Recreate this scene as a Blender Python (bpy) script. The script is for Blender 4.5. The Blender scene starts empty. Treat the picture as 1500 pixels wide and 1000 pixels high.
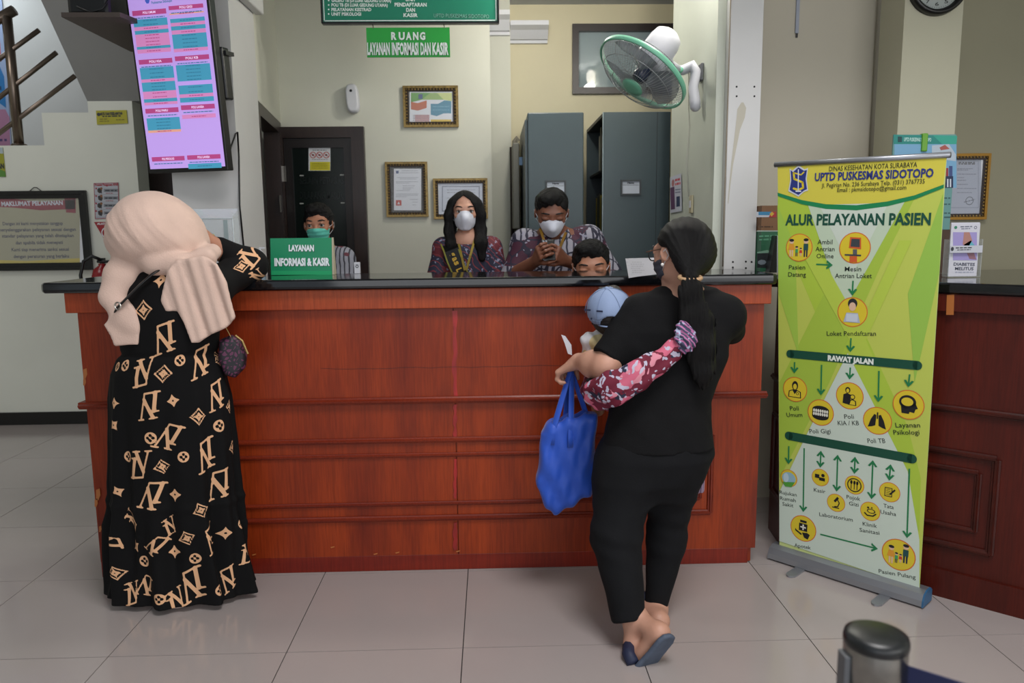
import bpy, bmesh, math, random
import numpy as np
from mathutils import Vector, Matrix
random.seed(7)
SC = bpy.context.scene
C = SC.collection
PI = math.pi

# ---------------------------------------------------------------- camera
F_PX, YAW, PITCH, ROLL, CAM_Z = 1119.1, .0261, .1425, -.0109, 1.4086
_fw = Vector((math.sin(YAW)*math.cos(PITCH), math.cos(YAW)*math.cos(PITCH), -math.sin(PITCH)))
_r0 = Vector((math.cos(YAW), -math.sin(YAW), 0)); _u0 = _r0.cross(_fw)
_r = _r0*math.cos(ROLL)+_u0*math.sin(ROLL); _u = -_r0*math.sin(ROLL)+_u0*math.cos(ROLL)
CAM = Vector((0, 0, CAM_Z))
cam_data = bpy.data.cameras.new('camera'); cam = bpy.data.objects.new('camera', cam_data); C.objects.link(cam)
cam_data.sensor_width = 36; cam_data.lens = F_PX/1500*36; cam_data.clip_start = .05; cam_data.clip_end = 60
m = Matrix((_r, _u, -_fw)).transposed().to_4x4(); m.translation = CAM
cam.matrix_world = m
cam_data.dof.use_dof = True; cam_data.dof.focus_distance = 3.1; cam_data.dof.aperture_fstop = 4.0
SC.camera = cam

def at(px, py, Y=None, X=None, Z=None):
    d = _fw+_r*(px-750)/F_PX-_u*(py-500)/F_PX
    t = Y/d.y if Y is not None else (X/d.x if X is not None else (Z-CAM_Z)/d.z)
    return CAM+d*t
def atp(px, py, p0, n):
    d = _fw+_r*(px-750)/F_PX-_u*(py-500)/F_PX
    return CAM+d*((Vector(p0)-CAM).dot(n)/d.dot(n))
def proj(p):
    d = Vector(p)-CAM; z = d.dot(_fw)
    return 750+F_PX*d.dot(_r)/z, 500-F_PX*d.dot(_u)/z

# ---------------------------------------------------------------- world, light, exposure
SC.view_settings.view_transform = 'Standard'; SC.view_settings.look = 'None'
SC.view_settings.gamma = 1; SC.view_settings.use_curve_mapping = False
SC.view_settings.exposure = 0.06
W = bpy.data.worlds.new('world'); SC.world = W; W.use_nodes = True
W.node_tree.nodes['Background'].inputs[0].default_value = (.80, .90, 1.0, 1)
W.node_tree.nodes['Background'].inputs[1].default_value = .6
def area(name, loc, target, sx, sy, power, col=(1, 1, 1)):
    l = bpy.data.lights.new(name, 'AREA'); l.shape = 'RECTANGLE'; l.size = sx; l.size_y = sy; l.energy = power; l.color = col
    o = bpy.data.objects.new(name, l); C.objects.link(o); o.location = loc
    o.rotation_euler = (Vector(target)-Vector(loc)).to_track_quat('-Z', 'Y').to_euler(); return o
area('entrance_daylight', (.3, -3.3, 1.8), (.0, 4, .9), 4.5, 2.6, 54, (.98, .98, 1))
area('side_entrance_daylight', (3.2, -1.7, 2.0), (-.2, 2.4, .3), 2.6, 2.4, 50, (1, .98, .97))
area('hall_ceiling_panel', (.8, .8, 4.2), (.5, 1.4, 0), 1.4, 1.4, 105, (1, .97, .97))
area('stairwell_daylight', (-4.3, 6.5, 3.6), (-3.6, 6.6, 1.5), 1.2, .6, 10, (.85, .95, 1))
area('left_wall_fill', (-3.9, 3.6, 3.9), (-3.4, 5.6, 1.2), 1.0, 1.0, 17, (1, .99, .97))  # unseen fill added to brighten the left hall wall

# ---------------------------------------------------------------- materials
def lin(c):
    if isinstance(c, str):
        c = tuple(int(c[i:i+2], 16)/255 for i in (0, 2, 4))
        return tuple(v/12.92 if v <= .04045 else ((v+.055)/1.055)**2.4 for v in c)
    return tuple(c)
_mats = {}
def mat(name, col, rough=.6, metal=0, var=.0, scale=4, bump=0, bscale=60, stretch=(1, 1, 1), col2=None, emit=0, spec=None, coat=0, alpha=1, sheen=0, trans=0):
    if name in _mats: return _mats[name]
    M = bpy.data.materials.new(name); M.use_nodes = True; nt = M.node_tree; b = nt.nodes['Principled BSDF']
    c = lin(col); b.inputs['Base Color'].default_value = (*c, 1); b.inputs['Roughness'].default_value = rough
    b.inputs['Metallic'].default_value = metal
    if spec is not None: b.inputs['Specular IOR Level'].default_value = spec
    if coat: b.inputs['Coat Weight'].default_value = coat; b.inputs['Coat Roughness'].default_value = .12
    if sheen: b.inputs['Sheen Weight'].default_value = sheen
    if trans: b.inputs['Transmission Weight'].default_value = trans
    if alpha < 1: b.inputs['Alpha'].default_value = alpha
    if emit:
        b.inputs['Emission Color'].default_value = (*c, 1); b.inputs['Emission Strength'].default_value = emit
    if var or col2 or bump:
        tc = nt.nodes.new('ShaderNodeTexCoord'); mp = nt.nodes.new('ShaderNodeMapping'); mp.inputs['Scale'].default_value = stretch
        nt.links.new(tc.outputs['Object'], mp.inputs[0])
    if var or col2:
        nz = nt.nodes.new('ShaderNodeTexNoise'); nz.inputs['Scale'].default_value = scale; nz.inputs['Detail'].default_value = 6
        nt.links.new(mp.outputs[0], nz.inputs['Vector'])
        rp = nt.nodes.new('ShaderNodeValToRGB'); rp.color_ramp.elements[0].position = .3; rp.color_ramp.elements[1].position = .7
        c2 = lin(col2) if col2 else tuple(min(1, v*(1+var)) for v in c)
        c1 = c if col2 else tuple(v*(1-var) for v in c)
        rp.color_ramp.elements[0].color = (*c1, 1); rp.color_ramp.elements[1].color = (*c2, 1)
        nt.links.new(nz.outputs[0], rp.inputs[0]); nt.links.new(rp.outputs[0], b.inputs['Base Color'])
        if emit: nt.links.new(rp.outputs[0], b.inputs['Emission Color'])
    if bump:
        n2 = nt.nodes.new('ShaderNodeTexNoise'); n2.inputs['Scale'].default_value = bscale; n2.inputs['Detail'].default_value = 3
        nt.links.new(mp.outputs[0], n2.inputs['Vector'])
        bp = nt.nodes.new('ShaderNodeBump'); bp.inputs['Strength'].default_value = bump; bp.inputs['Distance'].default_value = .01
        nt.links.new(n2.outputs[0], bp.inputs['Height']); nt.links.new(bp.outputs[0], b.inputs['Normal'])
    _mats[name] = M; return M
def flat(col, rough=.55):      # printed ink colour
    return mat('print_'+(col if isinstance(col, str) else '%.3f_%.3f_%.3f' % tuple(col)), col, rough)
def glow(col, e=.8):
    return mat('screen_'+col, col, .4, emit=e)

# ---------------------------------------------------------------- mesh helpers
def tag(o, label=None, cat=None, group=None, kind=None):
    if label: o['label'] = label
    if cat: o['category'] = cat
    if group: o['group'] = group
    if kind: o['kind'] = kind
    return o
def thing(name, label, cat, loc=(0, 0, 0), group=None):
    o = bpy.data.objects.new(name, None); C.objects.link(o); o.location = loc; o.empty_display_size = .1
    return tag(o, label, cat, group)
def link(name, me, mats, parent=None, smooth=False, kind=None, label=None):
    o = bpy.data.objects.new(name, me); C.objects.link(o)
    for mm in (mats if isinstance(mats, (list, tuple)) else [mats]): me.materials.append(mm)
    if parent is not None:
        o.parent = parent
        loc = Vector(parent.location) if parent.parent is None else Vector(parent.location)+Vector(parent.parent.location)
        me.transform(Matrix.Translation(-loc)) if me.users == 1 else None
    if smooth:
        me.polygons.foreach_set('use_smooth', [True]*len(me.polygons))
    if kind: o['kind'] = kind
    if label: o['label'] = label
    return o
def obj(name, bm, mats, parent=None, smooth=False, kind=None, label=None, autosmooth=None):
    me = bpy.data.meshes.new(name); bm.normal_update(); bm.to_mesh(me); bm.free()
    o = link(name, me, mats, parent, smooth, kind, label)
    if autosmooth:
        me.polygons.foreach_set('use_smooth', [True]*len(me.polygons))
        bm2 = bmesh.new(); bm2.from_mesh(me)
        for e in bm2.edges:
            if len(e.link_faces) == 2 and e.calc_face_angle(0) > autosmooth: e.smooth = False
        bm2.to_mesh(me); bm2.free()
    return o
def struct(name, bm, m, parent=None, **k):
    o = obj(name, bm, m, parent, **k)
    if parent is None: o['kind'] = 'structure'
    return o
def box(bm, x0, x1, y0, y1, z0, z1, M=None, bev=0, mi=0):
    vs = [Vector((x, y, z)) for x in (x0, x1) for y in (y0, y1) for z in (z0, z1)]
    if M is not None: vs = [M @ v for v in vs]
    v = [bm.verts.new(p) for p in vs]
    fs = [bm.faces.new([v[i] for i in q]) for q in ((0, 1, 3, 2), (4, 6, 7, 5), (0, 4, 5, 1), (2, 3, 7, 6), (0, 2, 6, 4), (1, 5, 7, 3))]
    for f in fs: f.material_index = mi
    if bev:
        es = list({e for f in fs for e in f.edges})
        r = bmesh.ops.bevel(bm, geom=es, offset=bev, segments=2, affect='EDGES', profile=.5)
        for f in r['faces']: f.material_index = mi
    return fs
def bxo(name, x0, x1, y0, y1, z0, z1, m, parent=None, M=None, bev=0, **k):
    bm = bmesh.new(); box(bm, x0, x1, y0, y1, z0, z1, M, bev); return obj(name, bm, m, parent, **k)
def prism(bm, pts, axis_vec, mi=0):          # closed polygon (3-D points) swept by a vector
    a = [bm.verts.new(Vector(p)) for p in pts]; b = [bm.verts.new(Vector(p)+Vector(axis_vec)) for p in pts]
    n = len(pts); fs = [bm.faces.new(a), bm.faces.new(b[::-1])]
    for i in range(n): fs.append(bm.faces.new((a[i], b[i], b[(i+1) % n], a[(i+1) % n])))
    for f in fs: f.material_index = mi
    bmesh.ops.recalc_face_normals(bm, faces=fs)
    return fs
def tube(bm, pts, r, seg=8, caps=True, mi=0, flat_=None):
    pts = [Vector(p) for p in pts]; rs = r if isinstance(r, (list, tuple)) else [r]*len(pts)
    rings = []; up = None
    for i, p in enumerate(pts):
        d = (pts[min(i+1, len(pts)-1)]-pts[max(i-1, 0)]).normalized()
        if up is None:
            up = Vector((0, 0, 1)) if abs(d.z) < .9 else Vector((1, 0, 0))
        a = d.cross(up)
        if a.length < 1e-5: a = d.orthogonal()
        a.normalize(); b = a.cross(d).normalized(); up = b
        k = flat_ if flat_ else 1
        rings.append([bm.verts.new(p+a*math.cos(t)*rs[i]+b*math.sin(t)*rs[i]*k) for t in [2*PI*j/seg for j in range(seg)]])
    fs = []
    for i in range(len(rings)-1):
        for j in range(seg):
            fs.append(bm.faces.new((rings[i][j], rings[i][(j+1) % seg], rings[i+1][(j+1) % seg], rings[i+1][j])))
    if caps:
        fs.append(bm.faces.new(rings[0][::-1])); fs.append(bm.faces.new(rings[-1]))
    for f in fs: f.material_index = mi
    bmesh.ops.recalc_face_normals(bm, faces=fs)
    return fs
def lathe(bm, prof, seg=24, M=None, mi=0):    # profile [(r,z)]
    rings = []
    for r, z in prof:
        if r < 1e-6: rings.append([bm.verts.new((M @ Vector((0, 0, z))) if M is not None else Vector((0, 0, z)))])
        else:
            rings.append([bm.verts.new((M @ Vector((r*math.cos(t), r*math.sin(t), z))) if M is not None else Vector((r*math.cos(t), r*math.sin(t), z))) for t in [2*PI*j/seg for j in range(seg)]])
    fs = []
    for a, b in zip(rings, rings[1:]):
        for j in range(seg):
            k = (j+1) % seg
            if len(a) == 1 and len(b) == 1: continue
            if len(a) == 1: fs.append(bm.faces.new((a[0], b[j], b[k])))
            elif len(b) == 1: fs.append(bm.faces.new((a[j], b[0], a[k])))
            else: fs.append(bm.faces.new((a[j], b[j], b[k], a[k])))
    for f in fs: f.material_index = mi
    bmesh.ops.recalc_face_normals(bm, faces=fs)
    return fs
def frame_M(o, ex, ey):                        # matrix with local x=ex, local y=ey, local z=normal
    ex = Vector(ex).normalized(); ey = Vector(ey).normalized(); n = ex.cross(ey).normalized()
    M = Matrix((ex, ey, n)).transposed().to_4x4(); M.translation = Vector(o); return M

# ---------------------------------------------------------------- flat prints
_txt = {}
def text_mesh(s, bold):
    k = (s, bold)
    if k in _txt: return _txt[k]
    cu = bpy.data.curves.new('t', 'FONT'); cu.body = s; cu.size = 1; cu.offset = bold; cu.resolution_u = 2; cu.fill_mode = 'FRONT'
    o = bpy.data.objects.new('t', cu); C.objects.link(o)
    dg = bpy.context.evaluated_depsgraph_get(); me = bpy.data.meshes.new_from_object(o.evaluated_get(dg))
    vs = np.empty(len(me.vertices)*3); me.vertices.foreach_get('co', vs); vs = vs.reshape(-1, 3)[:, :2].copy()
    fs = [tuple(p.vertices) for p in me.polygons]
    bpy.data.objects.remove(o); bpy.data.curves.remove(cu); bpy.data.meshes.remove(me)
    _txt[k] = (vs, fs); return _txt[k]
class Sheet:
    """flat printed surface: points given in metres in its plane or as photo pixels on that plane"""
    def __init__(s, p0, ex, ey, gap=.0004):
        s.p0 = Vector(p0); s.ex = Vector(ex).normalized(); s.ey = Vector(ey).normalized(); s.n = s.ex.cross(s.ey).normalized()
        s.ey = s.n.cross(s.ex); s.V = []; s.F = []; s.MI = []; s.mats = []; s.gap = gap; s.bend = None
    def uv(s, px, py):
        p = atp(px, py, s.p0, s.n)-s.p0; return (p.dot(s.ex), p.dot(s.ey))
    def q(s, p): return s.uv(*p) if s.pix else p
    pix = True
    def mi(s, m):
        if m not in s.mats: s.mats.append(m)
        return s.mats.index(m)
    def add(s, pts, faces, m, layer):
        b = len(s.V); k = s.mi(m)
        for u, v in pts: s.V.append(s.p0+s.ex*float(u)+s.ey*float(v)+s.n*(s.gap*layer))
        for f in faces: s.F.append(tuple(b+i for i in f)); s.MI.append(k)
    def poly(s, pts, m, layer=1):
        s.add([s.q(p) for p in pts], [tuple(range(len(pts)))], m, layer)
    def strip(s, a, b, m, layer=1):            # two polylines of equal length
        a = [s.q(p) for p in a]; b = [s.q(p) for p in b]; n = len(a)
        s.add(a+b, [(i, i+1, n+i+1, n+i) for i in range(n-1)], m, layer)
    def rect(s, x0, y0, x1, y1, m, layer=1):
        s.poly([(x0, y0), (x1, y0), (x1, y1), (x0, y1)], m, layer)
    def ell(s, c, rx, ry, m, layer=1, seg=28, local=True, a0=0, a1=2*PI):  # centre px (or uv), radii in metres
        u, v = s.q(c); pts = [(u+rx*math.cos(a0+(a1-a0)*i/seg), v+ry*math.sin(a0+(a1-a0)*i/seg)) for i in range(seg+(a1-a0 < 6.28))]
        s.add(pts, [tuple(range(len(pts)))], m, layer)
    def ring(s, c, r0, r1, m, layer=1, seg=32, ky=1):
        u, v = s.q(c); A = [(u+r0*math.cos(2*PI*i/seg), v+ky*r0*math.sin(2*PI*i/seg)) for i in range(seg)]
        B = [(u+r1*math.cos(2*PI*i/seg), v+ky*r1*math.sin(2*PI*i/seg)) for i in range(seg)]
        s.add(A+B, [(i, (i+1) % seg, seg+(i+1) % seg, seg+i) for i in range(seg)], m, layer)
    def line(s, a, b, w, m, layer=1):
        a = Vector(s.q(a)); b = Vector(s.q(b)); d = (b-a).normalized(); n = Vector((-d.y, d.x))*w/2
        s.add([a-n, b-n, b+n, a+n], [(0, 1, 2, 3)], m, layer)
    def path(s, pts, w, m, layer=1):
        P = [Vector(s.q(p)) for p in pts]
        keep = s.pix; s.pix = False
        for a, b in zip(P, P[1:]): s.line(a, b, w, m, layer)
        for a in P: s.ell(a, w/2, w/2, m, layer, seg=8)
        s.pix = keep
    def text(s, t, a, b, h, m, layer=2, bold=.0):  # a,b: left and right ends of the text at mid height; h cap height in metres
        vs, fs = text_mesh(t, bold)
        if not len(vs): return
        a = s.q(a); b = s.q(b)
        lo = vs.min(0); hi = vs.max(0); w = hi[0]-lo[0]
        cap = .729 if bold == 0 else .729+2*bold
        if not any(ch.isupper() or ch.isdigit() or ch in 'bdfhklt&' for ch in t): cap = .56
        U = Vector(b)-Vector(a); L = U.length; U.normalize(); N = Vector((-U.y, U.x))
        mid = (cap/2-bold)
        out = [(Vector(a)+U*((x-lo[0])/w*L)+N*((y-mid)/cap*h)) for x, y in vs]
        s.add(out, fs, m, layer)
    def greek(s, a, b, h, m, layer=2, n=1, gap=.0):   # line of print too small to read
        keep = s.pix; ua = Vector(s.q(a)); ub = Vector(s.q(b)); s.pix = False
        rnd = random.Random(int(abs(ua.x)*9999)+int(abs(ua.y)*9999)); d = (ub-ua); L = d.length; d.normalize(); x = 0
        while x < L:
            w = min(L-x, h*rnd.uniform(1.5, 5)); s.line(ua+d*x, ua+d*(x+w), h, m, layer); x += w+h*.8
        s.pix = keep
    def done(s, name, parent=None, label=None):
        me = bpy.data.meshes.new(name); me.from_pydata([tuple(v) for v in s.V], [], s.F)
        o = link(name, me, s.mats, parent, label=label); me.polygons.foreach_set('material_index', s.MI); me.update()
        return o
# ================================================================ SETTING
PAINT = mat('cream_paint', 'd1d1c3', .55, var=.05, scale=1.2, bump=.05, bscale=25)
PAINT2 = mat('cool_cream_paint', 'dedfd3', .5, var=.05, scale=1.5, bump=.04, bscale=25)
WHITEP = mat('white_paint', 'c9c9c8', .5, var=.05, scale=1.6, bump=.04, bscale=30)
CEIL = mat('ceiling_paint', 'b8bcc0', .7, var=.03)
SOFF = mat('soffit_shade_paint', '9a9a98', .7, var=.06, scale=2)  # grey carries the shade on the downward-facing soffit
DARKW = mat('dark_brown_wood', '2b1d19', .35, var=.25, scale=6, stretch=(8, 8, 1))
BLACK = mat('black_plastic', '0b0b0d', .35)
STEEL = mat('stainless_steel', 'b9b4ac', .25, metal=1)
TILE = mat('polished_tile', 'a89f9c', .14, var=.05, scale=1.3, spec=.6, bump=.012, bscale=3)
GROUT = mat('grout', '2e2b2a', .9)

fl = bxo('floor', -5.4, 4.2, -3.6, 8.0, -.06, -.004, GROUT); fl['kind'] = 'structure'
g = .0017; bm = bmesh.new(); box(bm, g, .6-g, g, .6-g, -.004, 0, bev=0)
tme = bpy.data.meshes.new('tile'); bm.normal_update(); bm.to_mesh(tme); bm.free(); tme.materials.append(TILE)
X0, Y0 = -.1155, 2.4456
cells = []
for i in range(-9, 7):
    for j in range(-9, 9):
        x, y = X0+.6*i, Y0+.6*j
        if -5.3 < x < 3.6 and -2.5 < y < 7.3: cells.append((x, y))
for x, y in cells:
    t = bpy.data.objects.new('tile', tme); C.objects.link(t); t.parent = fl; t.location = (x, y, 0)

def wall(name, x0, x1, y0, y1, z0, z1, m=PAINT): return struct(name, _b(x0, x1, y0, y1, z0, z1), m)
def _b(*a):
    bm = bmesh.new(); box(bm, *a); return bm
# --- left hall wall with the stepped stair parapet
YL = 5.76
XE = at(205, 300, Y=YL).x
zs1 = at(30, 213, Y=YL).z; zs2 = at(80, 165, Y=YL).z; xs0 = at(30, 213, Y=YL).x; xs1 = at(63, 190, Y=YL).x
xs2 = at(128, 148, Y=YL).x; zsof = at(160, 148, Y=YL).z
bm = bmesh.new()
prism(bm, [(-5.4, YL, 0), (XE, YL, 0), (XE, YL, zsof), (xs2, YL, zsof), (xs2, YL, zs2), (xs1, YL, zs2), (xs1, YL, zs1), (-5.4, YL, zs1)], (0, .18, 0))
struct('wall_left', bm, PAINT2)
wall('wall_stairwell', -5.4, -1.3, 6.95, 7.1, 0, 4.4, WHITEP)
wall('wall_hall_left', -5.55, -5.4, -3.6, 8, 0, 4.4, PAINT)
bxo('baseboard_left', -5.4, XE+.004, YL-.014, YL, 0, at(60, 603, Y=YL).z, mat('black_skirting', '111112', .3)).__setitem__('kind', 'structure')
# sloping soffit of the upper flight
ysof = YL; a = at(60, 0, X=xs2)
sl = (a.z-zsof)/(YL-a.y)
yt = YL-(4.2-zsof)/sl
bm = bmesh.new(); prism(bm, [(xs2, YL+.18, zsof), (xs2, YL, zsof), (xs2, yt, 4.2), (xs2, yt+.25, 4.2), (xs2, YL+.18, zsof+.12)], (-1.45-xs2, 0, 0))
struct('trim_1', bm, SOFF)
# end of passage beyond the hall wall; dark panel added for the opening's shade
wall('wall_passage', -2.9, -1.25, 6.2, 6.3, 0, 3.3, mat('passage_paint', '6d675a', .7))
d2 = struct('opening_shade_panel', _b(at(217, 270, Y=6.1).x, at(250, 270, Y=6.1).x+.2, 6.1, 6.15, 0, 2.15), DARKW)
# --- left pillar and office side wall
PLX0, PLX1, PLY = at(255, 300, Y=3.9).x, at(340, 100, Y=3.9).x, 3.9
wall('wall_pillar_left', PLX0, PLX1, PLY, 4.3, 0, 4.3, WHITEP)
bm = bmesh.new(); box(bm, PLX1+.001, PLX1+.05, PLY-.02, 4.33, 2.57, 2.66, bev=.008)
struct('trim_2', bm, WHITEP)
YB = 5.2; XC = at(407, 100, Y=YB).x
xd0, xd1 = PLX1+.002, XC
bm = bmesh.new()
def quadwall(bm, a, b, z0, z1, th=-.12):       # wall piece from a to b (xy) with thickness to the left
    d = Vector((b[0]-a[0], b[1]-a[1], 0)).normalized(); n = Vector((-d.y, d.x, 0))*abs(th)
    prism(bm, [(a[0], a[1], z0), (b[0], b[1], z0), (b[0]+n.x, b[1]+n.y, z0), (a[0]+n.x, a[1]+n.y, z0)], (0, 0, z1-z0))
pa, pb = (PLX1-.005, 4.302), (XC, YB)
quadwall(bm, pa, pb, 2.13, 4.3)
struct('wall_office_left', bm, PAINT)
bm = bmesh.new()
def lerp(a, b, t): return (a[0]+(b[0]-a[0])*t, a[1]+(b[1]-a[1])*t)
quadwall(bm, lerp(pa, pb, .0), lerp(pa, pb, .1), 0, 2.06, .1); quadwall(bm, lerp(pa, pb, .9), lerp(pa, pb, .995), 0, 2.06, .1); quadwall(bm, pa, lerp(pa, pb, .995), 2.06, 2.128, .1)
dr = struct('door_3', bm, DARKW)
bm = bmesh.new(); quadwall(bm, (pa[0]-.16, pa[1]+.05), (pb[0]-.16, pb[1]), 0, 2.06, .04); obj('door_leaf', bm, BLACK, dr)  # black sheet set behind the frame for the doorway's dark inside
bxo('hinge', XC+.0, XC+.012, YB-.13, YB-.1, 1.55, 1.66, STEEL, dr)
# --- office back wall and the recess with the window
XW = at(718, 100, Y=YB).x
wall('wall_back', XC-.5, XW, YB, YB+.15, 0, 4.3, PAINT)
YC = 5.5; XK = at(748, 120, Y=YC).x
wall('wall_back_column', XW-.1, XK, YC, 5.75, 0, 3.0, PAINT)
YW = 5.62
wx0, wx1 = at(838, 80, Y=YW).x, at(958, 80, Y=YW).x; wxe = wx1+.62
wz0, wz1 = at(900, 138, Y=YW).z, at(900, 36, Y=YW).z
bm = bmesh.new(); box(bm, XK-.1, wx0, YW, YW+.12, 0, 3.2); box(bm, wx0, wxe, YW, YW+.12, 0, wz0); box(bm, wx0, wxe, YW, YW+.12, wz1, 3.2); box(bm, wxe, 2.6, YW, YW+.12, 0, 3.2)
struct('wall_back_right', bm, mat('warm_cream_paint', 'd8cfae', .55, var=.05, scale=1.5))
FR = mat('dark_window_frame', '322a28', .35)
w = struct('window_1', _b(wx0, wxe, YW-.03, YW+.06, wz1-.05, wz1), FR)
for nm, a in (('frame_rail', (wx0, wxe, YW-.03, YW+.06, wz0, wz0+.045)), ('frame_stile', (wx0, wx0+.045, YW-.029, YW+.06, wz0+.045, wz1-.05)), ('frame_stile', (wx1-.02, wx1+.035, YW-.029, YW+.06, wz0+.045, wz1-.05)), ('frame_stile', (wxe-.045, wxe, YW-.029, YW+.06, wz0+.045, wz1-.05))):
    obj(nm, _b(*a), FR, w)
GL = mat('frosted_pane', '93a3a6', .015, spec=.8, var=.04, scale=2)
obj('pane', _b(wx0+.045, wx1-.02, YW+.01, YW+.02, wz0+.045, wz1-.05), GL, w); obj('pane', _b(wx1+.035, wxe-.045, YW+.01, YW+.02, wz0+.045, wz1-.05), GL, w)
ZC = 2.98
wall('ceiling', -1.0, 3.2, 2.6, 5.75, ZC, ZC+.12, CEIL)
wall('ceiling_hall', -5.55, 4.2, -3.6, 8, 4.3, 4.4, CEIL)
# ceiling edge beam over the counter: outside the frame, carries the big sign
wall('trim_beam', -1.1, 3.2, 2.5, 2.62, 2.9, 4.3, PAINT)
COR = mat('white_cornice', 'dcdde2', .5)
def cornice(name, x0, x1, y, zt, h):
    bm = bmesh.new(); pr = [(0, 0), (-.16, 0), (-.16, -.03), (-.11, -.05), (-.06, -.1*h/.12), (-.03, -.1*h/.12), (-.03, -h), (0, -h)]
    prism(bm, [(x0, y+a, zt+b) for a, b in pr], (x1-x0, 0, 0)); return struct(name, bm, COR)
cornice('trim_3', at(700, 20, Y=YB-.1).x, at(748, 20, Y=YB-.02).x, YC, at(745, 14, Y=YC-.16).z, .13)
cornice('trim_4', XK+.001, at(803, 40, Y=YW-.1).x, YW, at(775, 33, Y=YW-.1).z, .12)
# --- right pillar / stub wall carrying the fan
PX0, PX1, PY = 1.070, 1.214, 3.5
bm = bmesh.new(); box(bm, PX0, PX1, PY, 4.42, 0, 4.3); struct('wall_pillar_right', bm, WHITEP)
bm = bmesh.new(); box(bm, PX0-.04, PX0-.001, PY+.06, 4.42, 1.0, 2.975); struct('trim_5', bm, mat('green_tinted_paint', 'c3c8bb', .55, var=.05, scale=3))
wall('wall_office_right', 2.6, 2.75, 4.0, 5.8, 0, 3.2)
# --- right hall wall with pipe, column
YR = 3.86
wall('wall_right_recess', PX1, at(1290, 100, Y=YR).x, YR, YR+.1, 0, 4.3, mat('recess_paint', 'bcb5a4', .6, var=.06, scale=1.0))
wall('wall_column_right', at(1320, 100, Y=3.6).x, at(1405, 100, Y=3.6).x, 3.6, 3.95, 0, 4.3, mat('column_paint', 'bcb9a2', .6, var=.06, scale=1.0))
wall('wall_right', at(1290, 100, Y=YR).x, 4.2, YR, YR+.1, 0, 4.3, mat('right_wall_shade_paint', '8f8b74', .6, var=.08, scale=.8))  # same cream paint, darkened for the shade on this wall
wall('wall_hall_right', 4.2, 4.35, -3.6, 8, 0, 4.4, PAINT)
bm = bmesh.new(); x = at(1286, 100, Y=3.83).x
tube(bm, [(x, 3.835, 1.22), (x, 3.835, 4.3)], .017, 10)
tag(obj('conduit_pipe', bm, mat('grey_pipe', '8c8678', .6), smooth=True), 'painted grey conduit pipe running up the right hall wall beside the clock column', 'pipe')

# ================================================================ COUNTERS
def woodmat(name, c1, c2, stretch=(6, 6, .7)):
    M = mat(name, c1, .38, col2=c2, scale=1.6, stretch=stretch, coat=.06, spec=.3); nt = M.node_tree; b = nt.nodes['Principled BSDF']
    tc = [n for n in nt.nodes if n.type == 'TEX_COORD'][0]
    mp = nt.nodes.new('ShaderNodeMapping'); mp.inputs['Scale'].default_value = (180, 180, 9); nt.links.new(tc.outputs['Object'], mp.inputs[0])
    n = nt.nodes.new('ShaderNodeTexNoise'); n.inputs['Scale'].default_value = 1; n.inputs['Detail'].default_value = 3; nt.links.new(mp.outputs[0], n.inputs['Vector'])
    mx = nt.nodes.new('ShaderNodeMix'); mx.data_type = 'RGBA'; mx.blend_type = 'MULTIPLY'; mx.inputs[0].default_value = .45
    src = b.inputs['Base Color'].links[0].from_socket
    rp = nt.nodes.new('ShaderNodeValToRGB'); rp.color_ramp.elements[0].position = .3; rp.color_ramp.elements[0].color = (.35, .3, .3, 1); rp.color_ramp.elements[1].position = .65
    nt.links.new(n.outputs[0], rp.inputs[0]); nt.links.new(src, mx.inputs[6]); nt.links.new(rp.outputs[0], mx.inputs[7]); nt.links.new(mx.outputs[2], b.inputs['Base Color'])
    return M
WOOD = woodmat('mahogany_veneer', '72230e', 'a33e14', (3.5, 3.5, .7))
WOODB = woodmat('mahogany_band', '94371b', 'ad4b20', (.8, 8, 8))
WOODD = woodmat('mahogany_moulding', '6a2012', '8a3218', (.8, 8, 8))
WOODR = woodmat('mahogany_plinth', '701c10', '862814', (.8, 8, 8))
SEAM = mat('red_stain', '9a1f1c', .4, var=.4, scale=9, stretch=(3, 3, 1))
GRANITE = mat('black_granite', '0c0d10', .08, var=.4, scale=90, spec=.6)
def zl(y, Y=3.06, x=600): return at(x, y, Y=Y).z
ct = thing('service_counter', 'long reddish brown wooden service counter with moulded front, standing under the green hanging signs', 'counter', (-.3, 3.2, 0))
L0, L1 = -1.642, 1.105
yb, yf, yp = 3.03, 3.06, 3.085
zband0, zband1 = zl(452, 3.03), 1.1905
zm = zl(586); z1a, z1b, z2a, z2b = zl(645), zl(759), zl(667), zl(738); zpl = zl(812, 3.07)
seam = at(665, 500, Y=yf).x
bxo('carcass', L0+.015, L1-.015, yf+.015, 3.42, .005, 1.1905, WOOD, ct)
for a, b in ((L0, seam-.002), (seam+.002, L1)):
    bxo('front_panel', a, b, yf, yf+.0148, zm, zband0-.002, WOOD, ct)
    bxo('front_panel', a, b, yf+.004, yf+.0148, zpl, zm, WOOD, ct)
bxo('top_band', L0-.03, L1+.018, yb, yf+.03, zband0, zband1, WOODB, ct, bev=.003)
bxo('plinth', L0+.0, L1-.03, yp-.02, yp+.02, .0, zpl, WOODR, ct, bev=.002)
def moulding(bm, a, b, w, d, up, n):           # half-round bead from a to b: w wide, d proud along n
    a = Vector(a); b = Vector(b); up = Vector(up); n = Vector(n)
    pr = [(-.5, 0), (-.42, .55), (-.2, .6), (-.1, .95), (.15, 1), (.3, .6), (.5, .45), (.5, 0)]
    prism(bm, [a+up*(w*u)+n*(d*v) for u, v in pr], b-a)
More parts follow.
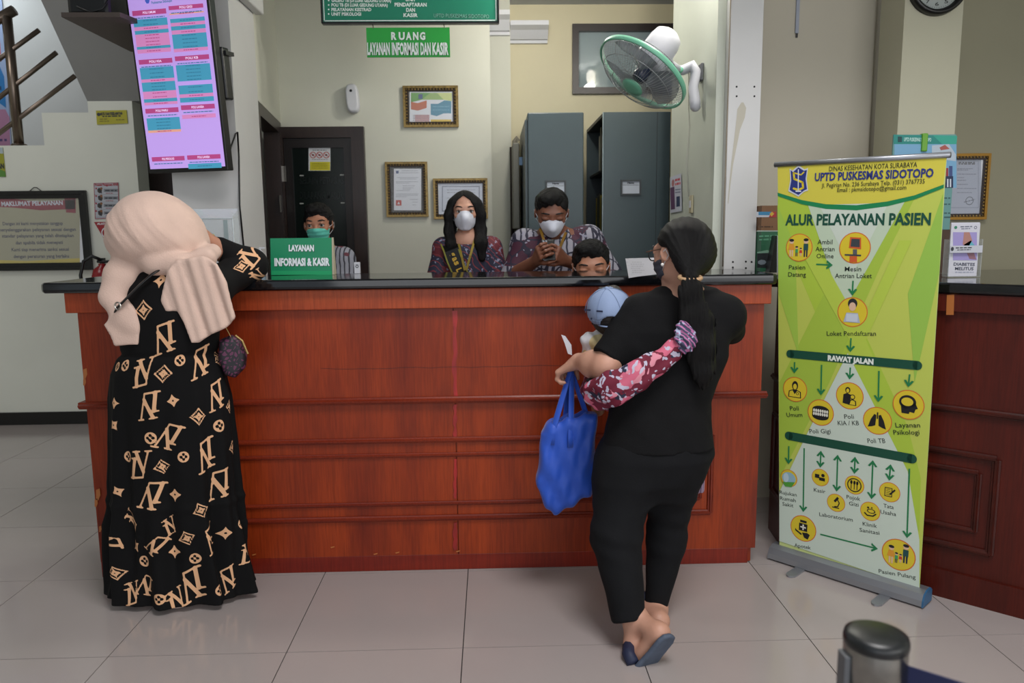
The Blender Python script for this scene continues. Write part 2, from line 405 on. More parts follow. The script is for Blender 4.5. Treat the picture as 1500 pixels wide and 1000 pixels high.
def framebead(bm, o, ex, x0, x1, z0, z1, w, d, n):
    o = Vector(o); ex = Vector(ex); n = Vector(n); up = Vector((0, 0, 1))
    P = lambda x, z: o+ex*x+up*z
    moulding(bm, P(x0, z0), P(x1, z0), w, d, up, n); moulding(bm, P(x0, z1), P(x1, z1), w, d, up, n)
    moulding(bm, P(x0, z0), P(x0, z1), w, d, ex, n); moulding(bm, P(x1, z0), P(x1, z1), w, d, ex, n)
bm = bmesh.new(); moulding(bm, (L0-.02, yf, zm), (L1+.02, yf, zm), .03, .026, (0, 0, 1), (0, -1, 0)); obj('bead_moulding', bm, WOODD, ct)
xf0, xf1 = L0+.2, at(1041, 700, Y=yf).x
bm = bmesh.new(); framebead(bm, (0, yf+.004, 0), (1, 0, 0), xf0, xf1, z1b, z1a, .026, .016, (0, -1, 0)); obj('panel_moulding', bm, WOODD, ct)
bm = bmesh.new(); framebead(bm, (0, yf+.004, 0), (1, 0, 0), xf0+.06, xf1-.045, z2b, z2a, .02, .012, (0, -1, 0)); obj('panel_moulding', bm, WOODD, ct)
# side mouldings stick out at the left end
bxo('end_moulding', L0-.028, L0, yf-.01, 3.4, zm-.013, zm+.014, WOODD, ct, bev=.004)
# chipped veneer along the left edge, small pale scars along the plinth
sh = Sheet((0, yf-.0006, 0), (1, 0, 0), (0, 0, 1)); chip = flat('b06a35')
for cx, cy, rr in ((125, 548, 1), (124, 560, .7), (144, 725, 1.1), (141, 737, .8), (147, 775, .6)):
    sh.poly([(cx-3*rr, cy-7*rr), (cx+2*rr, cy-9*rr), (cx+3*rr, cy), (cx, cy+7*rr), (cx-3*rr, cy+6*rr)], chip); sh.done('veneer_chip', ct); sh = Sheet((0, yf-.0006, 0), (1, 0, 0), (0, 0, 1))
for cx, cy in ((372, 812), (487, 801), (550, 811), (582, 809), (671, 807)):
    sh.poly([(cx-3, cy), (cx+3, cy-1.5), (cx+3, cy), (cx-2, cy+1.5)], chip); sh.done('veneer_chip', ct); sh = Sheet((0, yf-.0006, 0), (1, 0, 0), (0, 0, 1))
for ya, yb2, w0 in ((455, 580, 5), (592, 640, 4), (672, 730, 3), (765, 805, 4)):
    n = 10; rnd = random.Random(ya)
    A = [(666-w0*rnd.uniform(.1, .8), ya+(yb2-ya)*i/n) for i in range(n+1)]; B = [(668+w0*rnd.uniform(.0, .6), ya+(yb2-ya)*i/n) for i in range(n+1)]
    sh.strip(A, B, SEAM); sh.done('seam_stain', ct); sh = Sheet((0, yf-.0006, 0), (1, 0, 0), (0, 0, 1))
# dark crack running across the upper panel
sh = Sheet((0, yf-.0008, 0), (1, 0, 0), (0, 0, 1)); rnd = random.Random(3)
pts = [(470, 539)]+[(470+i*20, 541-(i*.35)+rnd.uniform(-1, 1)) for i in range(1, 22)]
sh.path(pts, .0012, flat('3a1510')); sh.done('crack', ct)

# granite worktop of the long counter
TZ = 1.233
def slab(name, outline, zt, th, m, parent=None, bev=.014):
    bm = bmesh.new(); prism(bm, [(x, y, zt-th) for x, y in outline], (0, 0, th))
    bmesh.ops.bevel(bm, geom=[e for e in bm.edges if abs(e.verts[0].co.z-e.verts[1].co.z) < 1e-6], offset=bev, segments=3, affect='EDGES', profile=.6)
    return obj(name, bm, m, parent)
tp = slab('granite_worktop', [(-1.745, 3.012), (-1.73, 2.995), (1.115, 2.995), (1.132, 3.002), (1.137, 3.018), (1.137, 3.44), (-1.73, 3.44), (-1.745, 3.42)], TZ, .042, GRANITE)
tag(tp, 'black polished granite worktop on top of the long service counter', 'worktop')

# --- right hand counter: side A (across the gap) and face B (turned 45 degrees)
K = Vector((1.262, 3.155, 0)); ed = Vector((.735, -.678, 0)).normalized(); en = Vector((-ed.y, ed.x, 0))*-1   # en faces the camera
if en.y > 0: en = -en
DW = woodmat('shaded_mahogany', '45140b', '57190d'); DWM = woodmat('shaded_mahogany_moulding', '341009', '4a170d', (.8, 8, 8))  # wood darkened for the low light on the angled faces
cb = thing('corner_counter', 'dark red-brown wooden counter set at an angle behind the roll-up banner', 'counter', (1.6, 3.1, 0))
hB = 1.1655; LB = 2.1
bk = -en*.5
bm = bmesh.new()
E1 = K+ed*LB; A1 = Vector((1.30, 3.44, 0))
prism(bm, [K-en*.012, E1-en*.012, E1-en*.012+bk, A1+Vector((.35, 0, 0)), A1], (0, 0, hB)); obj('carcass', bm, DW, cb)
def onB(px, py): p = atp(px, py, K, en); return (p-K).dot(ed), p.z
tb = [onB(1455, 740)[0], onB(1430, 740)[0]]
zf = [onB(1455, 672)[1], onB(1452, 812)[1], onB(1428, 692)[1], onB(1428, 778)[1], onB(1450, 606)[1], onB(1450, 458)[1]]
def bbox_B(name, t0, t1, d, z0, z1, m, bev=0):
    bm = bmesh.new(); prism(bm, [K+ed*t0-en*.0125+Vector((0, 0, z0)), K+ed*t1-en*.0125+Vector((0, 0, z0)), K+ed*t1+en*d+Vector((0, 0, z0)), K+ed*t0+en*d+Vector((0, 0, z0))], (0, 0, z1-z0)); return obj(name, bm, m, cb)
bbox_B('top_band', -.0, LB, .02, zf[5], hB, DW); bbox_B('front_panel', 0, LB, 0, .11, zf[5], DW); bbox_B('plinth', 0, LB, .012, 0, .11, DW)
bm = bmesh.new(); moulding(bm, K+Vector((0, 0, zf[4])), K+ed*LB+Vector((0, 0, zf[4])), .03, .02, (0, 0, 1), en); obj('bead_moulding', bm, DWM, cb)
for x0 in (0,):
    bm = bmesh.new(); framebead(bm, K, ed, .12, tb[0], zf[1], zf[0], .03, .018, en); obj('panel_moulding', bm, DWM, cb)
    bm = bmesh.new(); framebead(bm, K, ed, .19, tb[1], zf[3], zf[2], .024, .014, en); obj('panel_moulding', bm, DWM, cb)
    bm = bmesh.new(); framebead(bm, K, ed, tb[0]+.22, LB-.1, zf[1], zf[0], .03, .018, en); obj('panel_moulding', bm, DWM, cb)
    bm = bmesh.new(); framebead(bm, K, ed, tb[0]+.29, LB-.17, zf[3], zf[2], .024, .014, en); obj('panel_moulding', bm, DWM, cb)
# side A facing the gap
dA = (A1-K).normalized(); nA = Vector((-dA.y, dA.x, 0))
bm = bmesh.new(); LA = (A1-K).length
moulding(bm, K+Vector((0, 0, zf[4])), A1+Vector((0, 0, zf[4])), .03, .016, (0, 0, 1), nA); framebead(bm, K, dA, .06, LA-.05, zf[1], zf[0], .03, .014, nA); obj('side_moulding', bm, DWM, cb)
# strip of tape on the band
sh = Sheet(K+en*.0212, ed, (0, 0, 1)); sh.poly([(1387, 432), (1398, 431), (1397, 461), (1386, 461)], mat('packing_tape', 'a5622c', .4)); sh.done('tape_strip', cb)
o1 = K+en*.03; o2 = E1+en*.03
t0 = (2.995-o1.y)/ed.y; kk = o1+ed*t0
ts = slab('granite_worktop', [(1.1385, 3.225), (1.205, 3.165), (o1.x, o1.y), (o2.x, o2.y), (o2.x+bk.x, o2.y+bk.y), (2.7, 3.58), (1.1385, 3.49)], 1.208, .042, GRANITE)
tag(ts, 'black granite worktop on top of the angled corner counter at the right', 'worktop')
# ================================================================ THINGS ON WALLS, IN THE OFFICE
GOLD = mat('gold_leaf', '8c7444', .38, metal=.55, var=.35, scale=60)
GOLDD = mat('dark_gold', '33261a', .45, metal=.4)
INK = flat('30343c'); WH = flat('e6e8ee'); PW = flat('d9dde8')
GLASS_OVER = mat('frame_glass', 'ffffff', .02, spec=.6, alpha=.12)
def picture_frame(name, label, corners, plane, fw, mats, mat_w=0, matcol=None, glass=True, group=None, depth=.025, tilt=0):
    """corners px (x0,y0,x1,y1) of the outer frame; plane = (point, ex, n)"""
    p0, ex, n = Vector(plane[0]), Vector(plane[1]).normalized(), Vector(plane[2]).normalized()
    a = atp(corners[0], corners[3], p0, n); b = atp(corners[2], corners[1], p0, n)
    up = Vector((0, 0, 1)); w = (b-a).dot(ex); h = (b-a).dot(up); o = a
    t = thing(name, label, 'picture frame' if 'frame' in name else 'poster', o+n*.002, group)
    def P(x, z, d): return o+ex*x+up*z+n*d
    def side(i0, i1, o0, o1, m, nm, d0, d1):
        bm = bmesh.new(); prism(bm, [P(*o0, d0), P(*o1, d0), P(*i1, d0), P(*i0, d0)], n*(d1-d0))
        return obj(nm, bm, m, t)
    def ringparts(off0, off1, m, nm, d0, d1):
        A = [(off0, off0), (w-off0, off0), (w-off0, h-off0), (off0, h-off0)]; B = [(off1, off1), (w-off1, off1), (w-off1, h-off1), (off1, h-off1)]
        bm = bmesh.new()
        for k in range(4):
            j = (k+1) % 4; prism(bm, [P(*A[k], d0), P(*A[j], d0), P(*B[j], d0), P(*B[k], d0)], n*(d1-d0))
        bmesh.ops.remove_doubles(bm, verts=bm.verts, dist=1e-5)
        return obj(nm, bm, m, t)
    ringparts(0, fw*.45, mats[0], 'frame', .002, depth)
    ringparts(fw*.45, fw, mats[1] if len(mats) > 1 else mats[0], 'inner_moulding', .002, depth*.7)
    if len(mats) > 2:                            # beaded ornament running round the frame
        bm = bmesh.new(); st = fw*.55
        for (x0, z0, x1, z1) in ((0, 0, w, 0), (0, h, w, h), (0, 0, 0, h), (w, 0, w, h)):
            L = math.hypot(x1-x0, z1-z0); k = int(L/st)
            for i in range(1, k):
                x = x0+(x1-x0)*i/k; z = z0+(z1-z0)*i/k
                x = min(max(x, fw*.62), w-fw*.62); z = min(max(z, fw*.62), h-fw*.62)
                M = Matrix.Translation(P(x, z, depth*.72)); bmesh.ops.create_icosphere(bm, subdivisions=1, radius=fw*.2, matrix=M)
        obj('bead_ornament', bm, mats[2], t, kind='stuff')
    bm = bmesh.new(); prism(bm, [P(fw*.9, fw*.9, .003), P(w-fw*.9, fw*.9, .003), P(w-fw*.9, h-fw*.9, .003), P(fw*.9, h-fw*.9, .003)], n*.005)
    obj('mount', bm, matcol or WH, t)
    if glass:
        bm = bmesh.new(); q = [bm.verts.new(P(x, z, depth*.5)) for x, z in ((fw*.95, fw*.95), (w-fw*.95, fw*.95), (w-fw*.95, h-fw*.95), (fw*.95, h-fw*.95))]; bm.faces.new(q); obj('glass', bm, GLASS_OVER, t)
    s = Sheet(o+n*.0085, ex, up, gap=.0003)
    return t, s, w, h
FRONT = lambda y: ((0, y, 0), (1, 0, 0), (0, -1, 0))
YBF = YB-.001
# certificate with wavy coloured ribbons
t, s, w, h = picture_frame('certificate_frame', 'gold framed certificate with red and blue ribbons, hanging highest on the office wall', (592, 126, 671, 187), FRONT(YBF), .035, [GOLD, GOLDD, GOLD], matcol=mat('brown_mount', '3b3532', .7))
s.rect(600, 134, 664, 181, PW, 1); s.rect(602, 136, 662, 146, flat('8fae6a'), 2); s.poly([(602, 136), (630, 136), (618, 146), (602, 150)], flat('5f9a4c'), 3); s.poly([(640, 136), (662, 136), (662, 148), (650, 146)], flat('c3cf8a'), 3)
s.poly([(602, 149), (612, 151), (625, 147), (625, 158), (612, 162), (602, 160)], flat('b9603f'), 3); s.poly([(631, 152), (642, 152), (651, 147), (661, 148), (661, 166), (650, 166), (640, 170), (631, 168)], flat('3f86a6'), 3)
s.rect(608, 168, 629, 178, flat('c79a9c'), 2); s.rect(631, 175, 661, 179, flat('d4b63c'), 3); s.rect(613, 138, 619, 145, flat('3d4f86'), 4)
for i in range(4): s.greek((605, 169+i*2.4), (629, 169+i*2.4), .004, flat('8c7f96'), 4)
s.greek((634, 156), (658, 156), .006, flat('63a3bf'), 4); s.greek((634, 161), (658, 161), .006, flat('63a3bf'), 4)
s.done('printed_sheet', t)
t, s, w, h = picture_frame('certificate_frame', 'gold beaded upright certificate frame with a dark mount beside the door', (567, 237, 626, 318), FRONT(YBF), .032, [GOLD, GOLDD, GOLD], matcol=mat('charcoal_mount', '2f3033', .7))
s.rect(577, 247, 617, 308, PW, 1); s.rect(580, 250, 584, 254, flat('3d4f86'), 2); s.rect(580, 293, 588, 301, flat('b8403a'), 2)
s.poly([(582, 299), (584, 295), (586, 299)], PW, 3)
for y, a, b in ((250, 588, 612), (253, 586, 614), (260, 582, 613), (262, 586, 610), (266, 580, 613), (268, 580, 600), (272, 590, 608), (275, 590, 606), (277, 590, 602), (279, 580, 600), (284, 580, 613), (286, 580, 612), (288, 580, 596), (292, 600, 612), (296, 604, 612), (300, 604, 610)): s.greek((a, y), (b, y), .003, flat('8a8fa3'))
s.done('printed_sheet', t)
t, s, w, h = picture_frame('certificate_frame', 'gold framed certificate hanging directly behind the young woman with long black hair', (636, 261, 714, 321), FRONT(YBF), .032, [GOLD, GOLDD, GOLD])
s.rect(643, 267, 707, 314, flat('c8cfe0'), 1)
s.path([(648, 273), (702, 273), (702, 309), (648, 309), (648, 273)], .006, flat('7e879c'), 2)
for y in (278, 282, 290, 296, 300): s.greek((655, y), (696, y), .004, flat('8a8fa3'))
s.done('printed_sheet', t)
# --- dark glazed door with notices
DFX0, DFX1 = at(403, 300, Y=YB-.03).x, at(537, 300, Y=YB-.03).x; DZ = at(470, 186, Y=YB-.03).z
bm = bmesh.new(); box(bm, DFX0+.0, DFX0+.075, YB-.05, YB-.001, 0, DZ-.07); box(bm, DFX1-.085, DFX1, YB-.05, YB-.001, 0, DZ-.07); box(bm, DFX0, DFX1, YB-.05, YB-.001, DZ-.07, DZ)
d1 = struct('door_1', bm, DARKW)
x0, x1 = DFX0+.077, DFX1-.087
bm = bmesh.new(); z1 = DZ-.072
box(bm, x0, x0+.05, YB-.035, YB-.002, .0, z1); box(bm, x1-.05, x1, YB-.035, YB-.002, .0, z1); box(bm, x0+.05, x1-.05, YB-.035, YB-.002, z1-.06, z1); box(bm, x0+.05, x1-.05, YB-.035, YB-.002, 0, .2)
obj('door_leaf', bm, mat('darker_door', '1b1413', .4), d1)
bxo('door_pane', x0+.05, x1-.05, YB-.02, YB-.012, .2, z1-.06, mat('dark_green_glass', '0b1512', .25, spec=.4), d1)
for z in (.55, 1.15, 1.75): bxo('hinge', DFX0+.06, DFX0+.09, YB-.058, YB-.05, z, z+.1, STEEL, d1)
s = Sheet((0, YB-.022, 0), (1, 0, 0), (0, 0, 1)); s.rect(452, 209, 484, 250, flat('d6d8dc'), 1)
s.rect(454, 237, 483.5, 249.5, flat('cfc52a'), 2); s.rect(456, 212, 459, 216, flat('333333'), 2); s.greek((461, 213), (481, 213), .004, INK); s.greek((461, 216), (478, 216), .004, INK); s.greek((458, 220), (479, 220), .004, INK)
for x in (458.5, 468, 478):
    s.ring((x, 227), .016, .021, flat('b0443f'), 2); s.line((x-2.6, 224.6), (x+2.6, 229.6), .004, flat('b0443f'), 3); s.ell((x, 227), .008, .006, INK, 2)
for y in (233.5, 240, 243, 246): s.greek((457, y), (480, y), .003, flat('777066'))
tag(s.done('door_notice'), 'small white and yellow notice with three red prohibition circles, stuck on the dark door', 'notice')
dl = thing('door_lettering', 'black lettering SELAIN PETUGAS DILARANG MASUK taped across the dark door glass', 'sign', at(471, 275, Y=YB-.022)); DK = flat('03100c', .3)
for tx, y in (('SELAIN PETUGAS', 264), ('DILARANG MASUK', 286)):
    s = Sheet((0, YB-.0222, 0), (1, 0, 0), (0, 0, 1)); s.text(tx, (439, y), (504, y), .05, DK, 1, .03); s.done('lettering_line', dl)
for x, y in ((442, 257), (501, 256), (442, 298), (502, 297)):
    s = Sheet((0, YB-.0222, 0), (1, 0, 0), (0, 0, 1)); s.rect(x-3, y-1, x+3, y+1, flat('9a9c98'), 1); s.done('tape_piece', dl)
# --- air freshener
a = at(518, 146, Y=YB); t = thing('air_freshener', 'white oval air freshener dispenser on the office wall above the dark door', 'dispenser', a)
bm = bmesh.new(); M = Matrix.Translation(a+Vector((0, -.035, 0))) @ Matrix.Rotation(math.radians(-4), 4, 'Y')
r = bmesh.ops.create_uvsphere(bm, u_segments=24, v_segments=16, radius=1)
for v in r['verts']:
    c = v.co; sx = math.copysign(abs(c.x)**.7, c.x); sz = math.copysign(abs(c.z)**.45, c.z)
    v.co = M @ Vector((sx*.044*(1-.1*abs(c.z)), max(-.035, min(.034, c.y*.05)), sz*.093))
obj('housing', bm, mat('white_plastic', 'cfd0d6', .35), t, smooth=True)
bm = bmesh.new(); lathe(bm, [(0, .004), (.007, .003), (.009, 0)], 14, Matrix.Translation(a+Vector((-.004, -.071, .045))) @ Matrix.Rotation(PI/2, 4, 'X')); obj('sensor', bm, BLACK, t)
# --- hanging signs
YS = 4.4
SG = mat('green_sign_face', '0c7a5e', .45); SG2 = mat('bright_green_sign', '1f9f3a', .45)
sx0, sx1 = at(472, 20, Y=YS).x, at(730, 20, Y=YS).x; sz0 = at(600, 34.5, Y=YS).z; sz1 = sz0+.36
t = thing('hanging_sign', 'large dark green hanging board with white department lettering, cut off by the photo top', 'sign', ((sx0+sx1)/2, YS, sz0))
bxo('board', sx0+.003, sx1-.003, YS-.012, YS+.012, sz0+.003, sz1-.003, SG, t)
bm = bmesh.new(); box(bm, sx0, sx1, YS-.018, YS+.018, sz0-.004, sz0+.006); box(bm, sx0, sx1, YS-.018, YS+.018, sz1-.006, sz1+.004); box(bm, sx0-.004, sx0+.006, YS-.018, YS+.018, sz0, sz1); box(bm, sx1-.006, sx1+.004, YS-.018, YS+.018, sz0, sz1); obj('sign_frame', bm, BLACK, t)
for x in (sx0+.15, sx1-.15):
    bm = bmesh.new(); tube(bm, [(x, YS, sz1), (x, YS, ZC+.0)], .003, 6); obj('hanging_rod', bm, STEEL, t)
s = Sheet((0, YS-.0125, 0), (1, 0, 0), (0, 0, 1)); wh = flat('dfe9e6')
s.pix = False
for (a, b, c, d) in ((sx0+.010, sz0+.010, sx1-.010, sz0+.015), (sx0+.010, sz1-.015, sx1-.010, sz1-.010), (sx0+.010, sz0+.010, sx0+.015, sz1-.010), (sx1-.015, sz0+.010, sx1-.010, sz1-.010)): s.rect(a, b, c, d, wh, 1)
s.pix = True
for i, (tx, x1) in enumerate((('UNIT PSIKOLOGI', 529), ('PELAYANAN KESTRAD', 544), ('POLI TB (DI LUAR GEDUNG UTAMA)', 568), ('GALERO TB (DI LUAR GEDUNG UTAMA)', 573), ('POLI UMUM DAN POLI GIGI', 556), ('POLI KIA / KB', 522))):
    y = 20.5-6.6*i; s.text(tx, (485.5, y-.3*(i > 1)), (x1, y+.3*(i > 1)), .0185, wh, 2, .035); s.ell((481.5, y), .0045, .0045, wh, 2, seg=8)
for i, (tx, x0, x1) in enumerate((('KASIR', 591, 612), ('DAN', 595, 608), ('PENDAFTARAN', 578, 625), ('UNIT', 594, 609))): s.text(tx, (x0, 22-7.7*i), (x1, 22.2-7.7*i), .0215, wh, 2, .035)
s.text('UPTD PUSKESMAS SIDOTOPO', (635, 22.5), (717, 24), .022, flat('0b3a34'), 2, .07); s.text('UPTD PUSKESMAS SIDOTOPO', (635.5, 22.5), (716.5, 24), .021, flat('7fc4ac'), 3, .0)
s.done('lettering', t)
a = at(536.5, 41, Y=YS); b = at(659.5, 83.5, Y=YS)
t = thing('hanging_sign', 'small bright green board RUANG LAYANAN INFORMASI DAN KASIR hooked below the larger board', 'sign', ((a.x+b.x)/2, YS, b.z))
bxo('board', a.x, b.x, YS-.006, YS+.006, b.z, a.z, SG2, t)
for px in (546, 650):
    x = at(px, 40, Y=YS).x; bm = bmesh.new(); tube(bm, [(x, YS-.0, a.z-.012), (x+.004, YS-.009, a.z+.002), (x, YS-.003, a.z+.018), (x-.003, YS, sz0-.006)], .0022, 6); obj('hook', bm, STEEL, t)
s = Sheet((0, YS-.0065, 0), (1, 0, 0), (0, 0, 1)); sh_ = flat('0c5c20')
for k, (tx, x0, x1) in enumerate((('R', 573, 581), ('U', 584, 593), ('A', 594.5, 603), ('N', 605, 613), ('G', 615, 623))):
    s.text(tx, (x0+.7, 53.2), (x1+.7, 53.2), .044, sh_, 2, .05); s.text(tx, (x0, 52.5), (x1, 52.5), .044, wh, 3, .05)
for tx, x0, x1 in (('LAYANAN', 538, 571), ('INFORMASI', 574, 613), ('DAN', 616, 631), ('KASIR', 633.5, 657)):
    s.text(tx, (x0+.6, 71.7), (x1+.6, 71.7), .07, sh_, 2, .04); s.text(tx, (x0, 71), (x1, 71), .07, wh, 3, .04)
s.done('lettering', t)
# --- steel cabinets standing with their sides to the counter
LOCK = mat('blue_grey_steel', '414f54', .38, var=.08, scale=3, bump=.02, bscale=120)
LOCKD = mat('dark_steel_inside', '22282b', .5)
def cabinet(x0, x1, y0, y1, zt, label, opened):
    t = thing('steel_cabinet', label, 'cabinet', ((x0+x1)/2, (y0+y1)/2, 0), 'steel filing cabinets in the office')
    th = .02
    if not opened:
        bxo('body', x0, x1, y0, y1, 0, zt, LOCK, t, bev=.006)
        bm = bmesh.new(); box(bm, x0-.015, x0-.001, y0+.02, (y0+y1)/2-.005, .08, zt-.04); obj('cabinet_door', bm, LOCK, t); bm = bmesh.new(); box(bm, x0-.015, x0-.001, (y0+y1)/2+.005, y1-.02, .08, zt-.04); obj('cabinet_door', bm, LOCK, t)
    else:
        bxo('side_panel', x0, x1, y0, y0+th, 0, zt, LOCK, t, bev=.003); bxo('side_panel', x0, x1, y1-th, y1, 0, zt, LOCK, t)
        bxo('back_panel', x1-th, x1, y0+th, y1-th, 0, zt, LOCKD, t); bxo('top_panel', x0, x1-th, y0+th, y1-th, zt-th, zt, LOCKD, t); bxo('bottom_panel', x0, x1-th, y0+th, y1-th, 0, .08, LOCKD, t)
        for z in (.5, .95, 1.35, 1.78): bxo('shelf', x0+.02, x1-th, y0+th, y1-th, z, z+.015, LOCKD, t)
        bxo('folded_seam', x1-.083, x1-.080, y0-.0015, y0-.0001, 0, zt, LOCKD, t)
        bxo('edge_trim', x0-.004, x0-.0005, y0+.0, y0+th, 0, zt, mat('pale_edge', '9fb0b6', .3), t)
    return t
cy0 = 4.75; zt = at(900, 164, Y=cy0).z
cabinet(at(773, 200, Y=cy0).x, at(855, 200, Y=cy0).x, cy0, 5.58, zt, 'closed blue-grey steel cabinet behind the man holding a phone', False)
cb2 = cabinet(at(884, 200, Y=cy0).x, at(982, 200, Y=cy0).x, cy0, 5.58, zt, 'open blue-grey steel cabinet nearest the wall fan, files on its shelves', True)
bx0 = at(884, 200, Y=cy0).x
rnd = random.Random(5)
for z, n in ((1.365, 9), (1.795, 8), (.965, 7)):
    y = cy0+.06
    for k in range(n):
        w_ = rnd.uniform(.04, .075); col = rnd.choice(['b3a02a', '3a3f2c', '8a8a80', '2b2f38', 'b3a02a'])
        o = bxo('ring_binder', bx0+.05, bx0+.30, y, y+w_-.006, z+.001, z+.001+rnd.uniform(.22, .3), mat('binder_'+col, col, .5))
        cn = {'b3a02a': 'yellow', '3a3f2c': 'olive', '8a8a80': 'grey', '2b2f38': 'dark blue'}[col]; sn = {1.365: 'middle', 1.795: 'top', .965: 'lower'}[z]; tag(o, '%s ring binder standing on the %s shelf of the open steel cabinet' % (cn, sn), 'binder', '%s binders on the %s cabinet shelf' % (cn, sn)); y += w_+.01
for (x0, y0, x1, y1, lab) in ((909, 263, 939, 286, 'grey framed label card on the side of the right steel cabinet'), (799, 264, 829, 284, 'grey framed label card just above the phone man\'s head on the left steel cabinet')):
    a = at(x0, y1, Y=cy0); b = at(x1, y0, Y=cy0)
    t = thing('label_holder', lab, 'label', ((a.x+b.x)/2, cy0, a.z))
    bm = bmesh.new(); wv = .01
    box(bm, a.x, b.x, cy0-.01, cy0-.001, a.z, a.z+wv); box(bm, a.x, b.x, cy0-.01, cy0-.001, b.z-wv, b.z); box(bm, a.x, a.x+wv, cy0-.01, cy0-.001, a.z+wv, b.z-wv); box(bm, b.x-wv, b.x, cy0-.01, cy0-.001, a.z+wv, b.z-wv); obj('holder_frame', bm, mat('grey_holder', '3c4145', .5), t)
    s = Sheet((0, cy0-.003, 0), (1, 0, 0), (0, 0, 1)); s.rect(x0+2, y0+2, x1-2, y1-2, flat('b9c0cc'), 1); s.text('Nama', ((x0+x1)/2-5, y0+4.6), ((x0+x1)/2+5, y0+4.6), .012, INK, 2, .06); s.line((x0+3, y0+8), (x1-3, y0+8), .002, INK, 2); s.done('card', t)
bm = bmesh.new(); a = at(752, 335, Y=5.2); b = at(768, 209, Y=5.2)
t = thing('electrical_box', 'narrow grey metal electrical box to the left of the steel cabinets', 'electrical box', (a.x+.05, 5.3, a.z))
bxo('housing', a.x, a.x+.045, 5.2, 5.48, a.z, b.z, mat('grey_enclosure', '7b7a70', .45, metal=.2), t, bev=.006)
bxo('warning_label', at(760.5, 230, Y=5.2).x, at(766, 230, Y=5.2).x, 5.196, 5.1995, at(763, 242, Y=5.2).z, at(763, 230, Y=5.2).z, mat('blue_label', '7f9fc4', .4), t)
bm = bmesh.new(); tube(bm, [(a.x+.02, 5.3, b.z), (a.x+.02, 5.3, b.z+.02), (a.x+.03, 5.3, b.z+.04), (a.x+.04, 5.3, b.z+.02)], .018, 8); obj('cable_gland', bm, mat('grey_pipe', '8c8678', .6), t)
bm = bmesh.new(); x = at(750, 300, Y=5.45).x; tube(bm, [(x, 5.46, .0), (x, 5.46, b.z+.0)], .012, 8); obj('conduit', bm, DARKW, t)
# --- lamp on the office ceiling (it is what the window pane mirrors)
pr = at(866, 107, Y=YW); dr_ = (pr-CAM); k = (ZC-.06-pr.z)/dr_.z
lp = Vector((pr.x+dr_.x*k, YW-dr_.y*k, ZC))
def ceiling_lamp(loc, power, label, r=.075):
    t = thing('ceiling_lamp', label, 'lamp', loc)
    bm = bmesh.new(); lathe(bm, [(0, 0), (r*.55, 0), (r*.55, -.03), (r*.3, -.035)], 20, Matrix.Translation(loc)); obj('lamp_holder', bm, mat('white_plastic', 'cfd0d6', .35), t)
    bm = bmesh.new(); lathe(bm, [(r*.3, -.035), (r*.55, -.06), (r*.62, -.1), (r*.5, -.14), (r*.2, -.165), (0, -.17)], 20, Matrix.Translation(loc)); obj('bulb', bm, mat('lit_bulb', 'fff6e8', .3, emit=8), t, smooth=True)
    l = bpy.data.lights.new('lamp_light', 'POINT'); l.energy = power; l.color = (1, .95, .86); l.shadow_soft_size = .08
    o = bpy.data.objects.new('lamp_light', l); C.objects.link(o); o.location = Vector(loc)+Vector((0, 0, -.23)); return t
ceiling_lamp(lp, 25, 'round ceiling lamp whose glow is mirrored in the high office window')
ceiling_lamp((.30, 4.35, ZC), 19, 'round ceiling lamp just right of the large green hanging board, above the frame')  # extra lamp added to light the office back wall evenly
# --- oscillating wall fan
FANP = mat('fan_white_plastic', 'c9cad2', .3); MINT = mat('mint_plastic', '78bfa0', .35); WIRE = mat('grille_wire', '8d9092', .3, metal=.5); BLADE = mat('fan_blade', '8f949c', .25, alpha=.75)
xw = PX0-.041
fc = at(941, 107, Y=3.66); ax = Vector((-.585, -.20, -.788)).normalized()
mp_ = at(1024, 102, X=xw)
t = thing('wall_fan', 'white and mint green wall fan with wire grille, tilted down on the office side wall', 'fan', (xw, mp_.y, mp_.z-.1))
e1 = ax.cross(Vector((0, 0, 1))).normalized(); e2 = e1.cross(ax).normalized()
FM = Matrix((e1, e2, ax)).transposed().to_4x4(); FM.translation = fc        # local z = blowing direction
R_ = .222
bm = bmesh.new(); lathe(bm, [(R_, -.012), (R_+.006, -.01), (R_+.006, .012), (R_, .014), (R_-.004, 0), (R_, -.012)], 64, FM); obj('grille_rim', bm, MINT, t, smooth=True)
def cage(sign, dep, name, nw=72):
    bm = bmesh.new()
    for i in range(nw):
        a = 2*PI*i/nw; ps = []
        for u in (0, .25, .5, .75, .92, 1):
            r = R_*(.22+.78*u); z = sign*dep*(1-u**3.2); ps.append(FM @ Vector((r*math.cos(a), r*math.sin(a), z)))
        tube(bm, ps, .0011, 4, caps=False)
    for rr, z in ((R_*.5, sign*dep*.965), (R_*.8, sign*dep*.62)):
        tube(bm, [FM @ Vector((rr*math.cos(2*PI*j/48), rr*math.sin(2*PI*j/48), z)) for j in range(49)], .0016, 4, caps=False)
    return obj(name, bm, WIRE, t, kind='stuff', smooth=True)
cage(1, .085, 'front_grille'); cage(-1, .07, 'rear_grille')
bm = bmesh.new(); lathe(bm, [(0, .092), (.03, .093), (.052, .088), (.056, .08), (.05, .076), (0, .076)], 28, FM); obj('badge_cap', bm, MINT, t, smooth=True)
bm = bmesh.new(); lathe(bm, [(0, .04), (.03, .038), (.036, .02), (.036, -.02), (0, -.02)], 20, FM); obj('hub', bm, mat('dark_hub', '2a3146', .25), t, smooth=True)
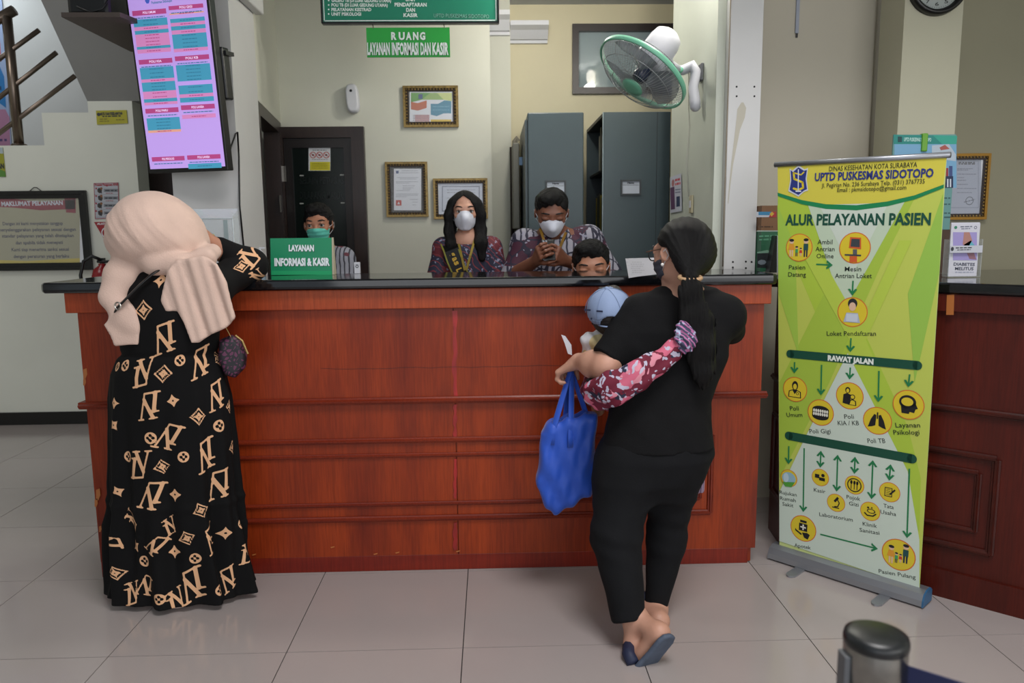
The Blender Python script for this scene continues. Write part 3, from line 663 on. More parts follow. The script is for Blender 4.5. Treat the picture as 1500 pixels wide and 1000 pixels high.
for k in range(3):
    bm = bmesh.new(); rows = []
    for i in range(7):
        u = i/6; r = .03+u*(R_*.86-.03); wd = .34+.85*math.sin(min(1, u*1.15)*PI*.62); row = []
        for j in range(7):
            v = j/6-.5; a = 2*PI*k/3+v*wd*1.35+.15*u; row.append(bm.verts.new(FM @ Vector((r*math.cos(a), r*math.sin(a), v*.055*(1-.3*u)))))
        rows.append(row)
    for i in range(6):
        for j in range(6): bm.faces.new((rows[i][j], rows[i][j+1], rows[i+1][j+1], rows[i+1][j]))
    bmesh.ops.solidify(bm, geom=bm.faces[:], thickness=.002); obj('blade', bm, BLADE, t, smooth=True)
bm = bmesh.new(); lathe(bm, [(0, -.235), (.045, -.234), (.068, -.215), (.076, -.18), (.080, -.06), (.07, -.045), (0, -.045)], 28, FM); obj('motor_housing', bm, FANP, t, smooth=True)
mb = FM @ Vector((0, 0, -.15))
elb = at(995, 104, Y=mp_.y-.03)
bm = bmesh.new(); tube(bm, [mb, mb.lerp(elb, .5)+Vector((0, 0, -.02)), elb], [.03, .022, .022], 12); obj('neck', bm, FANP, t, smooth=True)
top = at(1018, 100, X=xw-.035); bot = at(1018, 160, X=xw-.035)
bm = bmesh.new(); tube(bm, [elb+Vector((-.02, 0, .002)), elb+Vector((.02, 0, .004)), top+Vector((-.012, 0, .01)), top+Vector((.006, 0, -.02)), top.lerp(bot, .45)+Vector((-.008, 0, 0)), top.lerp(bot, .8), bot+Vector((.002, 0, .008)), bot+Vector((.002, 0, -.01))], [.022, .024, .028, .028, .024, .027, .026, .012], 14); obj('bracket_arm', bm, FANP, t, smooth=True)
bm = bmesh.new(); lathe(bm, [(0, .031), (.013, .030), (.015, .0), (0, 0)], 16, frame_M(elb, (1, 0, 0), (0, 0, 1))); obj('pivot_cap', bm, MINT, t, smooth=True)
bxo('wall_plate', xw-.012, xw-.001, top.y-.03, top.y+.03, top.z-.06, top.z+.02, mat('grey_plate', '5d5f63', .5), t, bev=.003)
bm = bmesh.new(); pc = at(1003, 205, X=xw-.004)
tube(bm, [top+Vector((-.03, 0, -.02)), at(1009, 112, X=xw-.04), at(1009, 160, X=xw-.01), at(1010, 185, X=xw-.004), at(1006, 240, X=xw-.004), at(1009, 288, X=xw-.004)], .0028, 6); obj('power_cord', bm, mat('white_cable', 'b9b9b0', .5), t, smooth=True)
a = at(1014, 299, X=xw)
t = thing('wall_switch', 'small cream switch on the side wall under the fan', 'switch', a)
bxo('switch_plate', xw-.01, xw-.001, a.y-.028, a.y+.028, a.z-.045, a.z+.045, mat('cream_plastic', 'bdb596', .4), t, bev=.003); bxo('rocker', xw-.014, xw-.0101, a.y-.01, a.y+.01, a.z-.018, a.z+.018, mat('white_plastic', 'cfd0d6', .35), t)
# poster on the side wall by the cabinets
s = Sheet((xw-.004, 0, 0), (0, -1, 0), (0, 0, 1))
s.poly([(981.5, 260), (998, 253.5), (999, 309), (982, 312)], flat('c3c6d2'), 1); s.poly([(982, 275), (988, 273), (989, 306), (983, 307)], flat('5c3a5c'), 2); s.poly([(991, 288), (996, 287), (996, 302), (991, 303)], flat('2e3b5c'), 2)
s.ell((986, 268), .03, .02, flat('a86b6a'), 2); s.greek((989, 264), (997, 262), .012, flat('c04a55')); s.greek((989, 270), (997, 268), .012, flat('c04a55')); s.greek((989, 278), (997, 277), .006, flat('707890')); s.greek((989, 282), (997, 281), .006, flat('707890'))
tag(s.done('health_poster'), 'narrow white health poster on the side wall between cabinet and fan', 'poster')
# cable down the corner of the right pillar, screw holes and stain
bm = bmesh.new(); tube(bm, [at(1056.5, 0, X=PX0-.004).lerp(at(1056.5, 0, X=PX0-.004), 0)] + [at(x, y, X=PX0-.0405) for x, y in ()], .003, 6) if False else None
xx = PX0-.006; yy = PY-.003
tube(bm, [(xx, yy, 4.2), (xx+.002, yy, 2.0), (xx-.001, yy, 1.5), (xx, yy, 1.24)], .003, 6)
t = tag(obj('corner_cable', bm, mat('grey_brown_cable', '8a8070', .6), smooth=True), 'thin grey cable running down the corner of the white pillar beside the fan', 'cable')
for k, (x, y) in enumerate(((1079, 127), (1105, 127), (1079, 141), (1105, 141), (1073.5, 383.5), (1092.5, 383), (1101, 383.5), (1073.5, 391.5), (1092.5, 392.5))):
    p = at(x, y, Y=PY); bm = bmesh.new(); lathe(bm, [(0, .0015), (.0045, .001), (.0045, .0)], 10, Matrix.Translation(p) @ Matrix.Rotation(PI/2, 4, 'X')); h_ = obj('screw_hole', bm, BLACK, bpy.data.objects['wall_pillar_right'])
s = Sheet((0, PY-.0006, 0), (1, 0, 0), (0, 0, 1))
L_ = [(1086, 150), (1080, 160), (1079, 172), (1077, 190), (1074, 215), (1071, 240), (1068, 270), (1066, 298)]; R2 = [(1089, 150), (1093, 158), (1091, 172), (1084, 190), (1079, 215), (1074, 240), (1070, 270), (1067, 298)]
s.strip(L_, R2, mat('glue_stain', 'b4afa0', .5)); s.done('glue_stain', bpy.data.objects['wall_pillar_right'])
# --- right hall: thermometer strip, clock, framed certificate
a = at(1165, -6, Y=YR-.004); b = at(1171, 55, Y=YR-.004)
t = thing('hanging_strip', 'thin white strip with a black tip hanging on the wall right of the pillar', 'strip', b)
bxo('strip', b.x-.022, b.x-.006, YR-.008, YR-.001, b.z+.02, a.z, mat('pale_strip', '9aa0ae', .5), t); bxo('tip', b.x-.018, b.x-.010, YR-.009, YR-.001, b.z, b.z+.019, BLACK, t)
c = at(1372, -22, Y=3.598); t = thing('wall_clock', 'round wall clock with black rim at the top right, half out of frame', 'clock', c)
CM = Matrix.Translation(c) @ Matrix.Rotation(PI/2, 4, 'X')
bm = bmesh.new(); lathe(bm, [(.105, .008), (.112, .03), (.122, .036), (.132, .03), (.136, .0), (0, 0)], 48, CM); obj('rim', bm, BLACK, t, smooth=True)
bm = bmesh.new(); lathe(bm, [(0, .012), (.108, .012)], 48, CM); obj('dial', bm, mat('clock_dial', '9fa6a3', .4), t)
s = Sheet(c+Vector((0, -.0125, 0)), (1, 0, 0), (0, 0, 1)); s.pix = False
for i in range(12):
    th_ = PI/2-2*PI*i/12; r = .085; x, y = r*math.cos(th_), r*math.sin(th_); s.text(str(i or 12), (x-.009, y), (x+.009, y), .017, flat('3a3f3d'), 1, .02)
for i in range(60):
    th_ = 2*PI*i/60; s.line((.098*math.cos(th_), .098*math.sin(th_)), (.104*math.cos(th_), .104*math.sin(th_)), .0015, flat('3a3f3d'), 1)
s.done('numerals', t)
for L2, an, w_ in ((.05, 60, .005), (.075, 200, .003)):
    bm = bmesh.new(); tube(bm, [c+Vector((0, -.018, 0)), c+Vector((L2*math.cos(math.radians(an)), -.018, L2*math.sin(math.radians(an))))], w_/2, 6); obj('hand', bm, BLACK, t)
t, s, w, h = picture_frame('certificate_frame', 'gold and dark wood framed certificate on the right hall wall above the brochures', (1379, 225, 1448, 322), FRONT(YR-.001), .03, [mat('bright_gold', '9c7430', .32, metal=.6), DARKW, GOLD])
s.rect(1385, 232, 1437, 316, flat('9fa6b8'), 1)
s.path([(1390, 236), (1433, 236), (1433, 304), (1390, 304), (1390, 236)], .002, flat('6f7684'), 2)
for y in (238, 240): s.greek((1404, y), (1428, y), .005, INK)
for y, x1 in ((247, 1425), (249, 1418), (255, 1430), (260, 1412), (264, 1415), (270, 1418), (276, 1430), (282, 1424)): s.greek((1402, y), (x1, y), .003, flat('5f6674'))
s.ring((1420, 294), .017, .021, flat('5f6674'), 2); s.greek((1412, 296), (1428, 292), .004, flat('4a5264'))
s.done('printed_sheet', t)
# --- left hall wall: framed charter, yellow sign, posters, extinguisher
YLF = YL-.001
t, s, w, h = picture_frame('charter_frame', 'large black framed MAKLUMAT PELAYANAN charter on the left hall wall', (-40, 279, 127, 397), FRONT(YLF), .055, [mat('black_frame', '101012', .3), BLACK], depth=.03)
s.rect(-28, 288, 117, 388, flat('a9a68c'), 1); s.poly([(-28, 290), (20, 291), (60, 296), (110, 292), (110, 306), (60, 308), (20, 304), (-28, 302)], flat('8e2338'), 2); s.poly([(94, 288), (111, 288), (111, 312), (97, 311)], flat('8e2338'), 2)
s.text('MAKLUMAT PELAYANAN', (2, 298.5), (92, 296.5), .035, flat('cfd4e0'), 3, .04)
BL = flat('2b3152')
for tx, x0, x1, y in (('Dengan ini kami menyatakan sanggup', 4, 92, 327), ('menyelenggarakan pelayanan sesuai dengan', -3, 111, 336), ('standar pelayanan yang telah ditetapkan', 3, 108, 345), ('dan apabila tidak menepati', 23, 92, 355), ('Kami siap menerima sanksi sesuai', 17, 101, 365), ('dengan peraturan yang berlaku', 20, 101, 375)): s.text(tx, (x0, y+.3), (x1, y-.5), .026, BL, 2, .02)
s.poly([(-28, 380), (40, 382), (117, 378), (117, 388), (-28, 388)], flat('cdbb52'), 2)
s.done('printed_sheet', t)
bm = bmesh.new(); a = at(52, 279, Y=YLF-.008); tube(bm, [a+Vector((-.04, 0, -.002)), a+Vector((-.01, 0, .022)), a+Vector((.01, 0, .022)), a+Vector((.04, 0, -.002))], .003, 6); obj('hanger', bm, BLACK, t)
def board(name, label, cat, pts, y, m, parent=None, th=.006):
    bm = bmesh.new(); prism(bm, [at(px, py, Y=y) for px, py in pts], (0, th, 0)); return tag(obj(name, bm, m, parent), label, cat) if label else obj(name, bm, m, parent)
t = thing('direction_sign', 'small yellow rectangular sign high on the left hall wall under the stair soffit', 'sign', at(164, 172, Y=YLF))
board('plate', None, None, [(140.5, 162), (185, 161), (187, 180.5), (142, 182.5)], YL-.008, mat('yellow_plate', 'b3ab2c', .5), t)
s = Sheet((0, YL-.0085, 0), (1, 0, 0), (0, 0, 1)); s.text('MUTU DAN KESELAMATAN', (147, 166.8), (179, 165.8), .022, INK, 1, .06); s.greek((150, 170.5), (177, 169.8), .008, INK); s.greek((146, 174.5), (157, 174.2), .006, flat('7a7430')); s.greek((146, 177.5), (160, 177.2), .006, flat('7a7430')); s.greek((170, 175.5), (183, 175), .006, flat('7a7430')); s.ell((144.5, 167.5), .012, .012, INK, 1); s.done('lettering', t)
t = thing('instruction_poster', 'white step-by-step instruction poster with red heading above the red triangle', 'poster', at(156, 290, Y=YLF))
board('sheet', None, None, [(137, 268), (173.5, 267), (175, 319), (139, 321)], YL-.006, flat('b9bcc4'), t, .004)
s = Sheet((0, YL-.0065, 0), (1, 0, 0), (0, 0, 1)); RD = flat('a6303c')
s.text('Prosedur Penggunaan APAR', (139, 270.5), (173, 270), .018, RD, 1, .05)
for i in range(4):
    y = 279+11*i; s.ell((146+i % 2, y), .018, .02, flat('4a4038'), 1, seg=7); s.line((144, y-3), (149, y+4), .008, INK, 2); s.ell((148.5, y-3), .009, .009, flat('8a5a3a'), 2); s.rect(152, y-2.5, 173, y+2, flat('85888f'), 1); s.greek((154, y), (171, y), .008, INK, 2); s.greek((155, y+4), (166, y+4), .004, RD, 2); s.line((139, y+6), (174, y+5.6), .002, flat('8a8d94'), 1); s.ell((141, y-3), .006, .006, RD, 2)
s.path([(137.7, 268.7), (173, 267.8), (174.4, 318.4), (139.6, 320.2), (137.7, 268.7)], .004, RD, 1)
s.done('printed_steps', t)
t = thing('extinguisher_sign', 'red downward triangle sign with a white extinguisher symbol on the left wall', 'sign', at(158, 340, Y=YLF))
board('plate', None, None, [(137.5, 325), (181, 325), (158.5, 360)], YL-.008, mat('red_plate', 'a32a33', .45), t)
s = Sheet((0, YL-.0085, 0), (1, 0, 0), (0, 0, 1)); s.text('ALAT PEMADAM', (142, 327.6), (177, 327.6), .015, WH, 1, .05); s.ring((157, 341), .035, .042, WH, 1); s.ell((158, 342), .014, .034, WH, 1); s.rect(156.5, 333, 159.5, 337, WH, 1); s.ell((158, 353.5), .008, .012, WH, 1); s.done('symbol', t)
board('wall_notice', 'grey and red notice partly hidden behind the peach headscarf', 'notice', [(166, 330), (196, 329), (196, 372), (164, 372)], YL-.007, mat('notice_print', '93606b', .5, var=.4, scale=7))
e = at(150, 392, Y=YL-.1); t = thing('fire_extinguisher', 'red fire extinguisher with black hose on the left wall behind the counter', 'fire extinguisher', (e.x, e.y, e.z-.45))
bm = bmesh.new(); lathe(bm, [(0, -.46), (.07, -.455), (.075, -.44), (.075, -.06), (.06, -.01), (.025, .015), (.025, .03), (0, .03)], 24, Matrix.Translation(e)); obj('cylinder', bm, mat('red_enamel', '8e1820', .25), t, smooth=True)
bm = bmesh.new(); box(bm, e.x-.03, e.x+.13, e.y-.02, e.y+.02, e.z+.035, e.z+.055, Matrix.Translation((0, 0, 0)), bev=.006); box(bm, e.x-.01, e.x+.02, e.y-.015, e.y+.015, e.z+.031, e.z+.07); obj('valve_handle', bm, BLACK, t)
bm = bmesh.new(); tube(bm, [e+Vector((.0, -.02, .06)), e+Vector((-.05, -.03, .085)), e+Vector((-.11, -.04, .05)), e+Vector((-.135, -.05, -.05)), e+Vector((-.12, -.05, -.3))], .012, 10); obj('hose', bm, BLACK, t, smooth=True)
bxo('wall_hook', e.x-.02, e.x+.02, e.y+.02, YL-.001, e.z-.02, e.z, STEEL, t)
# posters: at the parapet edge and on the stairwell wall
t = thing('yellow_poster', 'yellow and green poster edge on the left hall wall below the railing post', 'poster', at(0, 238, Y=YLF))
board('sheet', None, None, [(-60, 216), (4, 216), (8.5, 259), (-60, 259)], YL-.005, mat('poster_yellow', '9b9a2e', .5), t, .003)
s = Sheet((0, YL-.0055, 0), (1, 0, 0), (0, 0, 1)); s.poly([(-60, 216), (4, 216), (4.8, 225), (-60, 222)], flat('a9b6bb'), 1); s.poly([(-60, 250), (0, 248), (7.6, 251), (8.5, 259), (-60, 259)], flat('57893a'), 1); s.text('AYO CUCI TANGAN', (-55, 243), (6, 243), .04, INK, 2, .06); s.done('lettering', t)
YP = 6.94
t = thing('stairwell_poster', 'tall blue and pink cartoon-coloured banner on the stairwell wall behind the railing', 'banner', at(0, 200, Y=YP))
bm = bmesh.new(); prism(bm, [at(px, py, Y=YP) for px, py in ((-70, -10), (2, -10), (17, 214), (-70, 214))], (0, .004, 0)); obj('sheet', bm, mat('poster_paleblue', '8f9fc0', .5), t)
s = Sheet((0, YP-.0006, 0), (1, 0, 0), (0, 0, 1)); s.poly([(-70, 100), (0, 98), (6, 112), (9, 158), (-2, 150), (-70, 150)], flat('1c6aa6'), 1); s.poly([(-70, 162), (8, 160), (14, 172), (15, 214), (-70, 214)], flat('a2718f'), 1); s.poly([(-70, 60), (0, 60), (2, 90), (-70, 94)], flat('b05a5c'), 1); s.poly([(-70, 20), (-4, 22), (-4, 50), (-70, 50)], flat('5e86b4'), 1); s.greek((-60, 128), (2, 129), .03, flat('11365c')); s.greek((-60, 206), (10, 205), .02, flat('4a3a6a')); s.done('printed_shapes', t)
# --- stair railing
RL = mat('brushed_rail', '7d6f63', .3, metal=.9)
t = thing('stair_railing', 'stainless steel stair railing with post and three slanted rails at the top left', 'railing', at(28, 212, Y=YL+.09))
yr = YL+.09; f_ = lambda x, y: at(x, y, Y=yr)
bm = bmesh.new(); tube(bm, [f_(28, 213), f_(9.5, 20)], .034, 14); obj('post', bm, RL, t, smooth=True)
bm = bmesh.new(); lathe(bm, [(0, .012), (.05, .01), (.055, 0)], 16, Matrix.Translation(f_(28, 213))); obj('post_flange', bm, RL, t, smooth=True)
def lineat(x, a, b): return a[1]+(b[1]-a[1])*(x-a[0])/(b[0]-a[0])
for a, b, r in (((21, 15), (-60, 59), .036), ):
    bm = bmesh.new(); tube(bm, [f_(*a), f_(*b)], r, 12); obj('handrail', bm, RL, t, smooth=True)
for a, b in (((49, 50), (20, 71)), ((75, 83), (24, 123)), ((102, 117), (28, 173))):
    x2 = -60; bm = bmesh.new(); tube(bm, [f_(*a)+(f_(*a)-f_(*b)).normalized()*.05, f_(x2, lineat(x2, a, b))], .017, 10); obj('rail', bm, RL, t, smooth=True)
# --- shelf with a black box on the left pillar
sA = at(90, 25, Y=3.62); x1s = PLX0-.001
bm = bmesh.new(); zf_ = sA.z; yb_ = 4.28
xr_ = at(176, 25, Y=3.62).x
prism(bm, [(sA.x, 3.62, zf_), (xr_, 3.62, zf_), (PLX0-.001, 3.88, zf_), (PLX0-.001, yb_, zf_), (sA.x+.0, yb_, zf_)], (0, 0, .02))
t = tag(obj('wall_shelf', bm, mat('shelf_board', '4d423c', .5)), 'brown board shelf high up beside the left pillar, behind the screen', 'shelf')
bm = bmesh.new(); bb = at(97, 10, Y=3.68); box(bm, bb.x, bb.x+.19, 3.68, 3.68+.4, zf_+.021, zf_+.23, bev=.02)
t2 = thing('speaker_box', 'black electronic box standing on the high brown shelf', 'speaker', (bb.x+.2, 3.9, zf_+.021)); obj('housing', bm, BLACK, t2)
bm = bmesh.new(); tube(bm, [(bb.x+.05, 3.675, zf_+.06), (bb.x+.12, 3.65, zf_+.028), (bb.x+.17, 3.66, zf_+.045), (bb.x+.2, 3.675, zf_+.1)], .004, 6); obj('power_cord', bm, BLACK, t2, smooth=True)
# --- tilted information screen
ctr = at(275.5, 252, Y=3.75); Wd = .4184; Ht = .90
ex_ = Vector((.9766, -.2148, .0089)).normalized(); up_ = Vector((-.0262, -.0778, .9966)); up_ = (up_-ex_*up_.dot(ex_)).normalized()
nn = ex_.cross(up_)
TM = frame_M(ctr, ex_, up_)
t = thing('information_screen', 'upright flat screen showing a lilac clinic timetable, mounted tilted in front of the left pillar', 'screen', ctr)
TM = frame_M(ctr, ex_, up_)
if (TM.to_3x3() @ Vector((0, 0, 1))).dot(nn) < 0: TM = frame_M(ctr, -ex_, up_)
bxo('casing', -Wd/2, Wd/2, 0, Ht, -.05, -.002, BLACK, t, M=TM, bev=.004)
s = Sheet(ctr+nn*.0, ex_, up_)
if s.n.dot(nn) < 0: s.n = -s.n
lil = glow('b595dd', .62)
s.pix = False; s.rect(-Wd/2+.012, .02, Wd/2-.012, Ht-.012, lil, 1); s.pix = True
s.done('display', t)
s = Sheet(ctr+nn*.001, ex_, up_)
if s.n.dot(nn) < 0: s.n = -s.n
T_, Pk, Hd, Or = glow('3f8fae', .6), glow('c87fb4', .6), glow('a8407a', .6), glow('d59a86', .6)
TI = glow('2d6f90', .55); LT = glow('e3cdf0', .6)
def uvp(x, y): return s.uv(x, y)
# columns in u, rows by photo y measured along the left/right column centre lines
cu = {}
uL0, uL1, uR0, uR1 = -Wd/2+.028, -.008, .006, Wd/2-.03
def row(side, ya, yb2, m, layer=2):
    xa = {0: 215+0*ya, 1: 270}[side]
    # photo x of the column centre at that height (screen leans)
    cx = (219+ya*.135 if side == 0 else 272+ya*.118); va = s.uv(cx, ya)[1]; cx2 = (219+yb2*.135 if side == 0 else 272+yb2*.118); vb = s.uv(cx2, yb2)[1]
    u0, u1 = (uL0, uL1) if side == 0 else (uR0, uR1)
    s.pix = False; s.rect(u0, vb, u1, va, m, layer); s.pix = True; return u0, u1, (va+vb)/2
def head(side, ya, yb2, tx):
    u0, u1, v = row(side, ya, yb2, Hd); s.pix = False; um = (u0+u1)/2; s.text(tx, (um-.032, v), (um+.032, v), .011, LT, 4, .03); s.greek((u0+.01, v-.022), (u1-.01, v-.022), .004, TI, 4); s.pix = True
for side, rows in ((0, ((27, 38, T_), (38, 43.5, Pk), (43.5, 49, T_), (49, 67, Pk), (67, 71, T_), (71, 77, Pk), (98, 115, T_), (115, 119.5, Pk), (119.5, 133, T_), (133, 144, Pk), (144, 149, T_), (149, 153, Pk), (172, 190, T_), (190, 193.5, Or))),
                   (1, ((18, 20, Or), (26, 32, T_), (32, 37, Pk), (37, 43, T_), (43, 49, Pk), (49, 70, T_), (70, 75, Pk), (94, 118, T_), (124, 137, T_), (137, 142, Pk), (142, 149, T_), (167, 173, Pk), (239, 246.5, T_)))):
    for ya, yb2, m_ in rows:
        u0, u1, v = row(side, ya, yb2, m_); s.pix = False; nl = max(1, int((yb2-ya)/4.5))
        va = v
        for i in range(nl):
            off = ((i+.5)/nl-.5)*(yb2-ya)/F_PX*3.5; s.greek((u0+.05, v-off), (u1-.05, v-off), .0035, TI if m_ is T_ else Hd, 4)
        s.pix = True
head(0, 14, 21.5, 'POLI UMUM'); head(1, 7, 13, 'POLI GIGI'); head(0, 86, 93, 'POLI KIA'); head(1, 81, 88, 'POLI KB'); head(0, 158, 165, 'POLI PARU'); head(1, 153, 160, 'POLI LANSIA'); head(0, 229, 235.5, 'POLI PSIKOLOGI'); head(1, 226.5, 233, 'POLI LANSIA')
s.text('Puskesmas Sidotopo', (222, 4), (252, .5), .012, TI, 3, .02); s.ell((216, 1), .012, .014, glow('3a55b0', .6), 3, seg=6)
s.done('timetable', t)
bm = bmesh.new()
pw = Vector((PLX1+.03, PLY-.03, 0))
bk_ = TM @ Vector((Wd*.30, Ht*.55, -.052)); wl_ = Vector((bk_.x, PLY-.001, bk_.z))
tube(bm, [bk_, wl_], .02, 8); tube(bm, [TM @ Vector((Wd*.0, Ht*.7, -.052)), Vector((PLX1-.15, PLY-.001, (TM @ Vector((0, Ht*.7, 0))).z))], .02, 8); obj('mount_arm', bm, BLACK, t)
bm = bmesh.new(); box(bm, Wd*.38, Wd*.52, Ht*.36, Ht*.62, -.11, -.052, TM, bev=.008); box(bm, Wd*.42, Wd*.55, Ht*.58, Ht*.6, -.13, -.06, TM); obj('mount_bracket', bm, BLACK, t)
bm = bmesh.new(); yq = PLY-.006
tube(bm, [TM @ Vector((Wd*.46, .05, -.04)), at(338, 216, Y=3.75), at(345, 196, Y=yq), at(348, 193, X=PLX1+.004), at(350, 230, X=PLX1+.004), at(351, 300, X=PLX1+.004), at(357, 362, X=PLX1+.004)], .0042, 8); obj('power_cable', bm, BLACK, t, smooth=True)
# ================================================================ SMOOTH BODIES (distance fields turned into one mesh)
def V3(p): return np.array([p[0], p[1], p[2]], dtype=np.float64)
class SDF:
    def __init__(s): s.P = []; s.disp = None
    def cone(s, a, b, ra, rb, k=.02, op='+', n=None, f=1.0):   # n,f: flatten by f along direction n
        a, b = V3(a), V3(b); r = max(ra, rb)
        s.P.append(('cone', op, k, np.minimum(a, b)-r, np.maximum(a, b)+r, (a, b, ra, rb, None if n is None else V3(n)/np.linalg.norm(V3(n)), f))); return s
    def chain(s, pts, rs, k=.02, op='+', n=None, f=1.0):
        for i in range(len(pts)-1): s.cone(pts[i], pts[i+1], rs[i], rs[i+1], k, op, n, f)
        return s
    def ell(s, c, r, R=None, k=.02, op='+'):
        c = V3(c); r = np.array(r, float); R = np.eye(3) if R is None else np.array(R.to_3x3() if hasattr(R, 'to_3x3') else R)
        m_ = max(r); s.P.append(('ell', op, k, c-m_, c+m_, (c, r, R))); return s
    def loft(s, rows, k=.02, op='+', pleat=None):   # rows: (z, cx, cy, rx, ry) ascending z
        rows = np.array(sorted(rows)); z0, z1 = rows[0, 0], rows[-1, 0]
        lo = np.array([(rows[:, 1]-rows[:, 3]).min()-.05, (rows[:, 2]-rows[:, 4]).min()-.05, z0]); hi = np.array([(rows[:, 1]+rows[:, 3]).max()+.05, (rows[:, 2]+rows[:, 4]).max()+.05, z1])
        s.P.append(('loft', op, k, lo, hi, (rows, pleat))); return s
    def poly(s, pts, nrm, th, rnd=.01, k=.015, op='+', wav=None):   # 3-D coplanar-ish polygon slab
        pts = [Vector(p) for p in pts]; n = Vector(nrm).normalized(); ex = n.orthogonal().normalized(); ey = n.cross(ex)
        o = sum(pts, Vector())/len(pts); q = np.array([((p-o).dot(ex), (p-o).dot(ey)) for p in pts])
        A = np.array([list(p) for p in pts]); m_ = th+rnd+.03
        # the slab follows the corner depths: fit a plane
        s.P.append(('poly', op, k, A.min(0)-m_, A.max(0)+m_, (V3(o), V3(n), V3(ex), V3(ey), q, th, rnd, wav))); return s
    def cut(s, p, n, k=.0):                         # remove the side n points to
        s.P.append(('cut', 'x', k, None, None, (V3(p), V3(n)/np.linalg.norm(V3(n))))); return s
    def fn(s, f, k=0, lo=None, hi=None, op='x'): s.P.append(('fn', op, k, lo, hi, f)); return s
    def grow(s, d): s.P.append(('grow', '', 0, None, None, d)); return s
    def bounds(s):
        lo = np.min([p[3] for p in s.P if p[1] == '+' and p[3] is not None], 0); hi = np.max([p[4] for p in s.P if p[1] == '+' and p[3] is not None], 0)
        return lo-.03, hi+.03
    def field(s, X, Y, Z):
        F = np.full((len(X), len(Y), len(Z)), .2, np.float32)
        for kind, op, k, lo, hi, a in s.P:
            if kind == 'grow': F -= a; continue
            if lo is None: ix = iy = iz = slice(None)
            else:
                m_ = k+.03
                def sl(A, i):
                    i0 = np.searchsorted(A, lo[i]-m_); i1 = np.searchsorted(A, hi[i]+m_); return slice(max(0, i0-1), i1+1)
                ix, iy, iz = sl(X, 0), sl(Y, 1), sl(Z, 2)
            x = X[ix][:, None, None]; y = Y[iy][None, :, None]; z = Z[iz][None, None, :]
            if x.size == 0 or y.size == 0 or z.size == 0: continue
            if kind == 'cone':
                A, B, ra, rb, n, f = a; d = B-A
                px, py, pz = x-A[0], y-A[1], z-A[2]
                if n is not None:
                    q = px*n[0]+py*n[1]+pz*n[2]; dn = d@n; g = (f-1); px, py, pz = px+g*q*n[0], py+g*q*n[1], pz+g*q*n[2]; d = d+g*dn*n
                L = max(d@d, 1e-9); t = np.clip((px*d[0]+py*d[1]+pz*d[2])/L, 0, 1)
                D = np.sqrt((px-t*d[0])**2+(py-t*d[1])**2+(pz-t*d[2])**2)-(ra+(rb-ra)*t)
            elif kind == 'ell':
                c, r, R = a; px, py, pz = x-c[0], y-c[1], z-c[2]
                u = px*R[0, 0]+py*R[1, 0]+pz*R[2, 0]; v = px*R[0, 1]+py*R[1, 1]+pz*R[2, 1]; w = px*R[0, 2]+py*R[1, 2]+pz*R[2, 2]
                k0 = np.sqrt((u/r[0])**2+(v/r[1])**2+(w/r[2])**2); k1 = np.sqrt((u/r[0]**2)**2+(v/r[1]**2)**2+(w/r[2]**2)**2)+1e-9
                D = k0*(k0-1)/k1
            elif kind == 'loft':
                rows, pleat = a; zz = Z[iz]
                cx, cy, rx, ry = [np.interp(zz, rows[:, 0], rows[:, i])[None, None, :] for i in (1, 2, 3, 4)]
                u = (x-cx)/rx; v = (y-cy)/ry; q = np.sqrt(u*u+v*v)+1e-6
                D = (q-1)*np.minimum(rx, ry)
                if pleat is not None: D = D+pleat(np.arctan2(v, u), z+0*x+0*y)
                D = np.maximum(D, np.maximum(rows[0, 0]-z, z-rows[-1, 0]))
            elif kind == 'poly':
                o, n, ex, ey, q, th, rnd, wav = a; px, py, pz = x-o[0], y-o[1], z-o[2]
                u = px*ex[0]+py*ex[1]+pz*ex[2]; v = px*ey[0]+py*ey[1]+pz*ey[2]; w = px*n[0]+py*n[1]+pz*n[2]
                if wav is not None: w = w+wav(x, y, z)
                d2 = np.full(u.shape, 1e9); sg = np.ones(u.shape)
                N = len(q)
                for i in range(N):
                    j = (i-1) % N; e = q[j]-q[i]; wx, wy = u-q[i][0], v-q[i][1]; t = np.clip((wx*e[0]+wy*e[1])/(e@e), 0, 1)
                    d2 = np.minimum(d2, (wx-e[0]*t)**2+(wy-e[1]*t)**2)
                    c1 = v >= q[i][1]; c2 = v < q[j][1]; c3 = e[0]*wy > e[1]*wx
                    al = (c1 & c2 & c3) | (~c1 & ~c2 & ~c3); sg = np.where(al, -sg, sg)
                dd = sg*np.sqrt(d2)+rnd; h = np.abs(w)-th+rnd
                D = np.minimum(np.maximum(dd, h), 0)+np.sqrt(np.maximum(dd, 0)**2+np.maximum(h, 0)**2)-rnd
            elif kind == 'cut':
                p, n = a; D = (x-p[0])*n[0]+(y-p[1])*n[1]+(z-p[2])*n[2]
            elif kind == 'fn': D = a(x, y, z)
            G = F[ix, iy, iz]; D = D.astype(np.float32) if hasattr(D, 'astype') else D
            if op == '+':
                if k > 0:
                    h = np.maximum(k-np.abs(G-D), 0)/k; F[ix, iy, iz] = np.minimum(G, D)-h*h*k*.25
                else: F[ix, iy, iz] = np.minimum(G, D)
            else:
                if op == '-': D = -D
                if k > 0:
                    h = np.maximum(k-np.abs(G-D), 0)/k; F[ix, iy, iz] = np.maximum(G, D)+h*h*k*.25
                else: F[ix, iy, iz] = np.maximum(G, D)
        if s.disp is not None: F += s.disp(X[:, None, None], Y[None, :, None], Z[None, None, :])
        return F
def axis(lo, hi, step, fine=()):
    out = [lo]; x = lo
    while x < hi:
        st = step
        for a, b, f in fine:
            if a <= x <= b: st = min(st, f)
            elif x < a < x+st and f < st: st = max(f, min(st, (a-x)))
        x += st; out.append(x)
    return np.array(out)
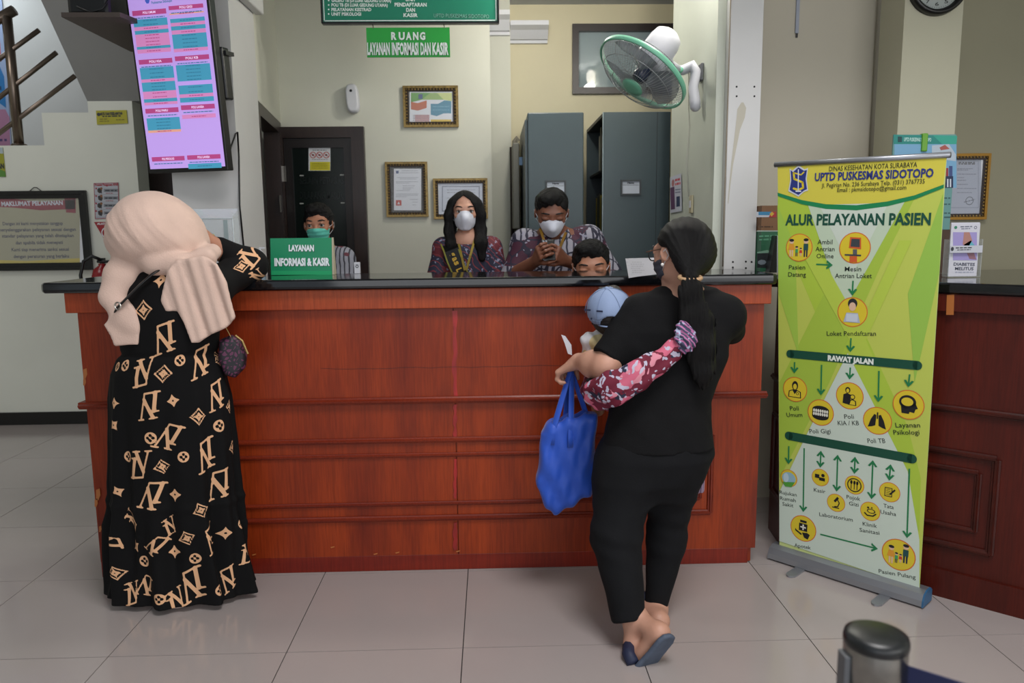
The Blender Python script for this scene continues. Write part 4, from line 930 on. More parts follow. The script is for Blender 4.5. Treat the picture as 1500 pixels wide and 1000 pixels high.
def surface_nets(F, X, Y, Z):
    S = F < 0
    nx, ny, nz = F.shape; c = np.zeros((nx-1, ny-1, nz-1), np.int8)
    offs = [(i, j, k) for i in (0, 1) for j in (0, 1) for k in (0, 1)]
    for i, j, k in offs: c += S[i:nx-1+i, j:ny-1+j, k:nz-1+k]
    act = (c > 0) & (c < 8); I = np.argwhere(act)
    if not len(I): return np.zeros((0, 3)), np.zeros((0, 4), int)
    idx = np.full(act.shape, -1, np.int64); idx[act] = np.arange(len(I))
    val = np.stack([F[I[:, 0]+i, I[:, 1]+j, I[:, 2]+k] for i, j, k in offs], 1).astype(float)
    O = np.array(offs, float); acc = np.zeros((len(I), 3)); cnt = np.zeros(len(I))
    for a in range(8):
        for b in range(a+1, 8):
            if abs(O[a]-O[b]).sum() != 1: continue
            m_ = (val[:, a] < 0) != (val[:, b] < 0); t = val[m_, a]/(val[m_, a]-val[m_, b])
            acc[m_] += O[a]+(O[b]-O[a])*t[:, None]; cnt[m_] += 1
    acc /= cnt[:, None]
    V = np.empty_like(acc)
    for d, A in enumerate((X, Y, Z)): V[:, d] = A[I[:, d]]+acc[:, d]*(A[I[:, d]+1]-A[I[:, d]])
    Q = []
    for ax in range(3):
        sh = [nx, ny, nz]; sl0 = [slice(1, -1)]*3; sl1 = [slice(1, -1)]*3
        sl0[ax] = slice(0, -1); sl1[ax] = slice(1, None)
        A = S[tuple(sl0)]; B = S[tuple(sl1)]; E = np.argwhere(A != B)
        if not len(E): continue
        ins = A[tuple(E.T)]
        E = E+np.array([0 if d == ax else 1 for d in range(3)])
        u, v = (ax+1) % 3, (ax+2) % 3; eu = np.zeros(3, int); eu[u] = 1; ev = np.zeros(3, int); ev[v] = 1
        q = np.stack([idx[tuple((E-eu-ev).T)], idx[tuple((E-ev).T)], idx[tuple(E.T)], idx[tuple((E-eu).T)]], 1)
        q[~ins] = q[~ins][:, ::-1]; Q.append(q)
    Q = np.concatenate(Q); return V, Q[(Q >= 0).all(1)]
def build_sdf(s, name, m, parent, step=.008, fine=(), label=None, relax=1, lo=None, hi=None):
    """fine: list of (lo3, hi3, step) boxes"""
    a, b = s.bounds()
    if lo is not None: a = np.maximum(a, lo)
    if hi is not None: b = np.minimum(b, hi)
    ax = [axis(a[d], b[d], step, [(f[0][d], f[1][d], f[2]) for f in fine]) for d in range(3)]
    V, Q = surface_nets(s.field(*ax), *ax)
    for _ in range(relax):                          # light smoothing
        acc = np.zeros_like(V); n = np.zeros(len(V))
        for i in range(4):
            j = (i+1) % 4; np.add.at(acc, Q[:, i], V[Q[:, j]]); np.add.at(n, Q[:, i], 1); np.add.at(acc, Q[:, j], V[Q[:, i]]); np.add.at(n, Q[:, j], 1)
        n = np.maximum(n, 1); V = V*.5+.5*acc/n[:, None]
    me = bpy.data.meshes.new(name)
    me.vertices.add(len(V)); me.vertices.foreach_set('co', V.ravel()); me.loops.add(len(Q)*4); me.loops.foreach_set('vertex_index', Q.ravel().astype(np.int32))
    me.polygons.add(len(Q)); me.polygons.foreach_set('loop_start', np.arange(0, len(Q)*4, 4, dtype=np.int32)); me.update(calc_edges=True)
    me.validate()
    return link(name, me, m, parent, smooth=True, label=label)
def fbox(c, r, f): c = V3(c); return (c-r, c+r, f)
def noise3(seed, sc, n=7):                           # cheap smooth noise as a sum of sines, for creases
    R = np.random.default_rng(seed); K = R.normal(size=(n, 3))*sc; P = R.uniform(0, 6.28, n)
    return lambda x, y, z: sum(np.sin(x*k[0]+y*k[1]+z*k[2]+p) for k, p in zip(K, P))/n
# ---------------------------------------------------------------- heads
def head_matrix(c, yaw, pitch=0, roll=0):   # yaw 0 looks toward +Y (away from camera), pi toward the camera
    return Matrix.Translation(Vector(c)) @ Matrix.Rotation(yaw, 4, 'Z') @ Matrix.Rotation(pitch, 4, 'X') @ Matrix.Rotation(roll, 4, 'Y')
class Head:
    def __init__(h, c, s, yaw, pitch=0, roll=0, eyes='open', jaw=1.0, wide=1.0):
        h.M = head_matrix(c, yaw, pitch, roll); h.s = s; h.eyes = eyes; h.jaw = jaw; h.w = wide; h.R = h.M.to_3x3(); h.Mi = np.array(h.M.inverted())
    def p(h, x, y, z): return h.M @ (Vector((x*h.w, y, z))*h.s)
    def r(h, *v): return [q*h.s for q in v]
    def loc(h, x, y, z):
        A = h.Mi; s = h.s; return tuple((A[i, 0]*x+A[i, 1]*y+A[i, 2]*z+A[i, 3])/s for i in range(3))
    def prims(h, S, neck=None, rneck=.21):
        s = h.s; w = h.w
        E = lambda c, r, k=.05, op='+': S.ell(h.p(*c), h.r(r[0]*w, r[1], r[2]), h.R, k*s, op)
        K = lambda a, b, ra, rb, k=.04, op='+': S.cone(h.p(*a), h.p(*b), ra*s, rb*s, k*s, op)
        E((0, -.07, .12), (.345, .42, .375)); E((0, .07, -.10), (.275*h.jaw, .33, .36), .08); E((0, .10, -.30), (.215*h.jaw, .25, .18), .08); K((-.05, .27, -.43), (.05, .27, -.43), .07, .07, .08)
        if neck is not None: S.cone(h.p(0, -.12, -.28), neck, rneck*s, rneck*1.08*s, .08*s)
        K((-.16, .325, .085), (.16, .325, .085), .07, .07, .08)
        for q in (-1, 1):
            E((q*.17, .24, -.09), (.11, .11, .10), .08)
            E((q*.155, .455, .005), (.085, .075, .062), .05, '-')
        K((0, .36, .05), (0, .45, -.12), .028, .048, .05)
        for q in (-1, 1): E((q*.045, .415, -.145), (.035, .04, .03), .03)
        E((0, .375, -.255), (.10, .05, .022), .02); E((0, .37, -.292), (.085, .05, .026), .02)
        for q in (-1, 1):
            S.ell(h.p(q*.352, -.03, -.03), h.r(.03, .082, .125), h.R @ Matrix.Rotation(q*-.35, 3, 'Z') @ Matrix.Rotation(-.15, 3, 'X'), .03*s)
            S.ell(h.p(q*.385, -.02, -.02), h.r(.02, .045, .07), h.R, .02*s, '-')
            if h.eyes == 'open':
                K((q*.085, .365, .03), (q*.155, .395, .052), .018, .02, .02); K((q*.155, .395, .052), (q*.225, .345, .03), .02, .018, .02)
                K((q*.09, .365, -.03), (q*.155, .385, -.045), .014, .014, .02); K((q*.155, .385, -.045), (q*.22, .345, -.02), .014, .014, .02)
            else: E((q*.155, .350, .008), (.085, .062, .055), .02)
        return S
    def box(h, st=.0035): return fbox(h.M.translation, .62*h.s, st)
    def details(h, parent, lash=True):
        HB = mat('black_hair', '0d0b0b', .5)
        for q in (-1, 1):
            if h.eyes == 'open':
                bm = bmesh.new(); bmesh.ops.create_uvsphere(bm, u_segments=16, v_segments=10, radius=.062*h.s, matrix=Matrix.Translation(h.p(q*.155, .337, .005)) @ h.R.to_4x4())
                e = obj('eyeball', bm, mat('eye_white', 'b9b4ae', .15), parent, smooth=True)
                bm = bmesh.new(); lathe(bm, [(0, .0645), (.016, .0625), (.03, .0565), (.031, .054)], 14, Matrix.Translation(h.p(q*.155, .337, .005)) @ h.R.to_4x4() @ Matrix.Rotation(-PI/2, 4, 'X') @ Matrix.Scale(h.s, 4)); obj('iris', bm, mat('dark_iris', '1a100c', .08), e, smooth=True)
                bm = bmesh.new(); tube(bm, [h.p(q*.082, .392, .034), h.p(q*.155, .414, .047), h.p(q*.23, .366, .03)], [.005*h.s, .010*h.s, .005*h.s], 6); obj('eyelashes', bm, HB, parent)
            else:
                bm = bmesh.new(); tube(bm, [h.p(q*.085, .395, -.025), h.p(q*.155, .412, -.04), h.p(q*.23, .365, -.022)], [.004*h.s, .009*h.s, .005*h.s], 6); obj('eyelashes', bm, HB, parent)
            bm = bmesh.new(); tube(bm, [h.p(q*.07, .40, .115), h.p(q*.13, .41, .135), h.p(q*.19, .385, .14), h.p(q*.25, .335, .115)], [.010*h.s, .019*h.s, .017*h.s, .006*h.s], 6); obj('eyebrow', bm, HB, parent, smooth=True)
    def mask(h, parent, m, kind='kf', name='face_mask'):
        S = SDF(); s = h.s
        S.ell(h.p(0, .07, -.10), h.r(.29*h.jaw*h.w, .345, .37), h.R, .05*s); S.ell(h.p(0, .10, -.30), h.r(.235*h.jaw*h.w, .27, .19), h.R, .08*s); S.cone(h.p(-.05, .285, -.43), h.p(.05, .285, -.43), .07*s, .07*s, .08*s)
        if kind == 'kf': S.ell(h.p(0, .26, -.20), h.r(.17, .27, .20), h.R, .12*s); S.cone(h.p(0, .38, .0), h.p(0, .50, -.16), .03*s, .055*s, .10*s); S.cone(h.p(0, .50, -.16), h.p(0, .40, -.42), .04*s, .03*s, .08*s)
        elif kind == 'cup': S.ell(h.p(0, .34, -.18), h.r(.16, .19, .20), h.R, .14*s); S.cone(h.p(0, .36, -.02), h.p(0, .52, -.18), .05*s, .05*s, .10*s); S.cone(h.p(0, .52, -.18), h.p(0, .36, -.42), .05*s, .03*s, .10*s)
        else: S.ell(h.p(0, .28, -.17), h.r(.20, .20, .17), h.R, .12*s); S.cone(h.p(0, .38, -.02), h.p(0, .46, -.13), .03*s, .06*s, .08*s)
        S.grow(.012*s)
        top = {'kf': .03, 'cup': -.02, 'surg': -.06}[kind]; pk = {'kf': .55, 'cup': .35, 'surg': .12}[kind]; bot = {'kf': .49, 'cup': .46, 'surg': .42}[kind]
        def cutf(x, y, z):
            lx, ly, lz = h.loc(x, y, z); a = np.abs(lx)
            d = np.maximum(lz-(top-pk*a*a*3), -lz-bot+ a*a*1.5); d = np.maximum(d, .02-ly+a*.25)
            if kind == 'cup': d = np.maximum(d, a+np.abs(lz+.17)*.55-.31)
            d = np.maximum(d, .12-ly); return d*s
        S.fn(cutf, .01*s)
        if kind == 'surg': S.disp = lambda x, y, z: .0012*np.sin(h.loc(x, y, z)[2]*60)
        o = build_sdf(S, name, m, parent, step=.012*h.s/.22, fine=[fbox(h.M.translation, .6*s, .0032)])
        for q in (-1, 1):
            bm = bmesh.new(); zt, zb = (-.06, -.26) if kind != 'surg' else (-.10, -.28)
            if kind == 'cup': zt, zb = (-.12, -.2)
            tube(bm, [h.p(q*.25*h.w, .2, zt), h.p(q*.34, .07, -.02), h.p(q*.385, -.08, .04), h.p(q*.375, -.13, -.06), h.p(q*.34, .0, -.16), h.p(q*.26*h.w, .14, zb)], .006*s, 6); obj('ear_loop', bm, mat('white_elastic', 'd5d5da', .6), o, smooth=True)
        return o
    def short_hair(h, parent, m=None, fringe=0, seed=1, name='hair'):
        S = SDF(); s = h.s
        S.ell(h.p(0, -.09, .15), h.r(.375*h.w, .435, .405), h.R, .05*s); S.ell(h.p(0, -.2, -.05), h.r(.33*h.w, .30, .3), h.R, .1*s); S.ell(h.p(.04, .10, .40), h.r(.27, .26, .16), h.R, .1*s)
        N = noise3(seed, 260); N2 = noise3(seed+9, 60)
        S.disp = lambda x, y, z: .0045*N(x, y, z)+.006*N2(x, y, z)
        def cutf(x, y, z):
            lx, ly, lz = h.loc(x, y, z)
            line = np.interp(ly.ravel(), [-.5, -.3, -.12, -.06, .02, .1, .2, .3, .5], [-.34, -.30, -.15, .02, -.02, .02, .20, .30-fringe, .30-fringe]).reshape(ly.shape)
            return (line+.03*np.sin(lx*17+seed)+.025*np.sin(lx*47+seed*2)-.10*np.clip(lx*lx*8-.2, 0, 1)*(ly > .1)-lz)*s
        S.fn(cutf, .02*s)
        return build_sdf(S, name, m or HAIR, parent, step=.0045, relax=0)
HAIR = mat('black_hair_strands', '070607', .45, var=.5, scale=30, stretch=(6, 6, 1), bump=.5, bscale=160, spec=.25)
# ---------------------------------------------------------------- hands
def hand(S, wr, fwd, pn, side, s=1.0, curl=(.3, .5, .4), spread=.0, thumb=(.6, .5), k=.004, fanc=None):
    """fwd: wrist to knuckles; pn: palm normal (fingers curl toward it); side +1 thumb toward cross(fwd,pn)"""
    f = Vector(fwd).normalized(); n = Vector(pn); n = (n-f*n.dot(f)).normalized(); lat = f.cross(n).normalized()*side; wr = Vector(wr)
    S.cone(wr, wr+f*.03*s, .026*s, .030*s, .02, n=n, f=1.35)
    for i in range(4): S.cone(wr+f*.02*s+lat*(.018-.012*i)*s, wr+f*.085*s+lat*(.032-.021*i)*s, .014*s, .0125*s, .014)
    Ls = [.072, .080, .075, .060]
    for i in range(4):
        b = wr+f*(.088-.004*abs(i-1.3))*s+lat*(.032-.021*i)*s; d = (f+lat*(.10-.07*i)*(1+spread)).normalized(); ang = 0
        c = curl if fanc is None else fanc[i]; segs = [Ls[i]*.5*s, Ls[i]*.3*s, Ls[i]*.26*s]; r = [.0098, .0088, .0078, .0066]
        for j in range(3):
            ang += c[j]; dd = (d*math.cos(ang)+n*math.sin(ang)).normalized(); e = b+dd*segs[j]; S.cone(b, e, r[j]*s, r[j+1]*s, k); b = e
    b = wr+f*.022*s+lat*.022*s; d = (f*.75+lat*.62+n*.25).normalized()
    S.cone(b, b+d*.045*s, .016*s, .0125*s, .012); b = b+d*.045*s; d = (d+n*thumb[0]-lat*thumb[0]*.4).normalized(); S.cone(b, b+d*.032*s, .0118*s, .0105*s, k); b = b+d*.032*s; d = (d+n*thumb[1]-lat*thumb[1]*.4).normalized(); S.cone(b, b+d*.027*s, .0105*s, .0082*s, k)
    return S
SKIN = mat('tan_skin', 'a9745a', .5, var=.06, scale=25, bump=.05, bscale=400)
SKIN2 = mat('light_tan_skin', 'c0907a', .5, var=.05, scale=25, bump=.05, bscale=400)
SKIN3 = mat('brown_skin', '7a4c38', .48, var=.06, scale=25, bump=.05, bscale=400)
def rowpx(rows, dr=.62):    # (y, xl, xr, Yc[, depth ratio]) -> loft rows with true half widths
    out = []
    for r in rows:
        y, xl, xr, Yc = r[:4]; a = at(xl, y, Y=Yc); b = at(xr, y, Y=Yc); rx = (b.x-a.x)/2; out.append(((a.z+b.z)/2, (a.x+b.x)/2, Yc, rx, rx*(r[4] if len(r) > 4 else dr)))
    return out
def batik(name, base, cols, scale=30, rough=.7, thresh=(.35, .6), stripes=None, warp=.4):
    M = bpy.data.materials.new(name); M.use_nodes = True; nt = M.node_tree; b = nt.nodes['Principled BSDF']; b.inputs['Roughness'].default_value = rough
    N = nt.nodes.new; Lk = nt.links.new
    tc = N('ShaderNodeTexCoord'); nz = N('ShaderNodeTexNoise'); nz.inputs['Scale'].default_value = scale*.35; nz.inputs['Detail'].default_value = 2
    Lk(tc.outputs['Object'], nz.inputs['Vector'])
    mx = N('ShaderNodeMix'); mx.data_type = 'RGBA'; mx.inputs[0].default_value = warp*.12; Lk(tc.outputs['Object'], mx.inputs[6]); Lk(nz.outputs['Color'], mx.inputs[7])
    prev = None
    for i, c in enumerate(cols):
        kind, col, sc, th = c
        if kind == 'wave':
            t = N('ShaderNodeTexWave'); t.inputs['Scale'].default_value = sc; t.inputs['Distortion'].default_value = 2.5; t.bands_direction = 'X'; Lk(tc.outputs['Object'], t.inputs['Vector']); out = t.outputs['Fac']
        elif kind == 'diag':
            t = N('ShaderNodeTexWave'); t.inputs['Scale'].default_value = sc; t.inputs['Distortion'].default_value = 6; t.bands_direction = 'DIAGONAL'; Lk(tc.outputs['Object'], t.inputs['Vector']); out = t.outputs['Fac']
        elif kind == 'cell':
            t = N('ShaderNodeTexVoronoi'); t.feature = 'DISTANCE_TO_EDGE'; t.inputs['Scale'].default_value = sc; Lk(mx.outputs[2], t.inputs['Vector']); out = t.outputs['Distance']
        else:
            t = N('ShaderNodeTexNoise'); t.inputs['Scale'].default_value = sc; t.inputs['Detail'].default_value = 1; Lk(mx.outputs[2], t.inputs['Vector']); out = t.outputs[0]
        g = N('ShaderNodeMath'); g.operation = 'GREATER_THAN' if th > 0 else 'LESS_THAN'; g.inputs[1].default_value = abs(th); Lk(out, g.inputs[0])
        m2 = N('ShaderNodeMix'); m2.data_type = 'RGBA'; Lk(g.outputs[0], m2.inputs[0])
        if prev is None: m2.inputs[6].default_value = (*lin(base), 1)
        else: Lk(prev, m2.inputs[6])
        m2.inputs[7].default_value = (*lin(col), 1); prev = m2.outputs[2]
    Lk(prev, b.inputs['Base Color']); return M
# ================================================================ PEOPLE IN FRONT OF THE COUNTER
BLACKF = mat('black_cotton', '0b0b0d', .9, var=.15, scale=20, bump=.15, bscale=300, spec=.25)
BLACKT = mat('black_trouser_fabric', '0e0f12', .88, var=.12, scale=20, bump=.1, bscale=300, spec=.25)
PEACH = mat('peach_crepe', 'd4b7a8', .85, var=.05, scale=10, bump=.2, bscale=220, sheen=.1)
NAVY = mat('navy_foam', '1c2440', .6)
# ---------------- woman in the patterned black dress and peach headscarf
t = w1 = thing('person', 'person in peach headscarf and long black emblem-printed dress leaning an elbow on the counter', 'person', at(262, 890, Z=0))
drows = rowpx([(388, 228, 290, 2.86, .8), (400, 205, 312, 2.85, .6), (418, 186, 322, 2.845), (450, 178, 325, 2.84), (490, 180, 322, 2.84), (514, 181, 321, 2.845), (520, 176, 326, 2.85), (545, 166, 332, 2.86), (580, 163, 340, 2.865), (640, 164, 345, 2.87), (720, 166, 350, 2.875), (800, 167, 357, 2.88, .58), (850, 167, 367, 2.885, .6)])
drows = [(z, cx, cy, rx, ry) for z, cx, cy, rx, ry in drows]
zlow = min(drows)[0]; r0 = min(drows); drows.append((.022, r0[1], r0[2], r0[3]*1.03, r0[4]*1.05))
zwaist = at(260, 517, Y=2.85).z; ztier = at(260, 745, Y=2.75).z
def pleat(th, z):
    a = np.clip((zwaist-z)/.5, 0, 1)*.007+np.clip((ztier-z)/.1, 0, 1)*.006
    p = a*(np.sin(9*th+2*np.sin(3*z))+.6*np.sin(17*th+1.3))
    return p+.005*np.exp(-((z-zwaist)/.012)**2)-.004*np.exp(-((z-ztier)/.015)**2)
dress = SDF(); drows = [(z, cx, cy-.012, rx, ry*.86) for z, cx, cy, rx, ry in drows]; dress.loft(drows, .01, pleat=pleat)
shR, elR, cuR = at(306, 424, Y=2.86), at(367, 396, Y=3.05), at(322, 364, Y=3.02)
elR.z = max(elR.z, TZ+.058)
dress.cone(at(222, 404, Y=2.86), at(205, 420, Y=2.86), .05, .05, .05); dress.cone(at(285, 402, Y=2.86), shR, .05, .066, .05)
dress.cone(shR, elR, .070, .062, .04); dress.cone(elR, cuR, .060, .045, .03)
shL_, elL_, haL = at(196, 425, Y=2.87), at(190, 425, Y=2.93), at(225, 385, Y=3.0)
dress.cone(shL_, elL_, .06, .055, .04)
N = noise3(11, 28); dress.disp = lambda x, y, z: .0035*N(x, y, z)*(z > .3)
dr_o = build_sdf(dress, 'dress', [], t, step=.0048, relax=1)
# emblem print stored as a value on the cloth: shapes cut from distance functions, positions measured on the garment
def seg(x, y, a, b, r): 
    dx, dy = b[0]-a[0], b[1]-a[1]; k = np.clip(((x-a[0])*dx+(y-a[1])*dy)/(dx*dx+dy*dy), 0, 1); return np.hypot(x-a[0]-k*dx, y-a[1]-k*dy)-r
def g_lv(x, y):
    L_ = np.minimum.reduce([seg(x, y, (-.14, .22), (-.34, -.46), .065), seg(x, y, (-.5, -.47), (.08, -.47), .035), seg(x, y, (.09, -.45), (.14, -.28), .03), seg(x, y, (-.3, .24), (0, .24), .03)])
    V_ = np.minimum.reduce([seg(x, y, (-.06, .46), (.14, -.26), .065), seg(x, y, (.42, .46), (.15, -.26), .032), seg(x, y, (-.2, .48), (.08, .48), .03), seg(x, y, (.3, .48), (.54, .48), .03)])
    return np.minimum(L_, V_)
def astro(x, y, r, p): return (np.abs(x)**p+np.abs(y)**p)**(1/p)-r
def g_star(x, y): return np.maximum(astro(x, y, .5, .62), .075-np.hypot(x, y))
def g_dia(x, y):
    o = np.maximum(astro(x, y, .56, .88), -(astro(x, y, .44, .88))); c, s_ = .7071, .7071; u, v = x*c+y*s_, -x*s_+y*c
    return np.minimum(o, np.maximum(astro(x, y, .34, .66), .05-np.hypot(x, y)))
def g_circ(x, y):
    d = np.hypot(x, y)-.42; pet = np.minimum.reduce([np.hypot(x-a, y-b)-.12 for a, b in ((.19, 0), (-.19, 0), (0, .19), (0, -.19))]); return np.maximum(d, -np.maximum(pet, .06-np.hypot(x, y)))
GL_ = {'L': g_lv, 'S': g_star, 'D': g_dia, 'C': g_circ}
EMB = [('L', 193, 408, 20, 34), ('S', 236, 410, 10, 22), ('D', 210, 454, 8, 24), ('L', 241, 495, 200, 36), ('C', 315, 478, 0, 15), ('C', 184, 535, 10, 17), ('L', 209, 545, 15, 34), ('D', 239, 547, 0, 22), ('C', 264, 528, 0, 17), ('L', 296, 530, -160, 36), ('D', 324, 525, 20, 20), ('S', 169, 590, 0, 20), ('L', 219, 594, 190, 34), ('S', 253, 587, 10, 20), ('L', 321, 577, 200, 34), ('C', 172, 537, 0, 14), ('D', 290, 610, 0, 22), ('C', 322, 622, 10, 19), ('C', 221, 641, 0, 18), ('L', 247, 640, 165, 34), ('S', 170, 622, 40, 20), ('C', 185, 669, 0, 17), ('L', 205, 680, 5, 36), ('D', 237, 684, 10, 19), ('C', 268, 669, 0, 17), ('L', 303, 666, 200, 38), ('D', 340, 655, 10, 20), ('S', 175, 719, 25, 18), ('L', 223, 725, 175, 36), ('S', 256, 725, 0, 20), ('L', 323, 708, 195, 36), ('D', 292, 747, 20, 20), ('L', 190, 762, 60, 24), ('L', 248, 772, 30, 22), ('S', 196, 800, 35, 22), ('L', 230, 797, 150, 26), ('D', 273, 788, 20, 20), ('L', 308, 788, 210, 32), ('S', 331, 779, 0, 20), ('C', 357, 768, 0, 15), ('C', 210, 822, 0, 18), ('S', 255, 810, 0, 22), ('C', 285, 818, 0, 17), ('D', 179, 837, 10, 18), ('L', 172, 790, 100, 24), ('L', 362, 810, 10, 26), ('L', 193, 868, 20, 28), ('L', 211, 858, 170, 28), ('C', 237, 874, 0, 17), ('L', 258, 880, 30, 28), ('L', 282, 857, 205, 40), ('C', 316, 862, 10, 17), ('L', 341, 845, 210, 30), ('D', 346, 595, 0, 18)]
me = dr_o.data; nV = len(me.vertices); co = np.empty(nV*3); me.vertices.foreach_get('co', co); co = co.reshape(-1, 3)+np.array(t.location)
R_rows = np.array(sorted(drows)); ip = lambda z, i: np.interp(z, R_rows[:, 0], R_rows[:, i])
cx, cy, rx, ry = (ip(co[:, 2], i) for i in (1, 2, 3, 4)); uu, vv = (co[:, 0]-cx)/rx, (co[:, 1]-cy)/ry
TH = np.arctan2(uu, -vv); q_ = np.hypot(uu, vv); U = TH*rx; best = np.full(nV, 9.)
on = q_ < 1.22
def stamp(g, u0, z0, rot, sz, Uc, Zc, mask_):
    k = mask_ & (np.abs(Uc-u0) < sz) & (np.abs(Zc-z0) < sz); a = math.radians(rot); x = (Uc[k]-u0)/sz; y = (Zc[k]-z0)/sz
    best[k] = np.minimum(best[k], GL_[g](x*math.cos(a)+y*math.sin(a), -x*math.sin(a)+y*math.cos(a))*sz)
rnd = random.Random(4)
for g, px, py, rot, sz in EMB:
    Yc = 2.74; p = at(px, py, Y=Yc); i = [ip(p.z, j) for j in (1, 2, 3, 4)]; sn = max(-.97, min(.97, (at(px, py, Y=i[1]-i[3]*.7).x-i[0])/i[2])); th = math.asin(sn); p = at(px, py, Y=i[1]-i[3]*math.cos(th)); i = [ip(p.z, j) for j in (1, 2, 3, 4)]
    sn = max(-.98, min(.98, (p.x-i[0])/i[2])); th = math.asin(sn); stamp(g, th*i[2], p.z, rot, sz*i[1]/F_PX*1.12, U, co[:, 2], on)
# the same print carries on round the front of the dress
for k in range(46):
    z = .1+1.15*((k*.618) % 1); th = rnd.choice((-1, 1))*rnd.uniform(1.9, 3.05); stamp('LSDC'[k % 4], th*float(ip(z, 3)), z, rnd.uniform(0, 360), .075 if k % 4 == 0 else .05, U, co[:, 2], on)
for g, px, py, rot, sz in (('L', 366, 374, 60, 26), ('D', 362, 389, 15, 15), ('S', 345, 416, 10, 20), ('L', 378, 405, 40, 16)):
    p = at(px, py, Y=3.0); stamp(g, p.x, p.z, rot, sz*3/F_PX*1.1, co[:, 0], co[:, 2], ~on & (co[:, 1] < 3.06))
at_ = me.attributes.new('emblem', 'FLOAT', 'POINT'); at_.data.foreach_set('value', best.astype(np.float32))
DM = mat('printed_black_dress', '050506', .85, spec=.25).copy(); DM.name = 'emblem_dress'; nt = DM.node_tree; b = nt.nodes['Principled BSDF']
an = nt.nodes.new('ShaderNodeAttribute'); an.attribute_name = 'emblem'; lt = nt.nodes.new('ShaderNodeMath'); lt.operation = 'LESS_THAN'; lt.inputs[1].default_value = .0003
mx = nt.nodes.new('ShaderNodeMix'); mx.data_type = 'RGBA'; mx.inputs[6].default_value = (*lin('050506'), 1); mx.inputs[7].default_value = (*lin('dcac84'), 1)
nt.links.new(an.outputs['Fac'], lt.inputs[0]); nt.links.new(lt.outputs[0], mx.inputs[0]); nt.links.new(mx.outputs[2], b.inputs['Base Color'])
me.materials.append(DM)
# body: one surface from head to feet
h1 = Head(at(232, 342, Y=2.89), .22, -.25, -.05, .05)
B = SDF(); h1.prims(B, at(250, 398, Y=2.87), .2)
B.loft([(z, cx, cy, rx*.8, ry*.75) for z, cx, cy, rx, ry in drows if z > .75], .03)
B.cone(at(245, 400, Y=2.87), shR, .05, .05, .04); B.cone(at(245, 400, Y=2.87), shL_, .05, .05, .04); B.cone(shR, elR, .048, .04, .03)
wrR = at(296, 345, Y=2.97); B.cone(elR, at(330, 371, Y=3.02), .040, .036, .02); B.cone(at(330, 371, Y=3.02), wrR, .036, .026, .02)
B.cone(shL_, elL_, .045, .04, .03); B.cone(elL_, haL, .038, .03, .03)
hand(B, wrR, (at(276, 333, Y=2.94)-wrR), (.25, -.3, -.5), 1, .95, (.3, .45, .4))
for q in (-.09, .09):
    fx = w1.location.x+q; B.chain([(fx, 2.85, .8), (fx, 2.86, .42), (fx, 2.85, .09)], [.085, .06, .038], .03); B.chain([(fx, 2.84, .045), (fx+q*.1, 2.97, .045)], [.036, .034], .02)
build_sdf(B, 'body', SKIN, t, step=.009, fine=[fbox(wrR+Vector((-.03, 0, 0)), .13, .0035)])
for px, py, rz in ((290, 872, -.35), (225, 862, .1)):
    c = at(px, py, Z=.03); M = Matrix.Translation(c) @ Matrix.Rotation(rz, 4, 'Z') if rz > 0 else Matrix.Translation(c) @ Matrix.Rotation(-1.05, 4, 'Z')
    S = SDF(); a_, b_ = M @ Vector((0, -.07, .002)), M @ Vector((0, .11, .0)); S.cone(a_+Vector((0, 0, -.008)), b_+Vector((0, 0, -.008)), .038, .040, n=(0, 0, 1), f=1.9)
    build_sdf(S, 'shoe', mat('pale_shoe', 'c5b2ab', .6), t, step=.006)
# headscarf
S = SDF(); hc = at(226, 337, Y=2.87)
S.ell(hc, (.150, .175, .142), Matrix.Rotation(.15, 3, 'Y'), .03); S.ell(at(262, 355, Y=2.90), (.105, .13, .10), None, .06); S.ell(at(205, 352, Y=2.87), (.10, .13, .085), None, .06)
S.chain([at(196, 376, Y=2.84), at(225, 387, Y=2.77), at(258, 390, Y=2.765), at(300, 378, Y=2.80), at(312, 368, Y=2.88)], [.035, .034, .034, .034, .03], .03, n=(0, -1, -.3), f=1.3)
S.chain([at(200, 378, Y=2.84), at(176, 405, Y=2.79), at(163, 435, Y=2.77), at(180, 462, Y=2.755), at(193, 475, Y=2.75)], [.04, .052, .035, .035, .03], .04, n=(0, 1, 0), f=1.5)
S.poly([at(x, y, Y=2.745) for x, y in ((186, 436), (172, 458), (153, 475), (163, 492), (168, 507), (188, 505), (203, 505), (205, 482), (200, 455))], (0, 1, .05), .010, .006, .02)
S.poly([at(x, y, Y=2.735) for x, y in ((240, 420), (246, 398), (262, 380), (300, 374), (320, 386), (333, 412), (339, 440), (345, 465), (332, 480), (309, 490), (291, 502), (281, 502), (270, 472), (260, 456), (243, 456), (236, 440))], (0, 1, .06), .010, .007, .025, wav=lambda x, y, z: .012*(np.abs(np.sin(x*34+z*9))**.7-.6)+.003*np.sin(x*150+z*30))
fo1 = noise3(3, 34)
def scarf(x, y, z):
    u = (x-hc.x)*.75+(z-hc.z)*.66; g = np.clip((hc.z+.12-z)*8, 0, 1)
    g = g*np.clip((z-hc.z+.09)*12, 0, 1); return g*(.0085*(np.abs(np.sin(u*34+1.2*np.sin((x-hc.x)*14)))**.6-.6)+.003*(np.abs(np.sin(u*83+x*20+1))**.7-.6))+.0015*fo1(x, y, z)
S.disp = scarf
S.fn(lambda x, y, z: np.where(y > 2.97, .03, -.03)*1.0+0*x+0*z-.0 if False else (y-2.985)+0*x+0*z, .01)
build_sdf(S, 'headscarf', PEACH, t, step=.0055, relax=0)
